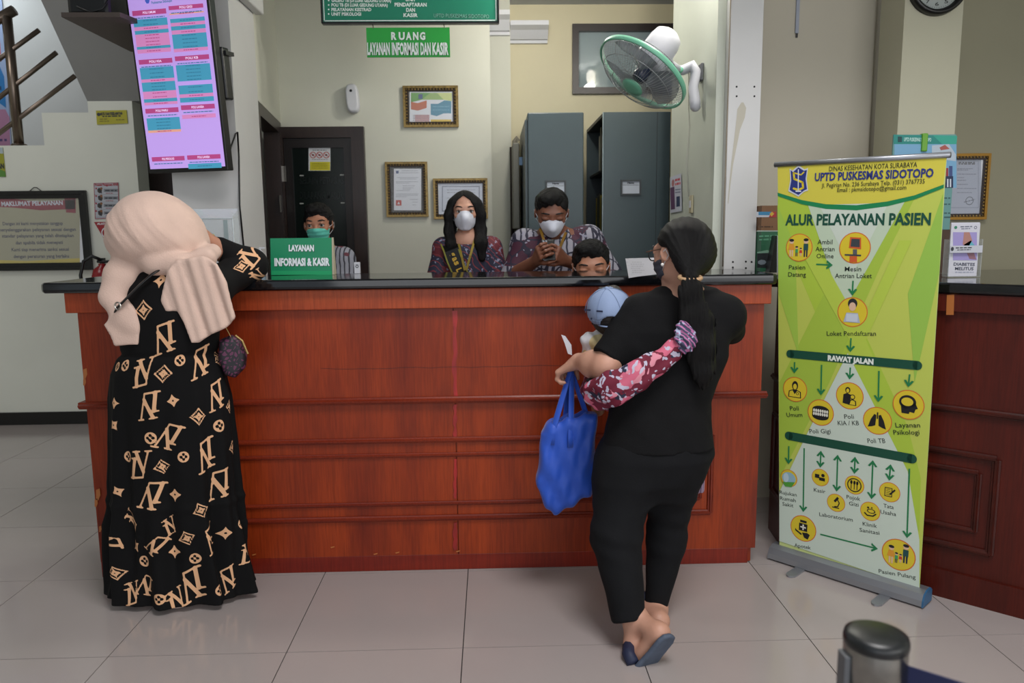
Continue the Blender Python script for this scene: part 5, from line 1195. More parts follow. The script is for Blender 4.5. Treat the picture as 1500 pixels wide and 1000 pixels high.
# shoulder strap and handbag
bm = bmesh.new(); tube(bm, [at(x, y, Y=Y) for x, y, Y in ((238, 392, 2.76), (222, 402, 2.735), (205, 417, 2.725), (188, 434, 2.715), (172, 450, 2.715), (166, 462, 2.76), (180, 480, 2.9), (240, 480, 3.02))], .011, 8, flat_=.4); st = obj('bag_strap', bm, BLACK, t, smooth=True)
bm = bmesh.new(); c = at(173, 448, Y=2.70); tube(bm, [c+Vector((.010*math.cos(a), -.002, .013*math.sin(a))) for a in np.linspace(0, 2*PI, 13)], .003, 6); obj('strap_buckle', bm, STEEL, st)
hb = thing('handbag', 'small purple leopard print handbag with a gold edge at the hip of the dress', 'bag', at(345, 552, Y=2.84))
LEO = batik('leopard_print', '15101a', [('cell', '5c2848', 62, .17), ('noise', '15101a', 30, .60)], warp=.6, rough=.5)
S = SDF(); pts = [(322, 497), (340, 490), (354, 500), (362, 520), (360, 538), (345, 553), (330, 548), (320, 525)]
S.poly([at(x, y, Y=2.83) for x, y in pts], (-.25, 1, 0), .03, .02); build_sdf(S, 'bag_body', LEO, hb, step=.006)
bm = bmesh.new(); tube(bm, [at(x, y, Y=2.795) for x, y in ((345, 491), (355, 499), (363, 518))], .004, 6); obj('gold_edge', bm, GOLD, hb)
bm = bmesh.new(); tube(bm, [at(x, y, Y=2.81) for x, y in ((338, 493), (331, 480), (326, 466), (323, 452))], .0018, 6); obj('bag_chain', bm, GOLD, hb)
# ---------------- woman in black carrying a child
t = w2 = thing('person', 'person with long black ponytail in black T-shirt and trousers, back turned, carrying a child', 'person', at(955, 915, Z=0))
Yb = 2.63
trow = rowpx([(428, 968, 1040, 2.70, .8), (440, 940, 1058, 2.69, .6), (455, 922, 1068, 2.68, .58), (480, 904, 1070, 2.66, .6), (520, 902, 1066, 2.64, .62), (560, 898, 1050, 2.62, .64), (590, 893, 1040, 2.61, .64), (625, 886, 1042, 2.60, .66), (652, 880, 1046, 2.60, .68)])
shL, slL, elL, wrL = at(939, 461, Y=2.66), at(890, 522, Y=2.60), at(888, 537, Y=2.59), at(848, 529, Y=2.72)
shR, elR2, wrR2 = at(1060, 462, Y=2.68), at(1070, 482, Y=2.84), at(1015, 440, Y=2.92)
S = SDF(); S.loft(trow, .01); S.cone(at(990, 437, Y=2.7), shL, .055, .062, .06); S.cone(at(1010, 437, Y=2.7), shR, .055, .062, .06)
S.cone(shL, slL+(slL-shL).normalized()*.06, .066, .057, .05); S.cone(shR, elR2, .064, .056, .05)
N = noise3(5, 24); N2 = noise3(8, 55)
S.disp = lambda x, y, z: .006*N(x, y, z)+.002*N2(x, y, z)
ad = (slL-shL).normalized(); S.fn(lambda x, y, z, p=slL+ad*.012, n=ad: np.where((x < at(907, 520, Y=2.6).x+0*y+0*z) & (z > slL.z-.075), (x-p.x)*n.x+(y-p.y)*n.y+(z-p.z)*n.z, -.1), .0)
build_sdf(S, 'shirt', BLACKF, t, step=.0065)
# body
h2 = Head(at(996, 370, Y=2.66), .222, .55, -.12, .04, jaw=1.05)
B = SDF(); h2.prims(B, at(1002, 440, Y=2.68), .23)
B.loft([(z, cx, cy, rx*.85, ry*.8) for z, cx, cy, rx, ry in trow], .03)
B.cone(at(1000, 440, Y=2.69), shL, .05, .052, .05); B.cone(at(1000, 440, Y=2.69), shR, .05, .052, .05)
B.cone(shL, elL, .052, .047, .03); B.cone(elL, elL.lerp(wrL, .45), .050, .046, .03); B.cone(elL.lerp(wrL, .45), wrL, .044, .030, .03)
B.cone(shR, elR2, .05, .042, .03); B.cone(elR2, wrR2, .04, .028, .03); hand(B, wrR2, (-1, .05, .1), (0, 0, -1), 1, .95, (.2, .3, .2))
hand(B, wrL, (-.62, .52, -.42), (.45, -.05, -1), -1, .98, (.75, 1.15, .8), thumb=(.9, .7))
# legs: the near foot is pushed up on its toes, the far one stands
hipL, knL, anL = at(925, 690, Y=2.60), at(902, 784, Y=2.53), at(930, 905, Y=2.42)
hipR, knR, anR = at(998, 690, Y=2.62), at(976, 792, Y=2.63), at(961, 893, Y=2.60)
B.chain([hipL, knL, anL], [.085, .055, .034], .03); B.chain([hipR+Vector((-.035, 0, 0)), knR, anR], [.075, .05, .034], .03)
hlL, toL = at(966, 926, Y=2.33), at(919, 984, Y=2.375)
B.cone(anL, hlL, .034, .031, .03); B.cone(anL, anL.lerp(toL, .6), .032, .027, .03); B.cone(hlL, toL, .027, .024, .03)
fd = (toL-hlL).normalized(); sn_ = Vector((.45, -.85, -.1)); sn_ = (sn_-fd*sn_.dot(fd)).normalized(); lt_ = fd.cross(sn_).normalized()
for i in range(5): a_ = toL-fd*.005+lt_*(.022-.011*i)-sn_*.004; B.cone(a_, a_+fd*(.034-.004*i), .0105-.0012*i, .009-.001*i, .006)
hlR = at(965, 909, Z=.05); toR = hlR+Vector((-.06, .19, -.018))
B.cone(anR, hlR, .034, .032, .03); B.cone(hlR, toR, .032, .028, .03); B.cone(anR, toR, .03, .02, .03)
build_sdf(B, 'body', SKIN2, t, step=.009, fine=[h2.box(.004), fbox(wrL+Vector((-.04, .03, -.03)), .10, .003), fbox(toL.lerp(hlL, .5), .12, .004)])
# trousers
S = SDF(); S.loft(rowpx([(640, 886, 1042, 2.60, .66), (665, 878, 1046, 2.60, .68), (700, 872, 1028, 2.60, .66), (725, 880, 1006, 2.60, .6)]), .05)
S.cone(hipL+Vector((-.012, 0, .03)), knL, .108, .084, .05); S.cone(knL, at(921, 905, Y=2.42), .086, .058, .03)
S.cone(hipR+Vector((-.03, 0, .02)), knR, .098, .066, .05); S.cone(knR, at(961, 884, Y=2.60), .070, .042, .03)
N = noise3(21, 30); S.disp = lambda x, y, z: .004*N(x, y, z)+.0025*np.sin(z*90+x*20)*np.exp(-((z-knL.z)/.07)**2)
cL = at(921, 909, Y=2.42); cdir = (cL-knL).normalized(); cR = at(961, 888, Y=2.60)
S.fn(lambda x, y, z: np.where(y < 2.525, (x-cL.x)*cdir.x+(y-cL.y)*cdir.y+(z-cL.z)*cdir.z, cR.z-z), 0)
build_sdf(S, 'trousers', BLACKT, t, step=.007)
# sandals
def sandal(heel, toe, nrm, lat):
    f = (toe-heel).normalized(); L = (toe-heel).length; S = SDF(); pts = []
    prof = [(-.18, .0), (-.14, .024), (-.02, .034), (.3, .034), (.6, .040), (.85, .046), (1.05, .038), (1.16, .018), (1.19, 0)]
    P = [heel+f*(u*L)+lat*w_+nrm*.036 for u, w_ in prof]+[heel+f*(u*L)-lat*w_+nrm*.036 for u, w_ in prof[::-1][1:-1]]
    S.poly(P, nrm, .009, .006); o = build_sdf(S, 'sandal', mat('blue_grey_sole', '4b5566', .7, var=.15, scale=30), t, step=.005)
    bm = bmesh.new(); c0 = heel+f*(L*.62); R = .036
    tube(bm, [c0+lat*.046+nrm*.026, c0+lat*.044-nrm*.01, c0+lat*.025-nrm*.038, c0-nrm*.044, c0-lat*.025-nrm*.038, c0-lat*.044-nrm*.01, c0-lat*.046+nrm*.026], .022, 8, flat_=1); obj('sandal_strap', bm, NAVY, o, smooth=True)
    return o
sandal(hlL+fd*-.0, toL, sn_, lt_); fR = (toR-hlR).normalized(); sandal(hlR+Vector((.004, 0, -.004)), toR, Vector((0, 0, -1))*1.0, Vector((1, .3, 0)).normalized())
# hair, tie, ponytail
S = SDF(); s = h2.s
S.ell(h2.p(0, -.11, .13), h2.r(.405, .455, .415), h2.R, .05*s); S.ell(h2.p(-.02, -.28, -.10), h2.r(.31, .30, .28), h2.R, .15*s)
tie = at(1011, 404, Y=2.525)
S.cone(h2.p(0, -.25, -.05), tie, .068, .024, .05)
N = noise3(2, 150); 
def hcut(x, y, z):
    lx, ly, lz = h2.loc(x, y, z); line = np.interp(ly.ravel(), [-.7, -.38, -.26, -.17, -.11, .02, .1, .25, .45], [-.6, -.5, -.36, -.12, .05, .08, .12, .27, .3]).reshape(ly.shape); return (line-lz)*s
S.fn(hcut, .02*s); S.disp = lambda x, y, z: .0006*N(x, y, z)+.0011*np.sin(np.arctan2(z-tie.z+0*y, x-tie.x+0*y)*46+3*N(x*.3, y*.3, z*.3))
build_sdf(S, 'hair', HAIR, t, step=.005)
bm = bmesh.new(); tube(bm, [tie+Vector((.036*math.cos(a), .026*math.sin(a), -.006+.006*math.sin(a))) for a in np.linspace(0, 2*PI, 17)], .007, 8); obj('hair_tie', bm, mat('beige_hair_tie', 'b4926e', .6), t, smooth=True)
S = SDF(); S.chain([tie, at(1012, 425, Y=2.50), at(1018, 465, Y=2.505), at(1024, 510, Y=2.495), at(1029, 545, Y=2.49), at(1030, 566, Y=2.49)], [.020, .034, .048, .048, .032, .012], .03, n=(0, 1, 0), f=1.9)
S.cone(at(1004, 430, Y=2.505), at(1000, 478, Y=2.50), .018, .004, .02, n=(0, 1, 0), f=1.5); S.cone(at(1038, 470, Y=2.51), at(1048, 545, Y=2.50), .022, .004, .02, n=(0, 1, 0), f=1.5)
S.disp = lambda x, y, z: .0025*np.sin((x+.12*(z-1.1))*420+3*np.sin(z*9))+.002*np.sin(x*900+z*40)
build_sdf(S, 'ponytail', HAIR, t, step=.0045, relax=0)
# glasses, earring
bm = bmesh.new(); tube(bm, [h2.p(-.345, .0, .06), h2.p(-.335, .2, .055), h2.p(-.315, .42, .05)], .0022, 6); gl = obj('glasses_temple', bm, mat('brown_frame', '5a3a2c', .3), t)
bm = bmesh.new(); c = h2.p(-.17, .47, .0); tube(bm, [h2.p(-.17+.11*math.cos(a), .45-.04*abs(math.cos(a)), .0+.085*math.sin(a)) for a in np.linspace(0, 2*PI, 19)], .0022, 6); obj('glasses_rim', bm, BLACK, gl)
bm = bmesh.new(); tube(bm, [h2.p(.17+.11*math.cos(a), .45-.04*abs(math.cos(a)), .0+.085*math.sin(a)) for a in np.linspace(0, 2*PI, 19)], .0022, 6); obj('glasses_rim', bm, BLACK, gl)
bm = bmesh.new(); bmesh.ops.create_uvsphere(bm, u_segments=12, v_segments=8, radius=.006, matrix=Matrix.Translation(h2.p(-.385, -.0, -.19))); obj('earring', bm, mat('pearl', 'd8d6d2', .2), t, smooth=True)
h2.details(t); h2.mask(t, mat('grey_mask_fabric', '3f424e', .7), 'surg')
# ---------------- batik sling
SLING = batik('red_batik_cloth', '6a0f2c', [('noise', 'c8607a', 15, .58), ('noise', '23263e', 26, .62), ('noise', 'b9b4c8', 55, .60), ('noise', 'd88a9a', 30, .66)], warp=.5, rough=.75)
sl = thing('baby_sling', 'maroon batik cloth sling with pink flowers knotted on the back of the black T-shirt', 'sling', at(900, 600, Y=2.7))
S = SDF(); n_ = (.15, 1, .1)
pts = [(1003, 494, 2.487, .026), (985, 512, 2.482, .030), (960, 533, 2.476, .040), (930, 553, 2.475, .050), (900, 568, 2.485, .055), (880, 575, 2.55, .06)]
S.chain([at(x, y, Y=Y) for x, y, Y, r in pts], [p[3] for p in pts], .03, n=n_, f=2.3)
S.ell(at(880, 572, Y=2.70), (.072, .12, .062), Matrix.Rotation(.25, 3, 'Y'), .05); S.ell(at(905, 560, Y=2.80), (.11, .09, .11), None, .06)
N = noise3(31, 40)
S.disp = lambda x, y, z: .004*np.sin((z*.85-x*.55)*150+2*np.sin(x*20))+.002*N(x, y, z)
S.fn(lambda x, y, z: 1*(y-2.93)+0*x+0*z, 0)
build_sdf(S, 'cloth_band', SLING, sl, step=.0055, relax=0)
PINK = batik('pink_batik_end', '3a3c58', [('diag', 'b06a98', 30, .6), ('noise', 'aab0cc', 60, .58)], warp=.5)
S = SDF(); S.ell(at(1005, 497, Y=2.462), (.038, .022, .034), Matrix.Rotation(.3, 3, 'Y'), .02); S.ell(at(1001, 482, Y=2.465), (.026, .015, .030), None, .02); S.poly([at(x, y, Y=2.462) for x, y in ((998, 505), (1012, 503), (1016, 512), (1003, 518), (996, 511))], (0, 1, 0), .008, .004, .01)
S.disp = lambda x, y, z: .003*np.sin(z*260+x*200); build_sdf(S, 'knot', PINK, sl, step=.0045, relax=0)
S = SDF(); S.poly([at(x, y, Y=2.66) for x, y in ((1020, 660), (1034, 668), (1031, 720), (1024, 722), (1016, 730), (1008, 734), (1010, 690))], (0, 1, 0), .006, .003, wav=lambda x, y, z: .005*np.sin(x*160)); build_sdf(S, 'hanging_fringe', batik('fringe_cloth', 'a88fa4', [('wave', '6a5a78', 40, .7)], warp=.2), sl, step=.0045, relax=0)
# ---------------- child
t = by = thing('person', 'small child in a light blue cap held in the red batik sling', 'person', at(895, 560, Y=2.76))
hb_ = Head(at(893, 460, Y=2.735), .176, -.12, .27, -.12, jaw=1.1, wide=1.05)
B = SDF(); hb_.prims(B, at(893, 500, Y=2.745), .2); B.cone(at(893, 502, Y=2.76), at(893, 540, Y=2.79), .055, .06, .03)
B.cone(at(872, 505, Y=2.75), at(862, 535, Y=2.76), .028, .024, .02); B.cone(at(862, 535, Y=2.76), at(870, 548, Y=2.84), .022, .018, .02); B.cone(at(900, 510, Y=2.80), at(912, 535, Y=2.87), .028, .022, .02)
for x in (882, 915): B.chain([at(x, 548, Y=2.79), at(x-8, 562, Y=2.88), at(x-6, 600, Y=2.90)], [.042, .036, .026], .03)
hand(B, at(870, 548, Y=2.84), (.2, .9, .2), (0, 0, -1), 1, .5); build_sdf(B, 'body', SKIN, t, step=.006, fine=[hb_.box(.0035)])
S = SDF(); S.cone(at(893, 505, Y=2.76), at(893, 545, Y=2.79), .068, .075, .03); S.cone(at(870, 503, Y=2.75), at(862, 528, Y=2.76), .036, .034, .03); S.cone(at(893, 497, Y=2.75), at(893, 503, Y=2.75), .05, .055, .02)
S.ell(at(863, 497, Y=2.735), (.032, .034, .026), None, .02); S.disp = lambda x, y, z: .002*np.sin(x*160+z*90); build_sdf(S, 'romper', batik('white_yellow_cloth', 'c8c6ca', [('noise', 'c9b98a', 12, .55)], warp=.1), t, step=.005)
hb_.short_hair(t, mat('dark_brown_hair', '1b1310', .6), seed=4)
CAP = mat('light_blue_cotton', '8597b8', .75, var=.06, scale=12, bump=.1, bscale=300)
S = SDF(); s = hb_.s
S.ell(hb_.p(0, -.06, .13), hb_.r(.455, .515, .455), hb_.R, 0)
S.fn(lambda x, y, z: (lambda l: ((-.03+.16*l[1])-l[2])*s)(hb_.loc(x, y, z)), .01)
S.ell(hb_.p(0, -.06, .08), hb_.r(.425, .485, .43), hb_.R, 0, '-')
S.ell(hb_.p(0, -.56, -.02), hb_.r(.20, .25, .19), hb_.R, .0, '-')
S.poly([hb_.p(x, y, .02-.06*(y > .6)) for x, y in ((-.32, .36), (-.28, .65), (-.12, .82), (.12, .82), (.28, .65), (.32, .36))], hb_.R @ Vector((0, .1, 1)), .005, .004, .01)
cap_o = build_sdf(S, 'cap', CAP, t, step=.0042)
bm = bmesh.new(); tube(bm, [hb_.p(.30*math.sin(a)*1.0, -.06-.50*math.cos(a), -.045) for a in np.linspace(-.75, .75, 9)], .007, 8, flat_=.4); obj('cap_strap', bm, CAP, cap_o, smooth=True)
bm = bmesh.new(); bmesh.ops.create_uvsphere(bm, u_segments=12, v_segments=8, radius=.008, matrix=Matrix.Translation(hb_.p(0, -.06, .58))); obj('cap_button', bm, CAP, cap_o, smooth=True)
bm = bmesh.new()
for a in np.linspace(0, 2*PI, 7)[:-1]:
    ps = [hb_.p(.458*math.sin(e)*math.cos(a), -.06+.518*math.sin(e)*math.sin(a), .13+.458*math.cos(e)) for e in np.linspace(.05, 1.6, 12)]; tube(bm, ps, .0012, 4)
obj('cap_seam', bm, mat('cap_seam', '6f809f', .8), cap_o, kind='stuff')
s_ = Sheet(hb_.p(-.33, -.43, .12)+Vector((-.004, -.006, 0)), Vector((1, -.75, 0)), (0, 0, 1)); s_.pix = False; s_.ell((0, 0), .004, .004, NAVY, 1); s_.greek((-.03, .03), (-.002, .03), .006, NAVY, 1); s_.greek((.02, .028), (.045, .028), .006, NAVY, 1); s_.done('cap_emblem', cap_o)
# ---------------- things the woman holds
bg = thing('shopping_bag', 'bright blue non-woven shopping bag hanging from the hand of the woman in black', 'bag', at(835, 748, Y=2.75))
BLU = mat('blue_nonwoven', '1b4db8', .55, var=.08, scale=12, bump=.25, bscale=18, sheen=.2)
S = SDF(); Yg = 2.76
outl = [(790, 632), (800, 620), (815, 612), (835, 608), (855, 603), (872, 606), (873, 650), (871, 700), (866, 722), (845, 735), (822, 747), (810, 750), (800, 740), (790, 722), (787, 700), (790, 668)]
S.poly([at(x, y, Y=Yg) for x, y in outl], (0, 1, 0), .05, .035)
N = noise3(14, 30); S.disp = lambda x, y, z: .006*N(x, y, z)+.0035*np.sin(x*70+z*40)+.003*np.sin(x*120-z*30)
S.fn(lambda x, y, z: -(.032-np.abs(y-Yg))+np.maximum(0, at(830, 640, Y=Yg).z-z)*1.5+0*x, .006, op='-') if False else None
S.ell(at(832, 600, Y=Yg), (.085, .032, .05), Matrix.Rotation(-.15, 3, 'Y'), .01, '-')
build_sdf(S, 'bag_body', BLU, bg, step=.006)
hp = wrL+Vector((-.045, .035, -.055)); hx = at(836, 545, Y=2.77)
for a0, a1, dy in (((812, 625), (832, 622), -.04), ((828, 612), (860, 610), .035)):
    for q, e in enumerate((a0, a1)):
        bm = bmesh.new(); p0 = hx+Vector((.004*(q*2-1), dy*.2, .0)); p1 = at(*e, Y=Yg+dy)
        if dy < 0 and q == 1: p1 = at(836, 640, Y=Yg+dy-.012)
        if dy < 0 and q == 0: p1 = at(808, 636, Y=Yg+dy-.008)
        tube(bm, [hx+Vector((0, .0, .012)), p0, p0.lerp(p1, .5), p1, p1+Vector((0, 0, -.04))], [.009, .010, .012, .012, .012], 8, flat_=.25); obj('bag_handle', bm, BLU, bg, smooth=True)
bm = bmesh.new(); pp = [at(x, y, Y=2.775) for x, y in ((822, 490), (828, 492), (837, 505), (838, 520), (832, 518), (827, 502))]; prism(bm, pp, (0, .0008, 0)); tag(obj('paper_slip', bm, mat('white_paper', 'c9c9cf', .7)), 'small white paper slip sticking out of the fist that holds the blue bag', 'paper')
bm = bmesh.new(); a, b_, c, d = [at(x, y, Y=Y) for x, y, Y in ((916, 379, 3.13), (958, 378, 3.10), (962, 402, 2.99), (921, 408, 2.985))]
rows = []
for i in range(9):
    row = []
    for j in range(9):
        u, v = i/8, j/8; p = a.lerp(b_, u).lerp(d.lerp(c, u), v); p.z += .006*math.sin(u*5)*math.sin(v*3)+.002; row.append(bm.verts.new(p))
    rows.append(row)
for i in range(8):
    for j in range(8): bm.faces.new((rows[i][j], rows[i+1][j], rows[i+1][j+1], rows[i][j+1]))
bmesh.ops.solidify(bm, geom=bm.faces[:], thickness=.0008)
pf = thing('document', 'white printed form with small code square held above the counter edge', 'paper', d); obj('sheet', bm, mat('white_paper', 'c9c9cf', .7), pf, smooth=True)
n = (b_-a).cross(d-a).normalized(); n = -n if n.y > 0 else n
s_ = Sheet(a+n*.0075, (b_-a), n.cross(b_-a)); s_.n = n
for y, x0, x1 in ((384, 926, 940), (387, 924, 944), (390, 925, 942), (393, 924, 938), (396, 926, 944), (399, 926, 940)): s_.greek((x0, y), (x1, y), .0025, flat('77787f'), 1)
s_.done('print', pf)
# ================================================================ STAFF BEHIND THE COUNTER
def legs(B, x, y, sp=.09, hipz=.85, seat=None):
    for q in (-sp, sp):
        if seat is None: B.chain([(x+q, y, hipz), (x+q, y, .45), (x+q, y+.02, .09)], [.085, .055, .038], .03); B.cone((x+q, y+.02, .045), (x+q, y-.14, .04), .036, .03, .02)
        else: B.chain([(x+q, y, seat+.10), (x+q*1.4, y-.27, seat+.09), (x+q*1.3, y-.24, .09)], [.085, .06, .038], .03); B.cone((x+q*1.3, y-.22, .045), (x+q*1.3, y-.33, .04), .036, .03, .02)
def trousers(t, x, y, sp=.09, hipz=.9, m=None, seat=None):
    S = SDF()
    for q in (-sp, sp):
        if seat is None: S.chain([(x+q, y, hipz), (x+q, y, .45), (x+q, y+.02, .12)], [.108, .075, .06], .04)
        else: S.chain([(x+q, y, seat+.11), (x+q*1.4, y-.27, seat+.10), (x+q*1.3, y-.24, .12)], [.105, .08, .06], .04)
    S.cut((x, y, .10), (0, 0, -1)); build_sdf(S, 'trousers', m or BLACKT, t, step=.012)
    for q in (-sp, sp):
        S = SDF(); yy = y if seat is None else y-.22; S.cone((x+q*1.3, yy+.04, .03), (x+q*1.3, yy-.13, .03), .04, .042, n=(0, 0, 1), f=1.4); build_sdf(S, 'shoe', BLACK, t, step=.01)
WM = mat('white_mask_fabric', 'd3d6e2', .7, bump=.05, bscale=200)
# ---------------- young woman with long hair
Yg = 4.2; base = at(683, 400, Y=Yg)
t = g1 = thing('person', 'young person with long straight black hair, white mask and yellow-edged black sash in the office', 'person', (base.x, Yg, 0))
h = Head(at(681, 310, Y=Yg), .205, PI+.04, -.03, 0, jaw=.98)
neck = at(684, 352, Y=Yg+.01)
shl, shr = at(650, 364, Y=Yg+.02), at(719, 363, Y=Yg+.02)     # image left / right
ell_, elr = at(642, 410, Y=Yg), at(730, 410, Y=Yg)
B = SDF(); h.prims(B, neck, .19); B.cone(neck, shl, .045, .04, .05); B.cone(neck, shr, .045, .04, .05); B.cone(neck+Vector((0, .04, -.09)), neck+Vector((0, .03, -.5)), .105, .10, .05, n=(0, 1, 0), f=1.8); B.cone(neck+Vector((0, .03, -.5)), (base.x, Yg+.02, .85), .1, .12, .05, n=(0, 1, 0), f=1.6)
B.cone(shl, ell_, .04, .035, .03); B.cone(shr, elr, .04, .035, .03); wl, wr_ = ell_+Vector((.07, -.20, -.05)), elr+Vector((-.07, -.20, -.05)); B.cone(ell_, wl, .034, .024, .02); B.cone(elr, wr_, .034, .024, .02)
hand(B, wl, (.7, -.6, 0), (0, 0, -1), -1, .9); hand(B, wr_, (-.7, -.6, 0), (0, 0, -1), 1, .9); legs(B, base.x, Yg+.02)
build_sdf(B, 'body', SKIN2, t, step=.010, fine=[h.box(.0033)])
h.details(t); h.mask(t, WM, 'kf')
S = SDF(); s = h.s
S.ell(h.p(0, -.08, .14), h.r(.39, .45, .42), h.R, .03); S.ell(h.p(0, -.2, -.1), h.r(.40, .30, .35), h.R, .04)
for q, x2 in ((1, 663), (-1, 704)):
    S.chain([h.p(q*.30, .02, .18), h.p(q*.385, .03, -.1), h.p(q*.40, .05, -.5), at(x2+(1 if q > 0 else -1)*0, 356, Y=Yg-.04), at(x2+(-1 if q > 0 else 2), 378, Y=Yg-.055)], [.034, .030, .030, .034, .020], .03)
def cutf(x, y, z):
    lx, ly, lz = h.loc(x, y, z); a = np.abs(lx-.03); w_ = np.interp(lz.ravel(), [-.9, -.5, -.2, .1, .3, .42], [.20, .25, .29, .27, .16, .0]).reshape(lz.shape)
    return np.minimum(w_-a, ly-.02)*s*.9
S.fn(cutf, .008); N = noise3(41, 200); S.disp = lambda x, y, z: .0012*np.sin(x*700+6*np.sin(z*11))+.001*N(x, y, z)
build_sdf(S, 'hair', HAIR, t, step=.0042, relax=0)
BAT1 = batik('navy_red_batik', '23263d', [('noise', '5e1a26', 9, .57), ('noise', '8a8fa8', 55, .63), ('diag', '7d3138', 14, .93)], warp=.5)
S = SDF(); S.cone(neck+Vector((0, .02, -.03)), shl, .045, .056, .05); S.cone(neck+Vector((0, .02, -.03)), shr, .045, .056, .05)
S.loft(rowpx([(352, 671, 697, Yg+.02, .9), (360, 652, 716, Yg+.02, .7), (372, 646, 722, Yg+.02), (400, 650, 718, Yg+.02), (470, 652, 716, Yg+.02), (520, 648, 720, Yg+.02)]), .02)
S.cone(shl, ell_+Vector((-.008, 0, 0)), .055, .06, .04); S.cone(shr, elr+Vector((.008, 0, 0)), .055, .06, .04)
S.ell(neck+Vector((0, -.03, .025)), (.050, .07, .045), None, .01, '-'); S.disp = lambda x, y, z: .003*N(x*.2, y*.2, z*.2)
S.fn(lambda x, y, z: -(z-ell_.z+.02)+0*x+0*y-10*((np.abs(x-base.x) < .145)), 0)
build_sdf(S, 'blouse', BAT1, t, step=.007)
# sash, lettering, lanyard
def ribbon(name, pts, w, m, parent, thick=.003, side=(1, 0, 0)):
    bm = bmesh.new(); pts = [Vector(p) for p in pts]; A = []
    for i, p in enumerate(pts):
        d = (pts[min(i+1, len(pts)-1)]-pts[max(i-1, 0)]).normalized(); nrm = Vector((0, -1, .15)); l = d.cross(nrm).normalized(); A.append((bm.verts.new(p-l*w/2), bm.verts.new(p+l*w/2)))
    for a, b in zip(A, A[1:]): bm.faces.new((a[0], a[1], b[1], b[0]))
    bmesh.ops.solidify(bm, geom=bm.faces[:], thickness=thick); return obj(name, bm, m, parent)
ys = Yg-.085
sash = [at(657, 357, Y=Yg-.05), at(661, 366, Y=Yg-.088), at(667, 384, Y=ys-.015), at(675, 402, Y=ys-.015), at(690, 430, Y=ys-.01)]
so = ribbon('sash', sash, .083, mat('black_satin', '0a0a0c', .4), t)
for q in (-1, 1): ribbon('sash_border', [p+Vector((q*.041, -.004, -.0*q)) for p in sash], .008, mat('lime_border', 'a3a043', .6), so)
sx = Sheet(at(668, 384, Y=ys-.021), (at(675, 402, Y=ys-.02)-at(667, 384, Y=ys-.02)), Vector((1, 0, .35))); sx.pix = False
if sx.n.y > 0: sx.n = -sx.n
for k, (ch, u) in enumerate((('g', -.055), ('a', -.028), ('s', -.005), ('L', .035), ('a', .065))): sx.text(ch, (u, -.0), (u+.02, -.0), .034 if ch == 'L' else .026, flat('b8962e'), 1, .04)
sx.done('sash_lettering', so)
LY = mat('yellow_lanyard', 'b09a3c', .6)
for a, b_ in (((672, 357), (681, 396)), ((695, 352), (683, 396))): ribbon('lanyard', [at(*a, Y=Yg-.05), at((a[0]+b_[0])/2, (a[1]+b_[1])/2, Y=Yg-.112), at(*b_, Y=Yg-.118)], .012, LY, t)
sx = SDF(); trousers(t, base.x, Yg+.02)
# ---------------- man looking at his phone
Ym = 4.12; base = at(815, 420, Y=Ym)
t = thing('person', 'person in grey and maroon batik shirt and white cone mask looking down at a phone', 'person', (base.x, Ym, 0))
h = Head(at(808, 311, Y=Ym-.05), .225, PI-.02, -.42, 0, eyes='down', jaw=1.12, wide=1.06)
neck = at(812, 347, Y=Ym+.03); shl, shr = at(768, 356, Y=Ym+.03), at(862, 350, Y=Ym+.03)
ell_, elr = at(752, 404, Y=Ym-.02), at(893, 402, Y=Ym-.02); wl, wr_ = at(786, 381, Y=Ym-.24), at(826, 381, Y=Ym-.24)
B = SDF(); h.prims(B, neck, .24); B.cone(neck, shl, .05, .05, .05); B.cone(neck, shr, .05, .05, .05); B.cone(neck+Vector((0, .04, -.11)), neck+Vector((0, .03, -.5)), .125, .12, .05, n=(0, 1, 0), f=1.8); B.cone(neck+Vector((0, .03, -.5)), (base.x, Ym+.02, .85), .12, .12, .05, n=(0, 1, 0), f=1.6)
B.cone(shl, ell_, .05, .044, .03); B.cone(shr, elr, .05, .044, .03); B.cone(ell_, wl, .046, .029, .03); B.cone(elr, wr_, .046, .029, .03)
ph = at(803, 366, Y=Ym-.30)
hand(B, wl, (ph-wl)+Vector((-.045, 0, -.02)), (.8, -.1, .35), -1, .95, (.5, .8, .5), thumb=(.5, .4)); hand(B, wr_, (ph-wr_)+Vector((.045, 0, -.02)), (-.8, -.1, .35), 1, .95, (.5, .8, .5), thumb=(.5, .4)); legs(B, base.x, Ym+.02)
build_sdf(B, 'body', SKIN3, t, step=.010, fine=[h.box(.0035), fbox(ph, .12, .003)])
h.details(t); h.mask(t, WM, 'cup'); h.short_hair(t, seed=2)
BAT2 = batik('grey_maroon_batik', '9795a0', [('wave', '2b2a3c', 9, .80), ('noise', '451a30', 6, .54), ('cell', '201f34', 15, -.06), ('noise', '8f8fa0', 40, .66)], warp=.4)
S = SDF(); S.cone(neck+Vector((0, .03, -.02)), shl, .055, .068, .06); S.cone(neck+Vector((0, .03, -.02)), shr, .055, .068, .06)
S.loft(rowpx([(340, 792, 832, Ym+.04, .9), (352, 770, 858, Ym+.03, .6), (370, 762, 868, Ym+.02, .62), (400, 764, 866, Ym+.02), (480, 766, 864, Ym+.02), (540, 762, 868, Ym+.02)]), .02)
S.cone(shl, ell_, .066, .072, .05); S.cone(shr, elr, .066, .070, .05)
S.ell(neck+Vector((0, -.04, .03)), (.055, .08, .05), None, .01, '-'); N = noise3(51, 26); S.disp = lambda x, y, z: .005*N(x, y, z)
S.fn(lambda x, y, z, c=ell_: -(z-c.z-.005)+0*x+0*y-10*((np.abs(x-base.x) < .17)), 0)
build_sdf(S, 'shirt', BAT2, t, step=.007)
bm = bmesh.new()
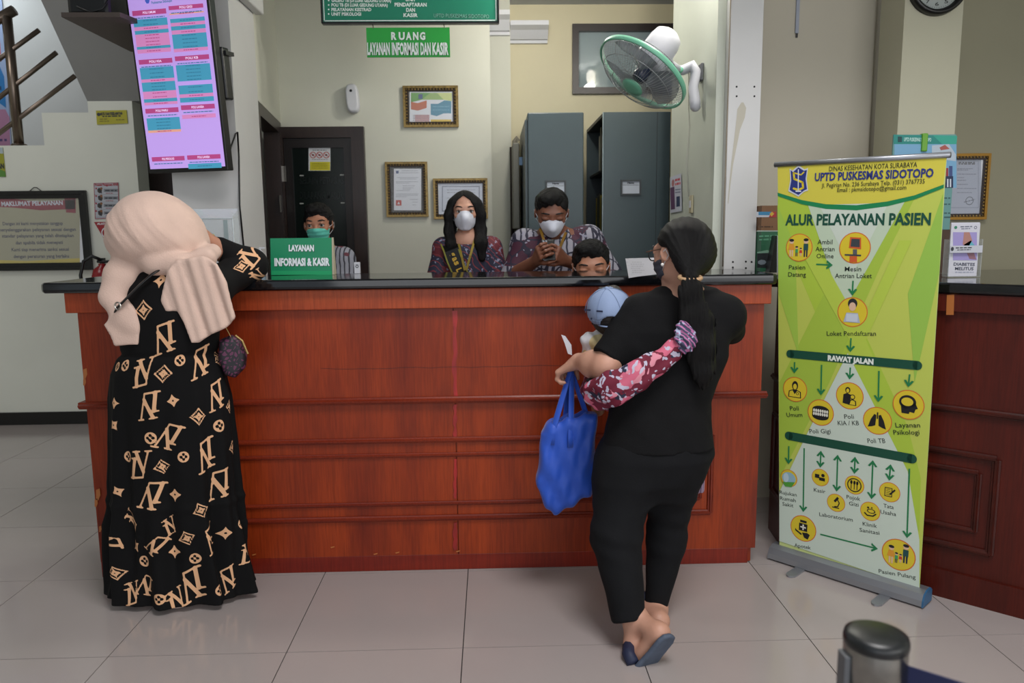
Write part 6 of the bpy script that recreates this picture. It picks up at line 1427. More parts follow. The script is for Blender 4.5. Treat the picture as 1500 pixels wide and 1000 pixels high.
for q in (-1, 1):
    p = neck+Vector((q*.02, -.085, .0)); prism(bm, [p+Vector((0, 0, .0)), p+Vector((q*.05, .05, .045)), p+Vector((q*.075, .035, -.015)), p+Vector((q*.03, -.02, -.06))], (0, -.006, 0))
cl_ = obj('collar', bm, BAT2, t)
for a, b_ in (((791, 334), (800, 362)), ((829, 340), (818, 368))): ribbon('lanyard', [at(*a, Y=Ym-.06), at((a[0]+b_[0])/2, (a[1]+b_[1])/2, Y=Ym-.13), at(*b_, Y=Ym-.135)], .014, mat('amber_lanyard', 'a9802c', .6), t)
trousers(t, base.x, Ym+.02)
p_ = thing('phone', 'black smartphone held in both hands by the man in the grey batik shirt', 'phone', ph+Vector((0, 0, -.05)))
PM = Matrix.Translation(ph) @ Matrix.Rotation(math.radians(-38), 4, 'X')
bxo('phone_body', -.034, .034, -.004, .004, -.062, .062, BLACK, p_, M=PM, bev=.003)
bm = bmesh.new()
for x in (-.022, -.008): lathe(bm, [(0, .0015), (.005, .001), (.005, 0)], 10, PM @ Matrix.Translation((x, -.004, .05)) @ Matrix.Rotation(PI/2, 4, 'X'))
obj('camera_lens', bm, mat('lens', '9fa6b4', .1, metal=.6), p_, kind='stuff')
# ---------------- seated man, only forehead and eyes above the counter
Ys_ = 3.72; base = at(868, 420, Y=Ys_)
t = thing('person', 'person with short black hair squinting, only forehead and eyes above the counter', 'person', (base.x, Ys_, 0))
h = Head(at(866, 389, Y=Ys_), .226, PI-.1, -.22, .05, eyes='down', jaw=1.08, wide=1.08); neck = at(868, 430, Y=Ys_+.05); zsh = neck.z-.05
B = SDF(); h.prims(B, neck, .23)
for q in (-1, 1): B.cone(neck, (neck.x+q*.18, neck.y+.02, zsh-.03), .05, .05, .05); B.cone((neck.x+q*.18, neck.y+.02, zsh-.03), (neck.x+q*.22, neck.y-.05, zsh-.28), .046, .04, .03); B.cone((neck.x+q*.22, neck.y-.05, zsh-.28), (neck.x+q*.12, neck.y-.22, zsh-.26), .038, .027, .03); hand(B, (neck.x+q*.12, neck.y-.22, zsh-.26), (-q*.4, -.8, 0), (0, 0, -1), q, .9)
B.cone(neck+Vector((0, .03, -.08)), (neck.x, neck.y+.06, .62), .13, .13, .05); legs(B, neck.x, neck.y+.06, seat=.47)
build_sdf(B, 'body', SKIN, t, step=.011, fine=[h.box(.0035)]); h.details(t); h.short_hair(t, seed=6, fringe=.04)
h.mask(t, mat('black_mask_fabric', '16171b', .7), 'surg')
S = SDF()
for q in (-1, 1): S.cone(neck+Vector((0, .03, -.03)), (neck.x+q*.18, neck.y+.02, zsh-.03), .055, .066, .05); S.cone((neck.x+q*.18, neck.y+.02, zsh-.03), (neck.x+q*.215, neck.y-.04, zsh-.22), .066, .064, .03)
S.cone(neck+Vector((0, .04, -.10)), (neck.x, neck.y+.06, .60), .145, .15, .05); build_sdf(S, 'shirt', BAT2, t, step=.012); trousers(t, neck.x, neck.y+.06, seat=.47)
st = thing('stool', 'plain black stool under the squinting seated person', 'stool', (neck.x, neck.y+.08, 0)); bx, by_ = neck.x, neck.y+.08
bm = bmesh.new(); lathe(bm, [(0, .42), (.17, .42), (.18, .44), (.17, .465), (0, .468)], 20, Matrix.Translation((bx, by_, 0))); obj('seat', bm, BLACK, st)
for q in range(4):
    a = PI/4+q*PI/2; bm = bmesh.new(); tube(bm, [(bx+.1*math.cos(a), by_+.1*math.sin(a), .42), (bx+.17*math.cos(a), by_+.17*math.sin(a), 0)], .012, 8); obj('leg', bm, STEEL, st)
# ---------------- man with mint mask behind the green sign
Yk = 4.45; base = at(467, 400, Y=Yk)
t = thing('person', 'person with mint green mask and striped grey shirt behind the green desk sign', 'person', (base.x, Yk, 0))
h = Head(at(467, 329, Y=Yk), .218, PI+.0, -.08, .03, jaw=1.02); neck = at(469, 366, Y=Yk+.03); shl, shr = at(436, 380, Y=Yk+.03), at(503, 379, Y=Yk+.03); ell_, elr = at(424, 440, Y=Yk), at(514, 440, Y=Yk)
B = SDF(); h.prims(B, neck, .22); B.cone(neck, shl, .05, .045, .05); B.cone(neck, shr, .05, .045, .05); B.cone(neck+Vector((0, .04, -.10)), (base.x, Yk+.02, .85), .12, .12, .05, n=(0, 1, 0), f=1.8); B.cone(shl, ell_, .045, .04, .03); B.cone(shr, elr, .045, .04, .03)
for e, q in ((ell_, 1), (elr, -1)): w_ = e+Vector((q*.06, -.2, -.04)); B.cone(e, w_, .038, .026, .02); hand(B, w_, (q*.5, -.8, 0), (0, 0, -1), -q, .9)
legs(B, base.x, Yk+.02)
build_sdf(B, 'body', SKIN, t, step=.010, fine=[h.box(.0035)]); h.details(t); h.short_hair(t, seed=9, fringe=.08)
h.mask(t, mat('mint_mask_fabric', '57b8a8', .7), 'surg')
BAT3 = batik('striped_grey_batik', '8d8f9a', [('wave', '2a2c38', 13, .78), ('noise', '5a2030', 8, .62)], warp=.3)
S = SDF(); S.cone(neck+Vector((0, .03, -.02)), shl, .055, .06, .05); S.cone(neck+Vector((0, .03, -.02)), shr, .055, .06, .05)
S.loft(rowpx([(362, 452, 486, Yk+.04, .9), (376, 436, 502, Yk+.03, .6), (400, 432, 506, Yk+.02), (500, 432, 506, Yk+.02), (540, 430, 508, Yk+.02)]), .02); S.cone(shl, ell_, .06, .064, .05); S.cone(shr, elr, .06, .064, .05); S.ell(neck+Vector((0, -.06, .02)), (.05, .07, .06), None, .01, '-')
build_sdf(S, 'shirt', BAT3, t, step=.008); trousers(t, base.x, Yk+.02)
# ================================================================ THINGS ON THE COUNTERS
# green desk sign: an A-shaped acrylic-faced box
sg = thing('desk_sign', 'green LAYANAN INFORMASI & KASIR desk sign standing on the counter worktop', 'sign', at(441, 403, Z=TZ))
a = at(397.5, 403, Z=TZ+.001); yS = a.y; A0 = at(397, 403.5, Y=yS); A1_ = at(487, 402.5, Y=yS); zt = at(441, 348.5, Y=yS+.01).z
bm = bmesh.new(); z0 = TZ+.001
prism(bm, [(A0.x, yS, z0), (A0.x, yS+.018, zt), (A0.x, yS+.024, zt), (A0.x, yS+.05, z0)], (A1_.x-A0.x, 0, 0)); obj('sign_body', bm, mat('sign_green', '0b8459', .4), sg)
bm = bmesh.new(); prism(bm, [(A1_.x+.0005, yS-.004, z0), (A1_.x+.0005, yS+.016, zt+.001), (A1_.x+.0005, yS+.028, zt+.001), (A1_.x+.0005, yS+.055, z0)], (.006, 0, 0)); obj('edge_strip', bm, mat('beige_edge', 'b0a890', .5), sg)
ey = Vector((0, .018, zt-z0)).normalized(); s = Sheet(Vector((A0.x, yS-.0006, z0)), (1, 0, 0), ey); wh2 = flat('dfe6ea'); dk2 = flat('07573a')
for off, m_, l in ((.8, dk2, 1), (0, wh2, 2)):
    s.text('LAYANAN', (423+off, 363+off), (460+off, 363+off), .030, m_, l, .05); s.text('INFORMASI & KASIR', (402+off, 383.5+off), (483+off, 383+off), .037, m_, l, .05)
s.rect(397.5, 396.5, 486.5, 402.5, flat('0a9a60'), 1); s.done('lettering', sg)
# small white card box right of the man with the mint mask
c = at(526, 400, Y=3.40); t = thing('card_box', 'tiny white packet with a dark mark on the counter near the dark door', 'box', c)
x0, x1 = at(519, 396, Y=3.40).x, at(527, 396, Y=3.40).x; z1 = at(523, 384, Y=3.40).z
bxo('packet', x0, x1, 3.40, 3.42, TZ+.001, z1, mat('white_card', 'c3c5cb', .6), t); s = Sheet((0, 3.3994, 0), (1, 0, 0), (0, 0, 1)); s.ring((523, 390), .004, .007, flat('30323a'), 1); s.greek((520.5, 387), (525.5, 387), .002, INK, 1); s.done('mark', t)
# small bottle by the doorway
c = at(383, 398, Y=3.38); t = thing('hand_gel_bottle', 'small blue-white gel bottle on the counter at the doorway beside the pillar', 'bottle', (c.x, 3.38, TZ+.001)); zb = TZ+.001; zh = at(383, 362, Y=3.38).z-zb
bm = bmesh.new(); lathe(bm, [(0, 0), (.017, 0), (.018, .01), (.018, zh*.62), (.012, zh*.72), (.007, zh*.76), (0, zh*.76)], 20, Matrix.Translation((c.x, 3.38, zb))); obj('bottle_body', bm, mat('clear_blue_gel', '9fb3bf', .2), t, smooth=True)
bm = bmesh.new(); lathe(bm, [(.0, zh*.76), (.009, zh*.76), (.009, zh*.86), (.004, zh*.88), (.004, zh), (0, zh)], 14, Matrix.Translation((c.x, 3.38, zb))); box(bm, c.x-.005, c.x+.02, 3.376, 3.384, zb+zh*.95, zb+zh*1.0); obj('pump', bm, mat('white_plastic', 'cfd0d6', .35), t)
# clear acrylic suggestion box behind the headscarf
AC = mat('clear_acrylic', 'dfe8ec', .03, alpha=.22, spec=.6)
yA = 3.36; ax0, ax1 = at(277, 360, Y=yA).x, at(343, 360, Y=yA).x; az1 = at(310, 305, Y=yA).z; az0 = TZ+.001
t = thing('acrylic_box', 'clear acrylic donation box with a small black padlock between the headscarf and pillar', 'box', ((ax0+ax1)/2, yA, az0))
for nm, a_ in (('front_panel', (ax0, ax1, yA, yA+.004, az0, az1-.045)), ('rear_panel', (ax0, ax1, yA+.076, yA+.08, az0, az1)), ('side_panel', (ax0, ax0+.004, yA+.004, yA+.076, az0, az1-.02)), ('side_panel', (ax1-.004, ax1, yA+.004, yA+.076, az0, az1-.02)), ('bottom_panel', (ax0+.004, ax1-.004, yA+.004, yA+.076, az0, az0+.004))): bxo(nm, *a_, AC, t)
bm = bmesh.new(); prism(bm, [(ax0-.002, yA-.004, az1-.044), (ax0-.002, yA+.074, az1-.004), (ax0-.002, yA+.074, az1), (ax0-.002, yA-.004, az1-.04)], (ax1-ax0+.004, 0, 0)); obj('lid', bm, AC, t)
WE = mat('acrylic_edge', 'c9d3d8', .3)
for x in (ax0, ax1): bm = bmesh.new(); tube(bm, [(x, yA-.001, az0), (x, yA-.001, az1-.045)], .0022, 6); obj('edge', bm, WE, t)
bm = bmesh.new(); tube(bm, [(ax0, yA-.001, az1-.043), (ax1, yA-.001, az1-.043)], .0022, 6); obj('edge', bm, WE, t)
bxo('frosted_strip', at(329, 350, Y=yA).x, at(335, 350, Y=yA).x, yA-.003, yA-.0005, az0, az1-.05, mat('frosted_strip', 'a3b4b6', .4, alpha=.7), t)
pl = at(293.5, 326, Y=yA-.008); bm = bmesh.new(); box(bm, pl.x-.009, pl.x+.009, pl.y-.004, pl.y+.004, pl.z-.008, pl.z+.005, bev=.001); lk_ = obj('padlock', bm, mat('dark_brass', '2a2622', .4, metal=.4), t)
bm = bmesh.new(); tube(bm, [(pl.x-.006, pl.y, pl.z+.004), (pl.x-.006, pl.y, pl.z+.012), (pl.x, pl.y, pl.z+.018), (pl.x+.006, pl.y, pl.z+.012), (pl.x+.006, pl.y, pl.z+.004)], .0018, 6); obj('shackle', bm, STEEL, lk_)
s = Sheet((0, yA-.0012, 0), (1, 0, 0), (0, 0, 1)); s.rect(300, 343, 314, 350, flat('c2b93a'), 1); s.text('SARAN', (302, 346.5), (313, 346.5), .009, INK, 2, .05); s.rect(284, 356, 316, 376, flat('c9cdd6'), 1); s.text('PUSKESMAS', (290, 365), (312, 366), .012, flat('3c4c86'), 2, .04); s.rect(292, 368, 308, 375, flat('b0303a'), 2); s.ell((300, 373), .012, .008, flat('c9b24a'), 3); s.done('labels', t)
t_ = at(273, 305, Y=3.37); bm = bmesh.new(); tube(bm, [(t_.x, 3.37, TZ+.001), (t_.x+.002, 3.37, t_.z)], [.014, .012], 10); tag(obj('clear_tube', bm, AC, smooth=True), 'clear plastic tube with dark rim standing behind the peach headscarf', 'tube')
# boxes on the right hand end, left of the banner
CARD = mat('cardboard', '7d5c42', .8, var=.1, scale=6)
y0 = 3.44
cx0, cx1 = PX1+.004, at(1147, 340, Y=y0).x; zc = [TZ-.018+.002, at(1120, 338, Y=y0).z, at(1120, 301, Y=y0).z]
t = thing('green_box', 'dark green box with pale lettering under the cardboard carton beside the pillar', 'box', ((cx0+cx1)/2, y0+.1, zc[0]))
bxo('box_body', cx0, cx1, y0, y0+.2, zc[0], zc[1]-.002, mat('green_carton', '2f6a4c', .5, var=.15, scale=5), t); s = Sheet((0, y0-.0006, 0), (1, 0, 0), (0, 0, 1)); s.greek((1112, 346), (1139, 345), .007, flat('5c9a7a'), 1); s.greek((1112, 351), (1137, 350), .007, flat('5c9a7a'), 1); s.rect(1109, 369, 1138, 392, flat('20262a'), 1); s.poly([(1109, 369), (1124, 366), (1132, 370), (1109, 371)], flat('7ba28c'), 2); s.ell((1116, 384), .02, .012, flat('7f8a93'), 2, seg=7); s.rect(1109, 337.5, 1147, 339, flat('a9b9b0'), 1); s.done('box_print', t)
t = thing('cardboard_carton', 'brown cardboard carton with a blue and yellow label on top of the green box', 'box', ((cx0+cx1)/2, y0+.1, zc[1]))
bxo('carton_body', cx0, cx1+.02, y0+.005, y0+.2, zc[1], zc[2], CARD, t); s = Sheet((0, y0+.0044, 0), (1, 0, 0), (0, 0, 1)); s.rect(1108, 310, 1137, 318, flat('b9bcc6'), 1); s.poly([(1111, 310), (1130, 310), (1127, 315), (1111, 315)], flat('3a7fa8'), 2); s.poly([(1130, 310), (1137, 310), (1137, 318), (1126, 318)], flat('a8323a'), 2); s.poly([(1127, 313), (1131, 310), (1134, 313), (1130, 317)], flat('c9a63a'), 3); s.greek((1110, 332), (1132, 332), .006, flat('4f3826'), 1); s.done('carton_label', t)
xt = at(1136, 390, Y=3.36).x
t = thing('tent_card', 'black-backed tent card standing before the green box, beside the banner', 'stand', (xt, 3.37, zc[0])); bm = bmesh.new()
p = [at(1127, 394, Y=3.36), at(1138, 394, Y=3.36), at(1138, 345, Y=3.36), at(1136.5, 345, Y=3.36)]; dz = zc[0]-p[0].z; p[0].z = p[1].z = zc[0]; prism(bm, p, (0, .05, 0)); obj('black_side', bm, BLACK, t)
bxo('white_face', at(1138.2, 370, Y=3.36).x, at(1146, 370, Y=3.36).x, 3.362, 3.366, zc[0], at(1140, 345, Y=3.36).z, WH, t)
# display board with green clip
zB_ = 1.209
yD = 3.30; t = thing('display_board', 'tall teal display board with a photo collage rising behind the banner, green clip on top', 'board', at(1355, 410, Y=yD)); t.location.z = zB_
e0, e1 = at(1309, 200, Y=yD).x, at(1402, 200, Y=yD).x; zT = at(1355, 197, Y=yD).z; zM = at(1395, 336, Y=yD).z
bxo('panel', e0, e1-.005, yD, yD+.008, zM, zT, mat('teal_panel', '5f8f8c', .45), t)
bxo('wooden_easel', at(1330, 380, Y=yD).x, at(1390, 380, Y=yD).x, yD+.002, yD+.02, zB_, zM, mat('brown_board', '4a3527', .6), t)
s = Sheet((0, yD-.0006, 0), (1, 0, 0), (0, 0, 1)); s.poly([(1309, 197), (1402, 199), (1401, 211), (1309, 211)], flat('1f7f77'), 1); s.poly([(1366, 198), (1402, 199), (1401, 211), (1380, 211)], flat('2f9a86'), 2); s.text('UPTD PUSKESMAS SIDOTOPO', (1324, 204), (1364, 204.5), .017, flat('a9cfc9'), 3, .04); s.rect(1315, 200, 1321, 208, flat('0f3f44'), 3)
s.rect(1310, 211, 1401, 275, flat('6f9fc0'), 1); s.poly([(1365, 213), (1390, 211), (1400, 226), (1400, 236), (1365, 232)], flat('a9b6c2'), 2); s.poly([(1376, 216), (1384, 212), (1391, 218), (1378, 220)], flat('a0524a'), 3); s.rect(1384, 258, 1396, 275, flat('1d2a4a'), 3); s.rect(1385, 246, 1389, 258, flat('8a2f3a'), 3); s.rect(1390, 243, 1395, 258, flat('3a4a7a'), 3); s.rect(1387, 262, 1389, 274, flat('c6ccd4'), 4); s.rect(1391, 262, 1393, 274, flat('c6ccd4'), 4)
for y in (290, 299, 312, 318): s.greek((1383, y), (1392, y), .006, flat('35595a'), 1)
s.done('collage_print', t)
c = at(1356, 195, Y=yD-.01); bxo('green_clip', c.x-.012, c.x+.012, yD-.012, yD+.018, at(1356, 222, Y=yD).z, c.z, mat('lime_plastic', '5f9a2a', .4), t, bev=.004)
# brochure holder
yH = 3.02; t = thing('brochure_holder', 'clear holder with white and lilac DIABETES MELITUS brochures on the right counter', 'holder', at(1412, 409, Y=yH)); t.location.z = zB_
h0, h1 = at(1391, 370, Y=yH).x, at(1434, 370, Y=yH).x; zH = at(1412, 328, Y=yH).z; zbb = at(1412, 408, Y=yH).z; zbb = zB_
for k in range(5):
    o = bxo('brochure', h0+.004*k*.5, h1-.003+.004*k*.5, yH+.004*k, yH+.004*k+.003, zB_+.004, zH+.0015*k, mat('brochure_paper', 'c9c9d2', .6), t)
s = Sheet((0, yH-.0006, 0), (1, 0, 0), (0, 0, 1)); s.rect(1396, 340, 1431, 381, flat('9a8fc4'), 1); s.poly([(1412, 340), (1420, 340), (1424, 352), (1418, 362), (1410, 358)], flat('a97a70'), 2); s.poly([(1412, 358), (1422, 352), (1428, 360), (1414, 366)], flat('5fa6b4'), 2); s.poly([(1416, 370), (1426, 368), (1430, 380), (1420, 379)], flat('8d6470'), 2); s.ell((1400, 333), .006, .006, flat('2f7f5f'), 1); s.greek((1407, 332), (1424, 331.5), .004, flat('6a6f80'), 1); s.greek((1408, 335), (1422, 334.5), .003, flat('6a6f80'), 1); s.ring((1429, 333), .004, .006, flat('6a6f80'), 1)
s.text('DIABETES', (1397, 386.5), (1428, 387), .013, flat('3a3f52'), 1, .02); s.text('MELITUS', (1399, 393), (1426, 393.3), .013, flat('3a3f52'), 1, .02); s.greek((1399, 398.5), (1426, 398.5), .004, flat('9a9fb0'), 1); s.done('brochure_print', t)
bxo('holder_band', h0-.006, h1+.006, yH-.012, yH-.009, at(1412, 370, Y=yH).z, at(1412, 359.5, Y=yH).z, mat('holder_label', 'bdbfc8', .4), t); s = Sheet((0, yH-.0125, 0), (1, 0, 0), (0, 0, 1)); s.greek((1400, 363), (1424, 362.5), .004, INK, 1); s.greek((1402, 366), (1422, 365.5), .003, INK, 1); s.ell((1395, 364.5), .006, .008, INK, 1); s.done('label_print', t)
bxo('holder_base', h0-.005, h1+.005, yH-.012, yH+.03, zB_+.0005, zB_+.0035, AC, t); bxo('holder_side', h1+.004, h1+.007, yH-.010, yH+.03, zB_+.004, zH-.06, AC, t); bxo('holder_side', h0-.007, h0-.004, yH-.010, yH+.03, zB_+.004, zH-.06, AC, t)
# ================================================================ ROLL-UP BANNER
bp, be = Vector((1.215, 3.112, 0)), Vector((.407, -.451, 0)).normalized(); bn = Vector((be.y, -be.x, 0)); bn = bn if bn.y < 0 else -bn
rb = thing('roll_up_banner', 'yellow and lime ALUR PELAYANAN PASIEN roll-up banner with silver base on the floor', 'banner', bp+be*.3)
FAB = mat('banner_fabric', 'c2cf86', .5)
def onb(px, py): p = atp(px, py, bp, bn); return (p-bp).dot(be), p.z
u00, z00 = onb(1142, 793); u10, z10 = onb(1347, 863); u01, z01 = onb(1139, 241); u11, z11 = onb(1387, 227)
quad = [bp+be*u+Vector((0, 0, z)) for u, z in ((u00, z00-.02), (u10, z10-.02), (u11, z11), (u01, z01))]
bm = bmesh.new(); prism(bm, quad, -bn*.001); obj('fabric', bm, FAB, rb)
s = Sheet(bp+bn*.0002, be, (0, 0, 1), gap=.00035)
if s.n.dot(bn) < 0: s.n = -s.n
LG, YL_, YG, DG, ORG, INKB, GB, GM, PALE = flat('8fbf2e'), flat('c9c92e'), flat('a9c43a'), flat('0f7f4c'), flat('cf6a2e'), flat('17241f'), flat('0f4a38'), flat('1c7a48'), flat('bfcfbf')
# background bands
s.poly([(1139, 241), (1387, 227), (1382, 271), (1340, 288), (1300, 297), (1255, 302), (1210, 301), (1175, 295), (1140, 284)], flat('cfc548'), 1)
s.poly([(1139.5, 284), (1175, 295), (1210, 301), (1255, 302), (1300, 297), (1340, 288), (1382, 271), (1382.5, 283), (1347, 862), (1142, 792)], flat('bac757'), 1)
s.poly([(1139.5, 284), (1183, 298), (1240, 430), (1330, 625), (1349, 700), (1347, 780), (1200, 470), (1140, 330)], flat('a9c440'), 2)
s.poly([(1382, 275), (1340, 290), (1290, 390), (1215, 560), (1142, 700), (1142, 560), (1225, 395), (1290, 300)], flat('a2be42'), 2.5)
s.poly([(1382, 283), (1376, 400), (1340, 560), (1330, 430)], flat('94bd4c'), 3); s.poly([(1139, 300), (1165, 360), (1170, 520), (1141, 430)], flat('9fc24a'), 3.3)
s.poly([(1183, 298), (1255, 303), (1328, 291), (1236, 455)], flat('bccdb4'), 4); s.poly([(1200, 300), (1302, 297), (1250, 400)], flat('c8d3c6'), 5)
s.poly([(1165, 352), (1190, 352), (1262, 480), (1282, 530), (1262, 530)], flat('b2c84a'), 5.3); s.poly([(1318, 352), (1336, 352), (1240, 560), (1222, 560)], flat('b2c84a'), 5.6)
s.poly([(1242, 517), (1330, 690), (1347, 790), (1347, 862), (1142, 792), (1142, 720), (1180, 640)], flat('c6d4c6'), 5.8)
A_ = [(1139.3, 282), (1175, 293), (1210, 299), (1255, 300.5), (1300, 295), (1340, 286), (1383, 270)]; B_ = [(1139.6, 287), (1175, 299), (1210, 306), (1255, 308), (1300, 302), (1340, 292), (1382.8, 275)]
s.strip(B_, A_, DG, 6)
# letterhead with the city shield
BLU2 = flat('23317a')
s.poly([(1157, 247), (1161, 250), (1170, 242), (1179, 248), (1184, 246), (1182, 262), (1184, 279), (1178, 281), (1170, 288), (1161, 283), (1155, 280), (1158, 264)], flat('c9ccd8'), 6)
s.poly([(1158.5, 249), (1162, 252), (1170, 245), (1178, 250), (1182.5, 249), (1180.5, 262), (1182.5, 277), (1178, 279), (1170, 285.5), (1161.5, 281), (1157, 278), (1159.5, 264)], BLU2, 7)
s.path([(1163, 253), (1174, 256), (1178, 252)], .005, flat('d8c22e'), 8); s.path([(1163, 253), (1164, 262), (1176, 267), (1177, 275), (1170, 278), (1163, 276)], .008, flat('d8c22e'), 8); s.line((1170, 248), (1169.8, 280), .004, flat('d7dae2'), 9); s.rect(1166, 279, 1174, 281, flat('d7dae2'), 9)
s.text('DINAS KESEHATAN KOTA SURABAYA', (1215, 247), (1344, 240.5), .019, INKB, 7, .004)
s.text('UPTD PUSKESMAS SIDOTOPO', (1194, 259), (1368, 252.5), .034, BLU2, 7, .03)
s.text('Jl. Pegirian No. 236 Surabaya Telp. (031) 3767735', (1204, 271.5), (1355, 265), .017, INKB, 7, .004)
s.text('Email : pkmsidotopo@gmail.com', (1227, 278), (1328, 274), .017, INKB, 7, .004)
s.text('ALUR PELAYANAN PASIEN', (1151, 321.5), (1364, 320), .047, flat('0d4a3a'), 7, .035)
def circ(px, py, r, fill='d6c02e'): s.ell((px, py), r, r, ORG, 7); s.ell((px, py), r*.94, r*.94, flat(fill), 8)
def cap(tx, px, py, w, h=.019): s.text(tx, (px-w/2, py-w*.0), (px+w/2, py+.0), h, INKB, 7, .004)
def slope(px): return (px-1142)/205*70            # how far the banner's lower edge drops at px
def arrow(a, b, w=.006, both=False):
    s.line(a, b, w, GM, 8); ua, ub = Vector(s.q(a)), Vector(s.q(b)); d = (ub-ua).normalized(); n = Vector((-d.y, d.x)); keep = s.pix; s.pix = False
    def hd(p, d): s.poly([p+d*.004, p-d*.020+n*.018, p-d*.022+n*.010, p-d*.008, p-d*.022-n*.010, p-d*.020-n*.018], GM, 9)
    hd(ub, d)
    if both: hd(ua, -d)
    s.pix = keep
def person_icon(px, py, h, body, hair='1b1b1f', skirt=False):
    u, v = s.q((px, py)); k = s.pix; s.pix = False; s.ell((u, v+h*.36), h*.13, h*.13, flat('d9b59a'), 10); s.ell((u, v+h*.43), h*.14, h*.08, flat(hair), 11)
    s.poly([(u-h*.13, v+h*.22), (u+h*.13, v+h*.22), (u+h*(.2 if skirt else .13), v-h*.12), (u-h*(.2 if skirt else .13), v-h*.12)], flat(body), 10)
    for q in (-1, 1): s.poly([(u+q*h*.02, v-h*.12), (u+q*h*.11, v-h*.12), (u+q*h*.10, v-h*.48), (u+q*h*.03, v-h*.48)], flat('d9b59a' if skirt else '1e2a3a'), 10)
    s.pix = k
def family(px, py, k=1):
    person_icon(px-11*k, py, .072*k, 'd8962e', skirt=True); person_icon(px-3.5*k, py+5*k, .042*k, '3a9a5a'); person_icon(px+2.5*k, py+6*k, .034*k, 'c0392b', skirt=True); person_icon(px+10*k, py, .075*k, '1d4a4a')
circ(1171, 362.5, .056); family(1171, 363)
for i, tx in enumerate(('Ambil', 'Antrian', 'Online')): cap(tx, 1209, 354+10.3*i, (22, 28, 25)[i])
arrow((1196, 387), (1219, 388)); cap('Pasien', 1168, 391, 24); cap('Datang', 1168, 401.5, 26)
circ(1252.5, 363, .060); s.poly([(1246, 347), (1262, 348), (1262, 365), (1244, 363)], flat('c9582a'), 10); s.poly([(1248, 349.5), (1260, 350), (1260, 362), (1246.5, 361)], flat('3a4046'), 11); s.rect(1250, 365, 1256, 373, flat('55585c'), 11); s.line((1238, 373), (1262, 374), .006, flat('3a3f45'), 11); s.rect(1245, 375, 1256, 384, flat('c9582a'), 10)
cap('Mesin', 1250, 393.5, 24); cap('Antrian Loket', 1250.5, 403.5, 54); arrow((1250, 411), (1249, 431))
circ(1249, 457, .058); u, v = s.q((1249, 455)); s.pix = False; s.ell((u, v+.028), .018, .02, flat('20242a'), 10); s.ell((u, v+.016), .013, .017, flat('d9b59a'), 11); s.poly([(u-.022, v-.008), (u+.022, v-.008), (u+.032, v-.045), (u-.032, v-.045)], flat('aab4c4'), 11); s.rect(u-.022, v-.042, u+.022, v-.012, flat('c3ccd8'), 12); s.pix = True
cap('Loket Pendaftaran', 1247.5, 488, 72); arrow((1247, 495), (1246, 514))
def bar(a, b, w, tx=None):
    s.line(a, b, w, GB, 7); s.ell(a, w/2, w/2, GB, 7, seg=16); s.ell(b, w/2, w/2, GB, 7, seg=16)
bar((1158, 518), (1344, 535), .034); s.text('RAWAT JALAN', (1213, 523.5), (1280, 529.5), .024, flat('dfe6dd'), 9, .06)
arrow((1164.5, 530), (1164, 545)); arrow((1204, 534), (1203, 577)); arrow((1246, 538), (1245, 554)); arrow((1288, 543), (1287, 587)); arrow((1333, 548), (1331, 565))
circ(1165, 570, .052); circ(1202.5, 604, .054); circ(1245, 579.5, .054); circ(1285.5, 616, .054); circ(1331, 592.5, .056)
K_ = flat('14161a'); yy = flat('d6c02e'); pw_ = flat('dcdcd0')
def icon(px, py): u, v = s.q((px, py)); return u, v
u, v = icon(1165, 570); s.pix = False; s.ell((u, v+.016), .013, .019, K_, 10); s.ell((u, v+.012), .008, .012, yy, 11); s.poly([(u-.028, v-.034), (u-.026, v-.008), (u-.01, v-.001), (u+.01, v-.001), (u+.026, v-.008), (u+.028, v-.034)], K_, 10); s.poly([(u-.024, v-.031), (u-.022, v-.010), (u-.01, v-.005), (u, v-.02), (u+.01, v-.005), (u+.022, v-.010), (u+.024, v-.031)], yy, 11); s.ring((u+.012, v-.016), .004, .006, K_, 12); s.pix = True
u, v = icon(1202.5, 604); s.pix = False; s.ell((u, v+.012), .034, .016, K_, 10); s.ell((u, v-.015), .034, .016, K_, 10); s.rect(u-.034, v-.016, u+.034, v+.014, K_, 10)
for i in range(7):
    for q in (-1, 1): s.ell((u-.027+i*.009, v+q*.007), .0042, .007, pw_, 11, seg=8)
s.pix = True
u, v = icon(1245, 580); s.pix = False; s.ell((u-.008, v+.024), .010, .012, K_, 10); s.ell((u-.008, v+.022), .006, .008, yy, 11); s.poly([(u-.026, v-.030), (u-.024, v+.005), (u-.010, v+.012), (u+.006, v+.006), (u+.002, v-.034)], K_, 10); s.ell((u+.012, v-.001), .010, .010, K_, 11); s.ell((u+.012, v-.001), .007, .007, yy, 12); s.poly([(u-.002, v-.034), (u+.002, v-.014), (u+.012, v-.010), (u+.026, v-.016), (u+.028, v-.034)], K_, 11); s.poly([(u+.002, v-.032), (u+.006, v-.017), (u+.012, v-.014), (u+.022, v-.018), (u+.024, v-.032)], yy, 12); s.pix = True
u, v = icon(1285.5, 616); s.pix = False
for q in (-1, 1): s.poly([(u+q*.004, v+.022), (u+q*.012, v+.026), (u+q*.024, v+.004), (u+q*.034, v-.028), (u+q*.018, v-.024), (u+q*.006, v-.018)], K_, 10)
s.line((u, v+.034), (u, v+.008), .005, K_, 10); s.pix = True
u, v = icon(1331, 592.5); s.pix = False; s.ell((u-.003, v+.010), .030, .026, K_, 10); s.poly([(u-.022, v-.034), (u-.026, v), (u+.024, v+.010), (u+.034, v-.010), (u+.026, v-.014), (u+.022, v-.028), (u+.006, v-.026), (u+.004, v-.034)], K_, 10); s.ell((u-.004, v+.011), .021, .016, yy, 11); s.pix = True
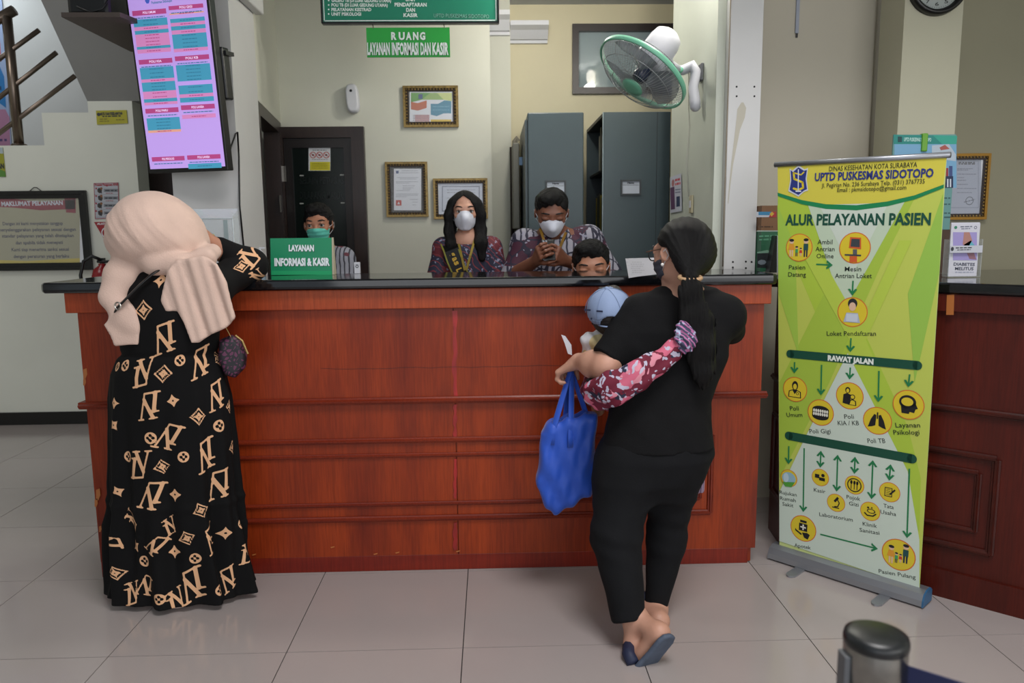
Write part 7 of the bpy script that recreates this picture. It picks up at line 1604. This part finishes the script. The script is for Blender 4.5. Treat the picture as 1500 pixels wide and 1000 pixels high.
cap('Poli', 1164, 597.5, 13); cap('Umum', 1164, 607, 23); cap('Poli Gigi', 1201.5, 631, 31); cap('Poli', 1244, 609.5, 14); cap('KIA / KB', 1243, 619, 31); cap('Poli TB', 1284, 645, 26); cap('Layanan', 1330, 622, 36); cap('Psikologi', 1328, 632.5, 38)
bar((1156, 638), (1336, 671.5), .036)
for a, b_, w_ in (((1156, 653), (1155.5, 678), 0), ((1178.5, 656), (1177, 748), 0), ((1203, 661), (1202, 683), 1), ((1227.5, 667), (1226, 718), 1), ((1253, 670), (1252, 692), 1), ((1279, 675), (1277, 729), 1), ((1305, 681), (1303, 702), 1), ((1332.5, 686), (1329, 786), 0)): arrow(a, b_, both=bool(w_))
circ(1156, 700, .037); s.ell((1156, 700), .030, .026, flat('8fb4c4'), 10); s.ell((1152, 699), .012, .02, flat('b9cfd8'), 11); s.poly([(1147, 705), (1165, 706), (1160, 713), (1151, 712)], flat('4f9a3a'), 11)
for px, py, r in ((1202, 699, .036), (1225, 736, .037), (1252, 710, .038), (1275, 748.5, .038), (1303.5, 720.5, .039), (1177, 773.5, .056), (1316.5, 812, .062)): circ(px, py, r)
u, v = icon(1202, 699); s.pix = False; s.rect(u-.022, v-.004, u-.004, v+.012, K_, 10); s.ell((u+.011, v+.011), .007, .007, K_, 10); s.rect(u-.004, v-.012, u+.020, v+.001, K_, 10); s.pix = True
u, v = icon(1225, 736); s.pix = False; s.line((u-.006, v+.004), (u+.008, v+.024), .009, K_, 10); s.path([(u+.006, v+.014), (u+.014, v+.002), (u+.008, v-.014), (u-.004, v-.016)], .004, K_, 10); s.line((u-.014, v-.020), (u+.014, v-.020), .004, K_, 10); s.pix = True
u, v = icon(1252, 710); s.pix = False; s.ring((u, v), .024, .028, K_, 10)
for dx in (-.012, 0, .011): s.line((u+dx, v-.018), (u+dx, v+.012), .003, K_, 10); s.ell((u+dx, v+.010), .0045, .008, K_, 10)
s.pix = True
u, v = icon(1275, 748.5); s.pix = False; s.path([(u-.02, v-.010), (u-.01, v-.018), (u+.012, v-.016), (u+.022, v-.006)], .005, K_, 10); s.ell((u+.004, v+.002), .016, .009, K_, 10); s.ell((u+.004, v+.002), .012, .006, yy, 11); s.ell((u-.008, v+.014), .004, .004, K_, 10); s.ell((u+.006, v+.016), .003, .003, K_, 10); s.pix = True
u, v = icon(1303.5, 720.5); s.pix = False; s.rect(u-.018, v-.018, u+.010, v+.018, K_, 10); s.rect(u-.015, v-.015, u+.007, v+.015, yy, 11)
for q in range(4): s.line((u-.012, v-.010+.007*q), (u+.004, v-.010+.007*q), .002, K_, 12)
s.line((u+.002, v-.008), (u+.020, v+.014), .006, K_, 12); s.pix = True
u, v = icon(1177, 773); s.pix = False; s.rect(u-.014, v+.024, u+.014, v+.034, K_, 10); s.rect(u-.018, v-.012, u+.018, v+.020, K_, 10); s.rect(u-.012, v+.001, u+.012, v+.007, pw_, 11); s.rect(u-.003, v-.008, u+.003, v+.016, pw_, 11); s.poly([(u-.034, v-.008), (u-.028, v-.014), (u-.004, v-.026), (u-.008, v-.032), (u-.034, v-.018)], K_, 10); s.poly([(u-.004, v-.020), (u+.018, v-.016), (u+.030, v-.022), (u+.022, v-.044), (u+.006, v-.040)], K_, 10); s.pix = True
family(1317, 811, 1.02)
for tx, px, py, w_ in (('Rujukan', 1155, 722, 25), ('Rumah', 1154.5, 730.5, 23), ('Sakit', 1154.5, 738.5, 16), ('Kasir', 1201, 718, 17), ('Laboratorium', 1225, 756.5, 49), ('Pojok', 1250.5, 728.5, 20), ('Gizi', 1251, 737.5, 14), ('Klinik', 1274.5, 768, 21), ('Sanitasi', 1274, 777.5, 29), ('Tata', 1302, 741, 15), ('Usaha', 1301.5, 750.5, 23), ('Apotek', 1176, 799.5, 24), ('Pasien Pulang', 1314.5, 840, 54)):
    d_ = w_*.17; s.text(tx, (px-w_/2, py-d_/2), (px+w_/2, py+d_/2), .0165, INKB, 7, .004)
arrow((1202, 782), (1285, 803))
s.done('banner_print', rb)
def bbn(name, u0, u1, d0, d1, z0, z1, m, bev=0):
    bm = bmesh.new(); prism(bm, [bp+be*u0+bn*d0+Vector((0, 0, z0)), bp+be*u1+bn*d0+Vector((0, 0, z0)), bp+be*u1+bn*d1+Vector((0, 0, z0)), bp+be*u0+bn*d1+Vector((0, 0, z0))], (0, 0, z1-z0))
    return obj(name, bm, m, rb)
ALU = mat('brushed_aluminium', '9a9da3', .35, metal=.7)
bm = bmesh.new(); tp0, tp1 = bp+be*(u01-.012)+Vector((0, 0, z01)), bp+be*(u11+.012)+Vector((0, 0, z11)); tube(bm, [tp0, tp1], .009, 10, flat_=1.2); obj('top_rail', bm, ALU, rb, smooth=True)
hbz = .058; ub0, ub1 = u00-.03, u10+.03
bm = bmesh.new(); pr = [(-.045, .008), (-.045, .05), (-.03, hbz+.004), (.004, hbz+.004), (.03, hbz-.006), (.043, .03), (.045, .008)]
prism(bm, [bp+be*(ub0+.006)+bn*d+Vector((0, 0, z)) for d, z in pr], be*(ub1-ub0-.012)); obj('base_housing', bm, ALU, rb)
for u_, m_ in ((ub0, ALU), (ub1-.006, mat('blue_end_cap', '2f5f86', .4))):
    bm = bmesh.new(); prism(bm, [bp+be*u_+bn*d*1.03+Vector((0, 0, z*1.02-.002)) for d, z in pr], be*.006); obj('end_cap', bm, m_, rb)
for u_ in (.13, .47):
    c0 = bp+be*u_; bm = bmesh.new(); d_ = bn
    pts = [c0+bn*.0+be*-.02, c0+bn*.125+be*-.02, c0+bn*.14+be*-.012, c0+bn*.145, c0+bn*.14+be*.012, c0+bn*.125+be*.02, c0+be*.02]; prism(bm, [p+Vector((0, 0, .001)) for p in pts], (0, 0, .0065)); obj('foot', bm, ALU, rb)
bm = bmesh.new(); tube(bm, [bp+be*.3-bn*.015+Vector((0, 0, .05)), bp+be*.3-bn*.012+Vector((0, 0, z01-.01))], .006, 8); obj('support_pole', bm, ALU, rb)
# ================================================================ QUEUE POST IN THE FOREGROUND
yq_ = .98; pc = at(1284, 925, Y=yq_); rq = (at(1329, 925, Y=yq_).x-at(1240, 925, Y=yq_).x)/2
t = thing('queue_post', 'chrome queue barrier post with black cap and blue belt in the bottom right foreground', 'barrier post', (pc.x, yq_, 0))
CH = mat('worn_chrome', '8a8a86', .22, metal=1, var=.3, scale=18)
zt = pc.z
bm = bmesh.new(); lathe(bm, [(0, zt-.0), (rq*.75, zt), (rq*.97, zt-.004), (rq, zt-.010), (rq, zt-.016), (rq*.98, zt-.018)], 40, Matrix.Translation((pc.x, yq_, 0))); obj('cap', bm, mat('black_worn_cap', '15181a', .35, var=.5, scale=40), t, smooth=True)
bm = bmesh.new(); lathe(bm, [(rq*.97, zt-.018), (rq*.98, zt-.022), (rq*.98, zt-.10), (rq*.7, zt-.105), (rq*.7, .02)], 40, Matrix.Translation((pc.x, yq_, 0))); obj('post', bm, CH, t, smooth=True)
bm = bmesh.new(); lathe(bm, [(rq*.7, .03), (.05, .025), (.15, .02), (.16, .008), (.16, 0), (0, 0)], 40, Matrix.Translation((pc.x, yq_, 0))); obj('base', bm, CH, t, smooth=True)
bm = bmesh.new()
for x0, x1 in ((-1.12, -.9),): box(bm, pc.x+rq*x0, pc.x+rq*x1, yq_-.012, yq_+.012, zt-.095, zt-.03, bev=.002)
obj('belt_slot', bm, mat('grey_plate', '5d5f63', .5), t)
bm = bmesh.new(); e = Vector((.75, -.52, 0)); p0 = Vector((pc.x, yq_, 0))+e*rq*.9
prism(bm, [p0+Vector((0, 0, zt-.088)), p0+e*1.2+Vector((0, 0, zt-.14)), p0+e*1.2+Vector((0, 0, zt-.095)), p0+Vector((0, 0, zt-.038))], (.0015, .002, 0)); obj('belt', bm, mat('navy_belt', '141c46', .7), t)
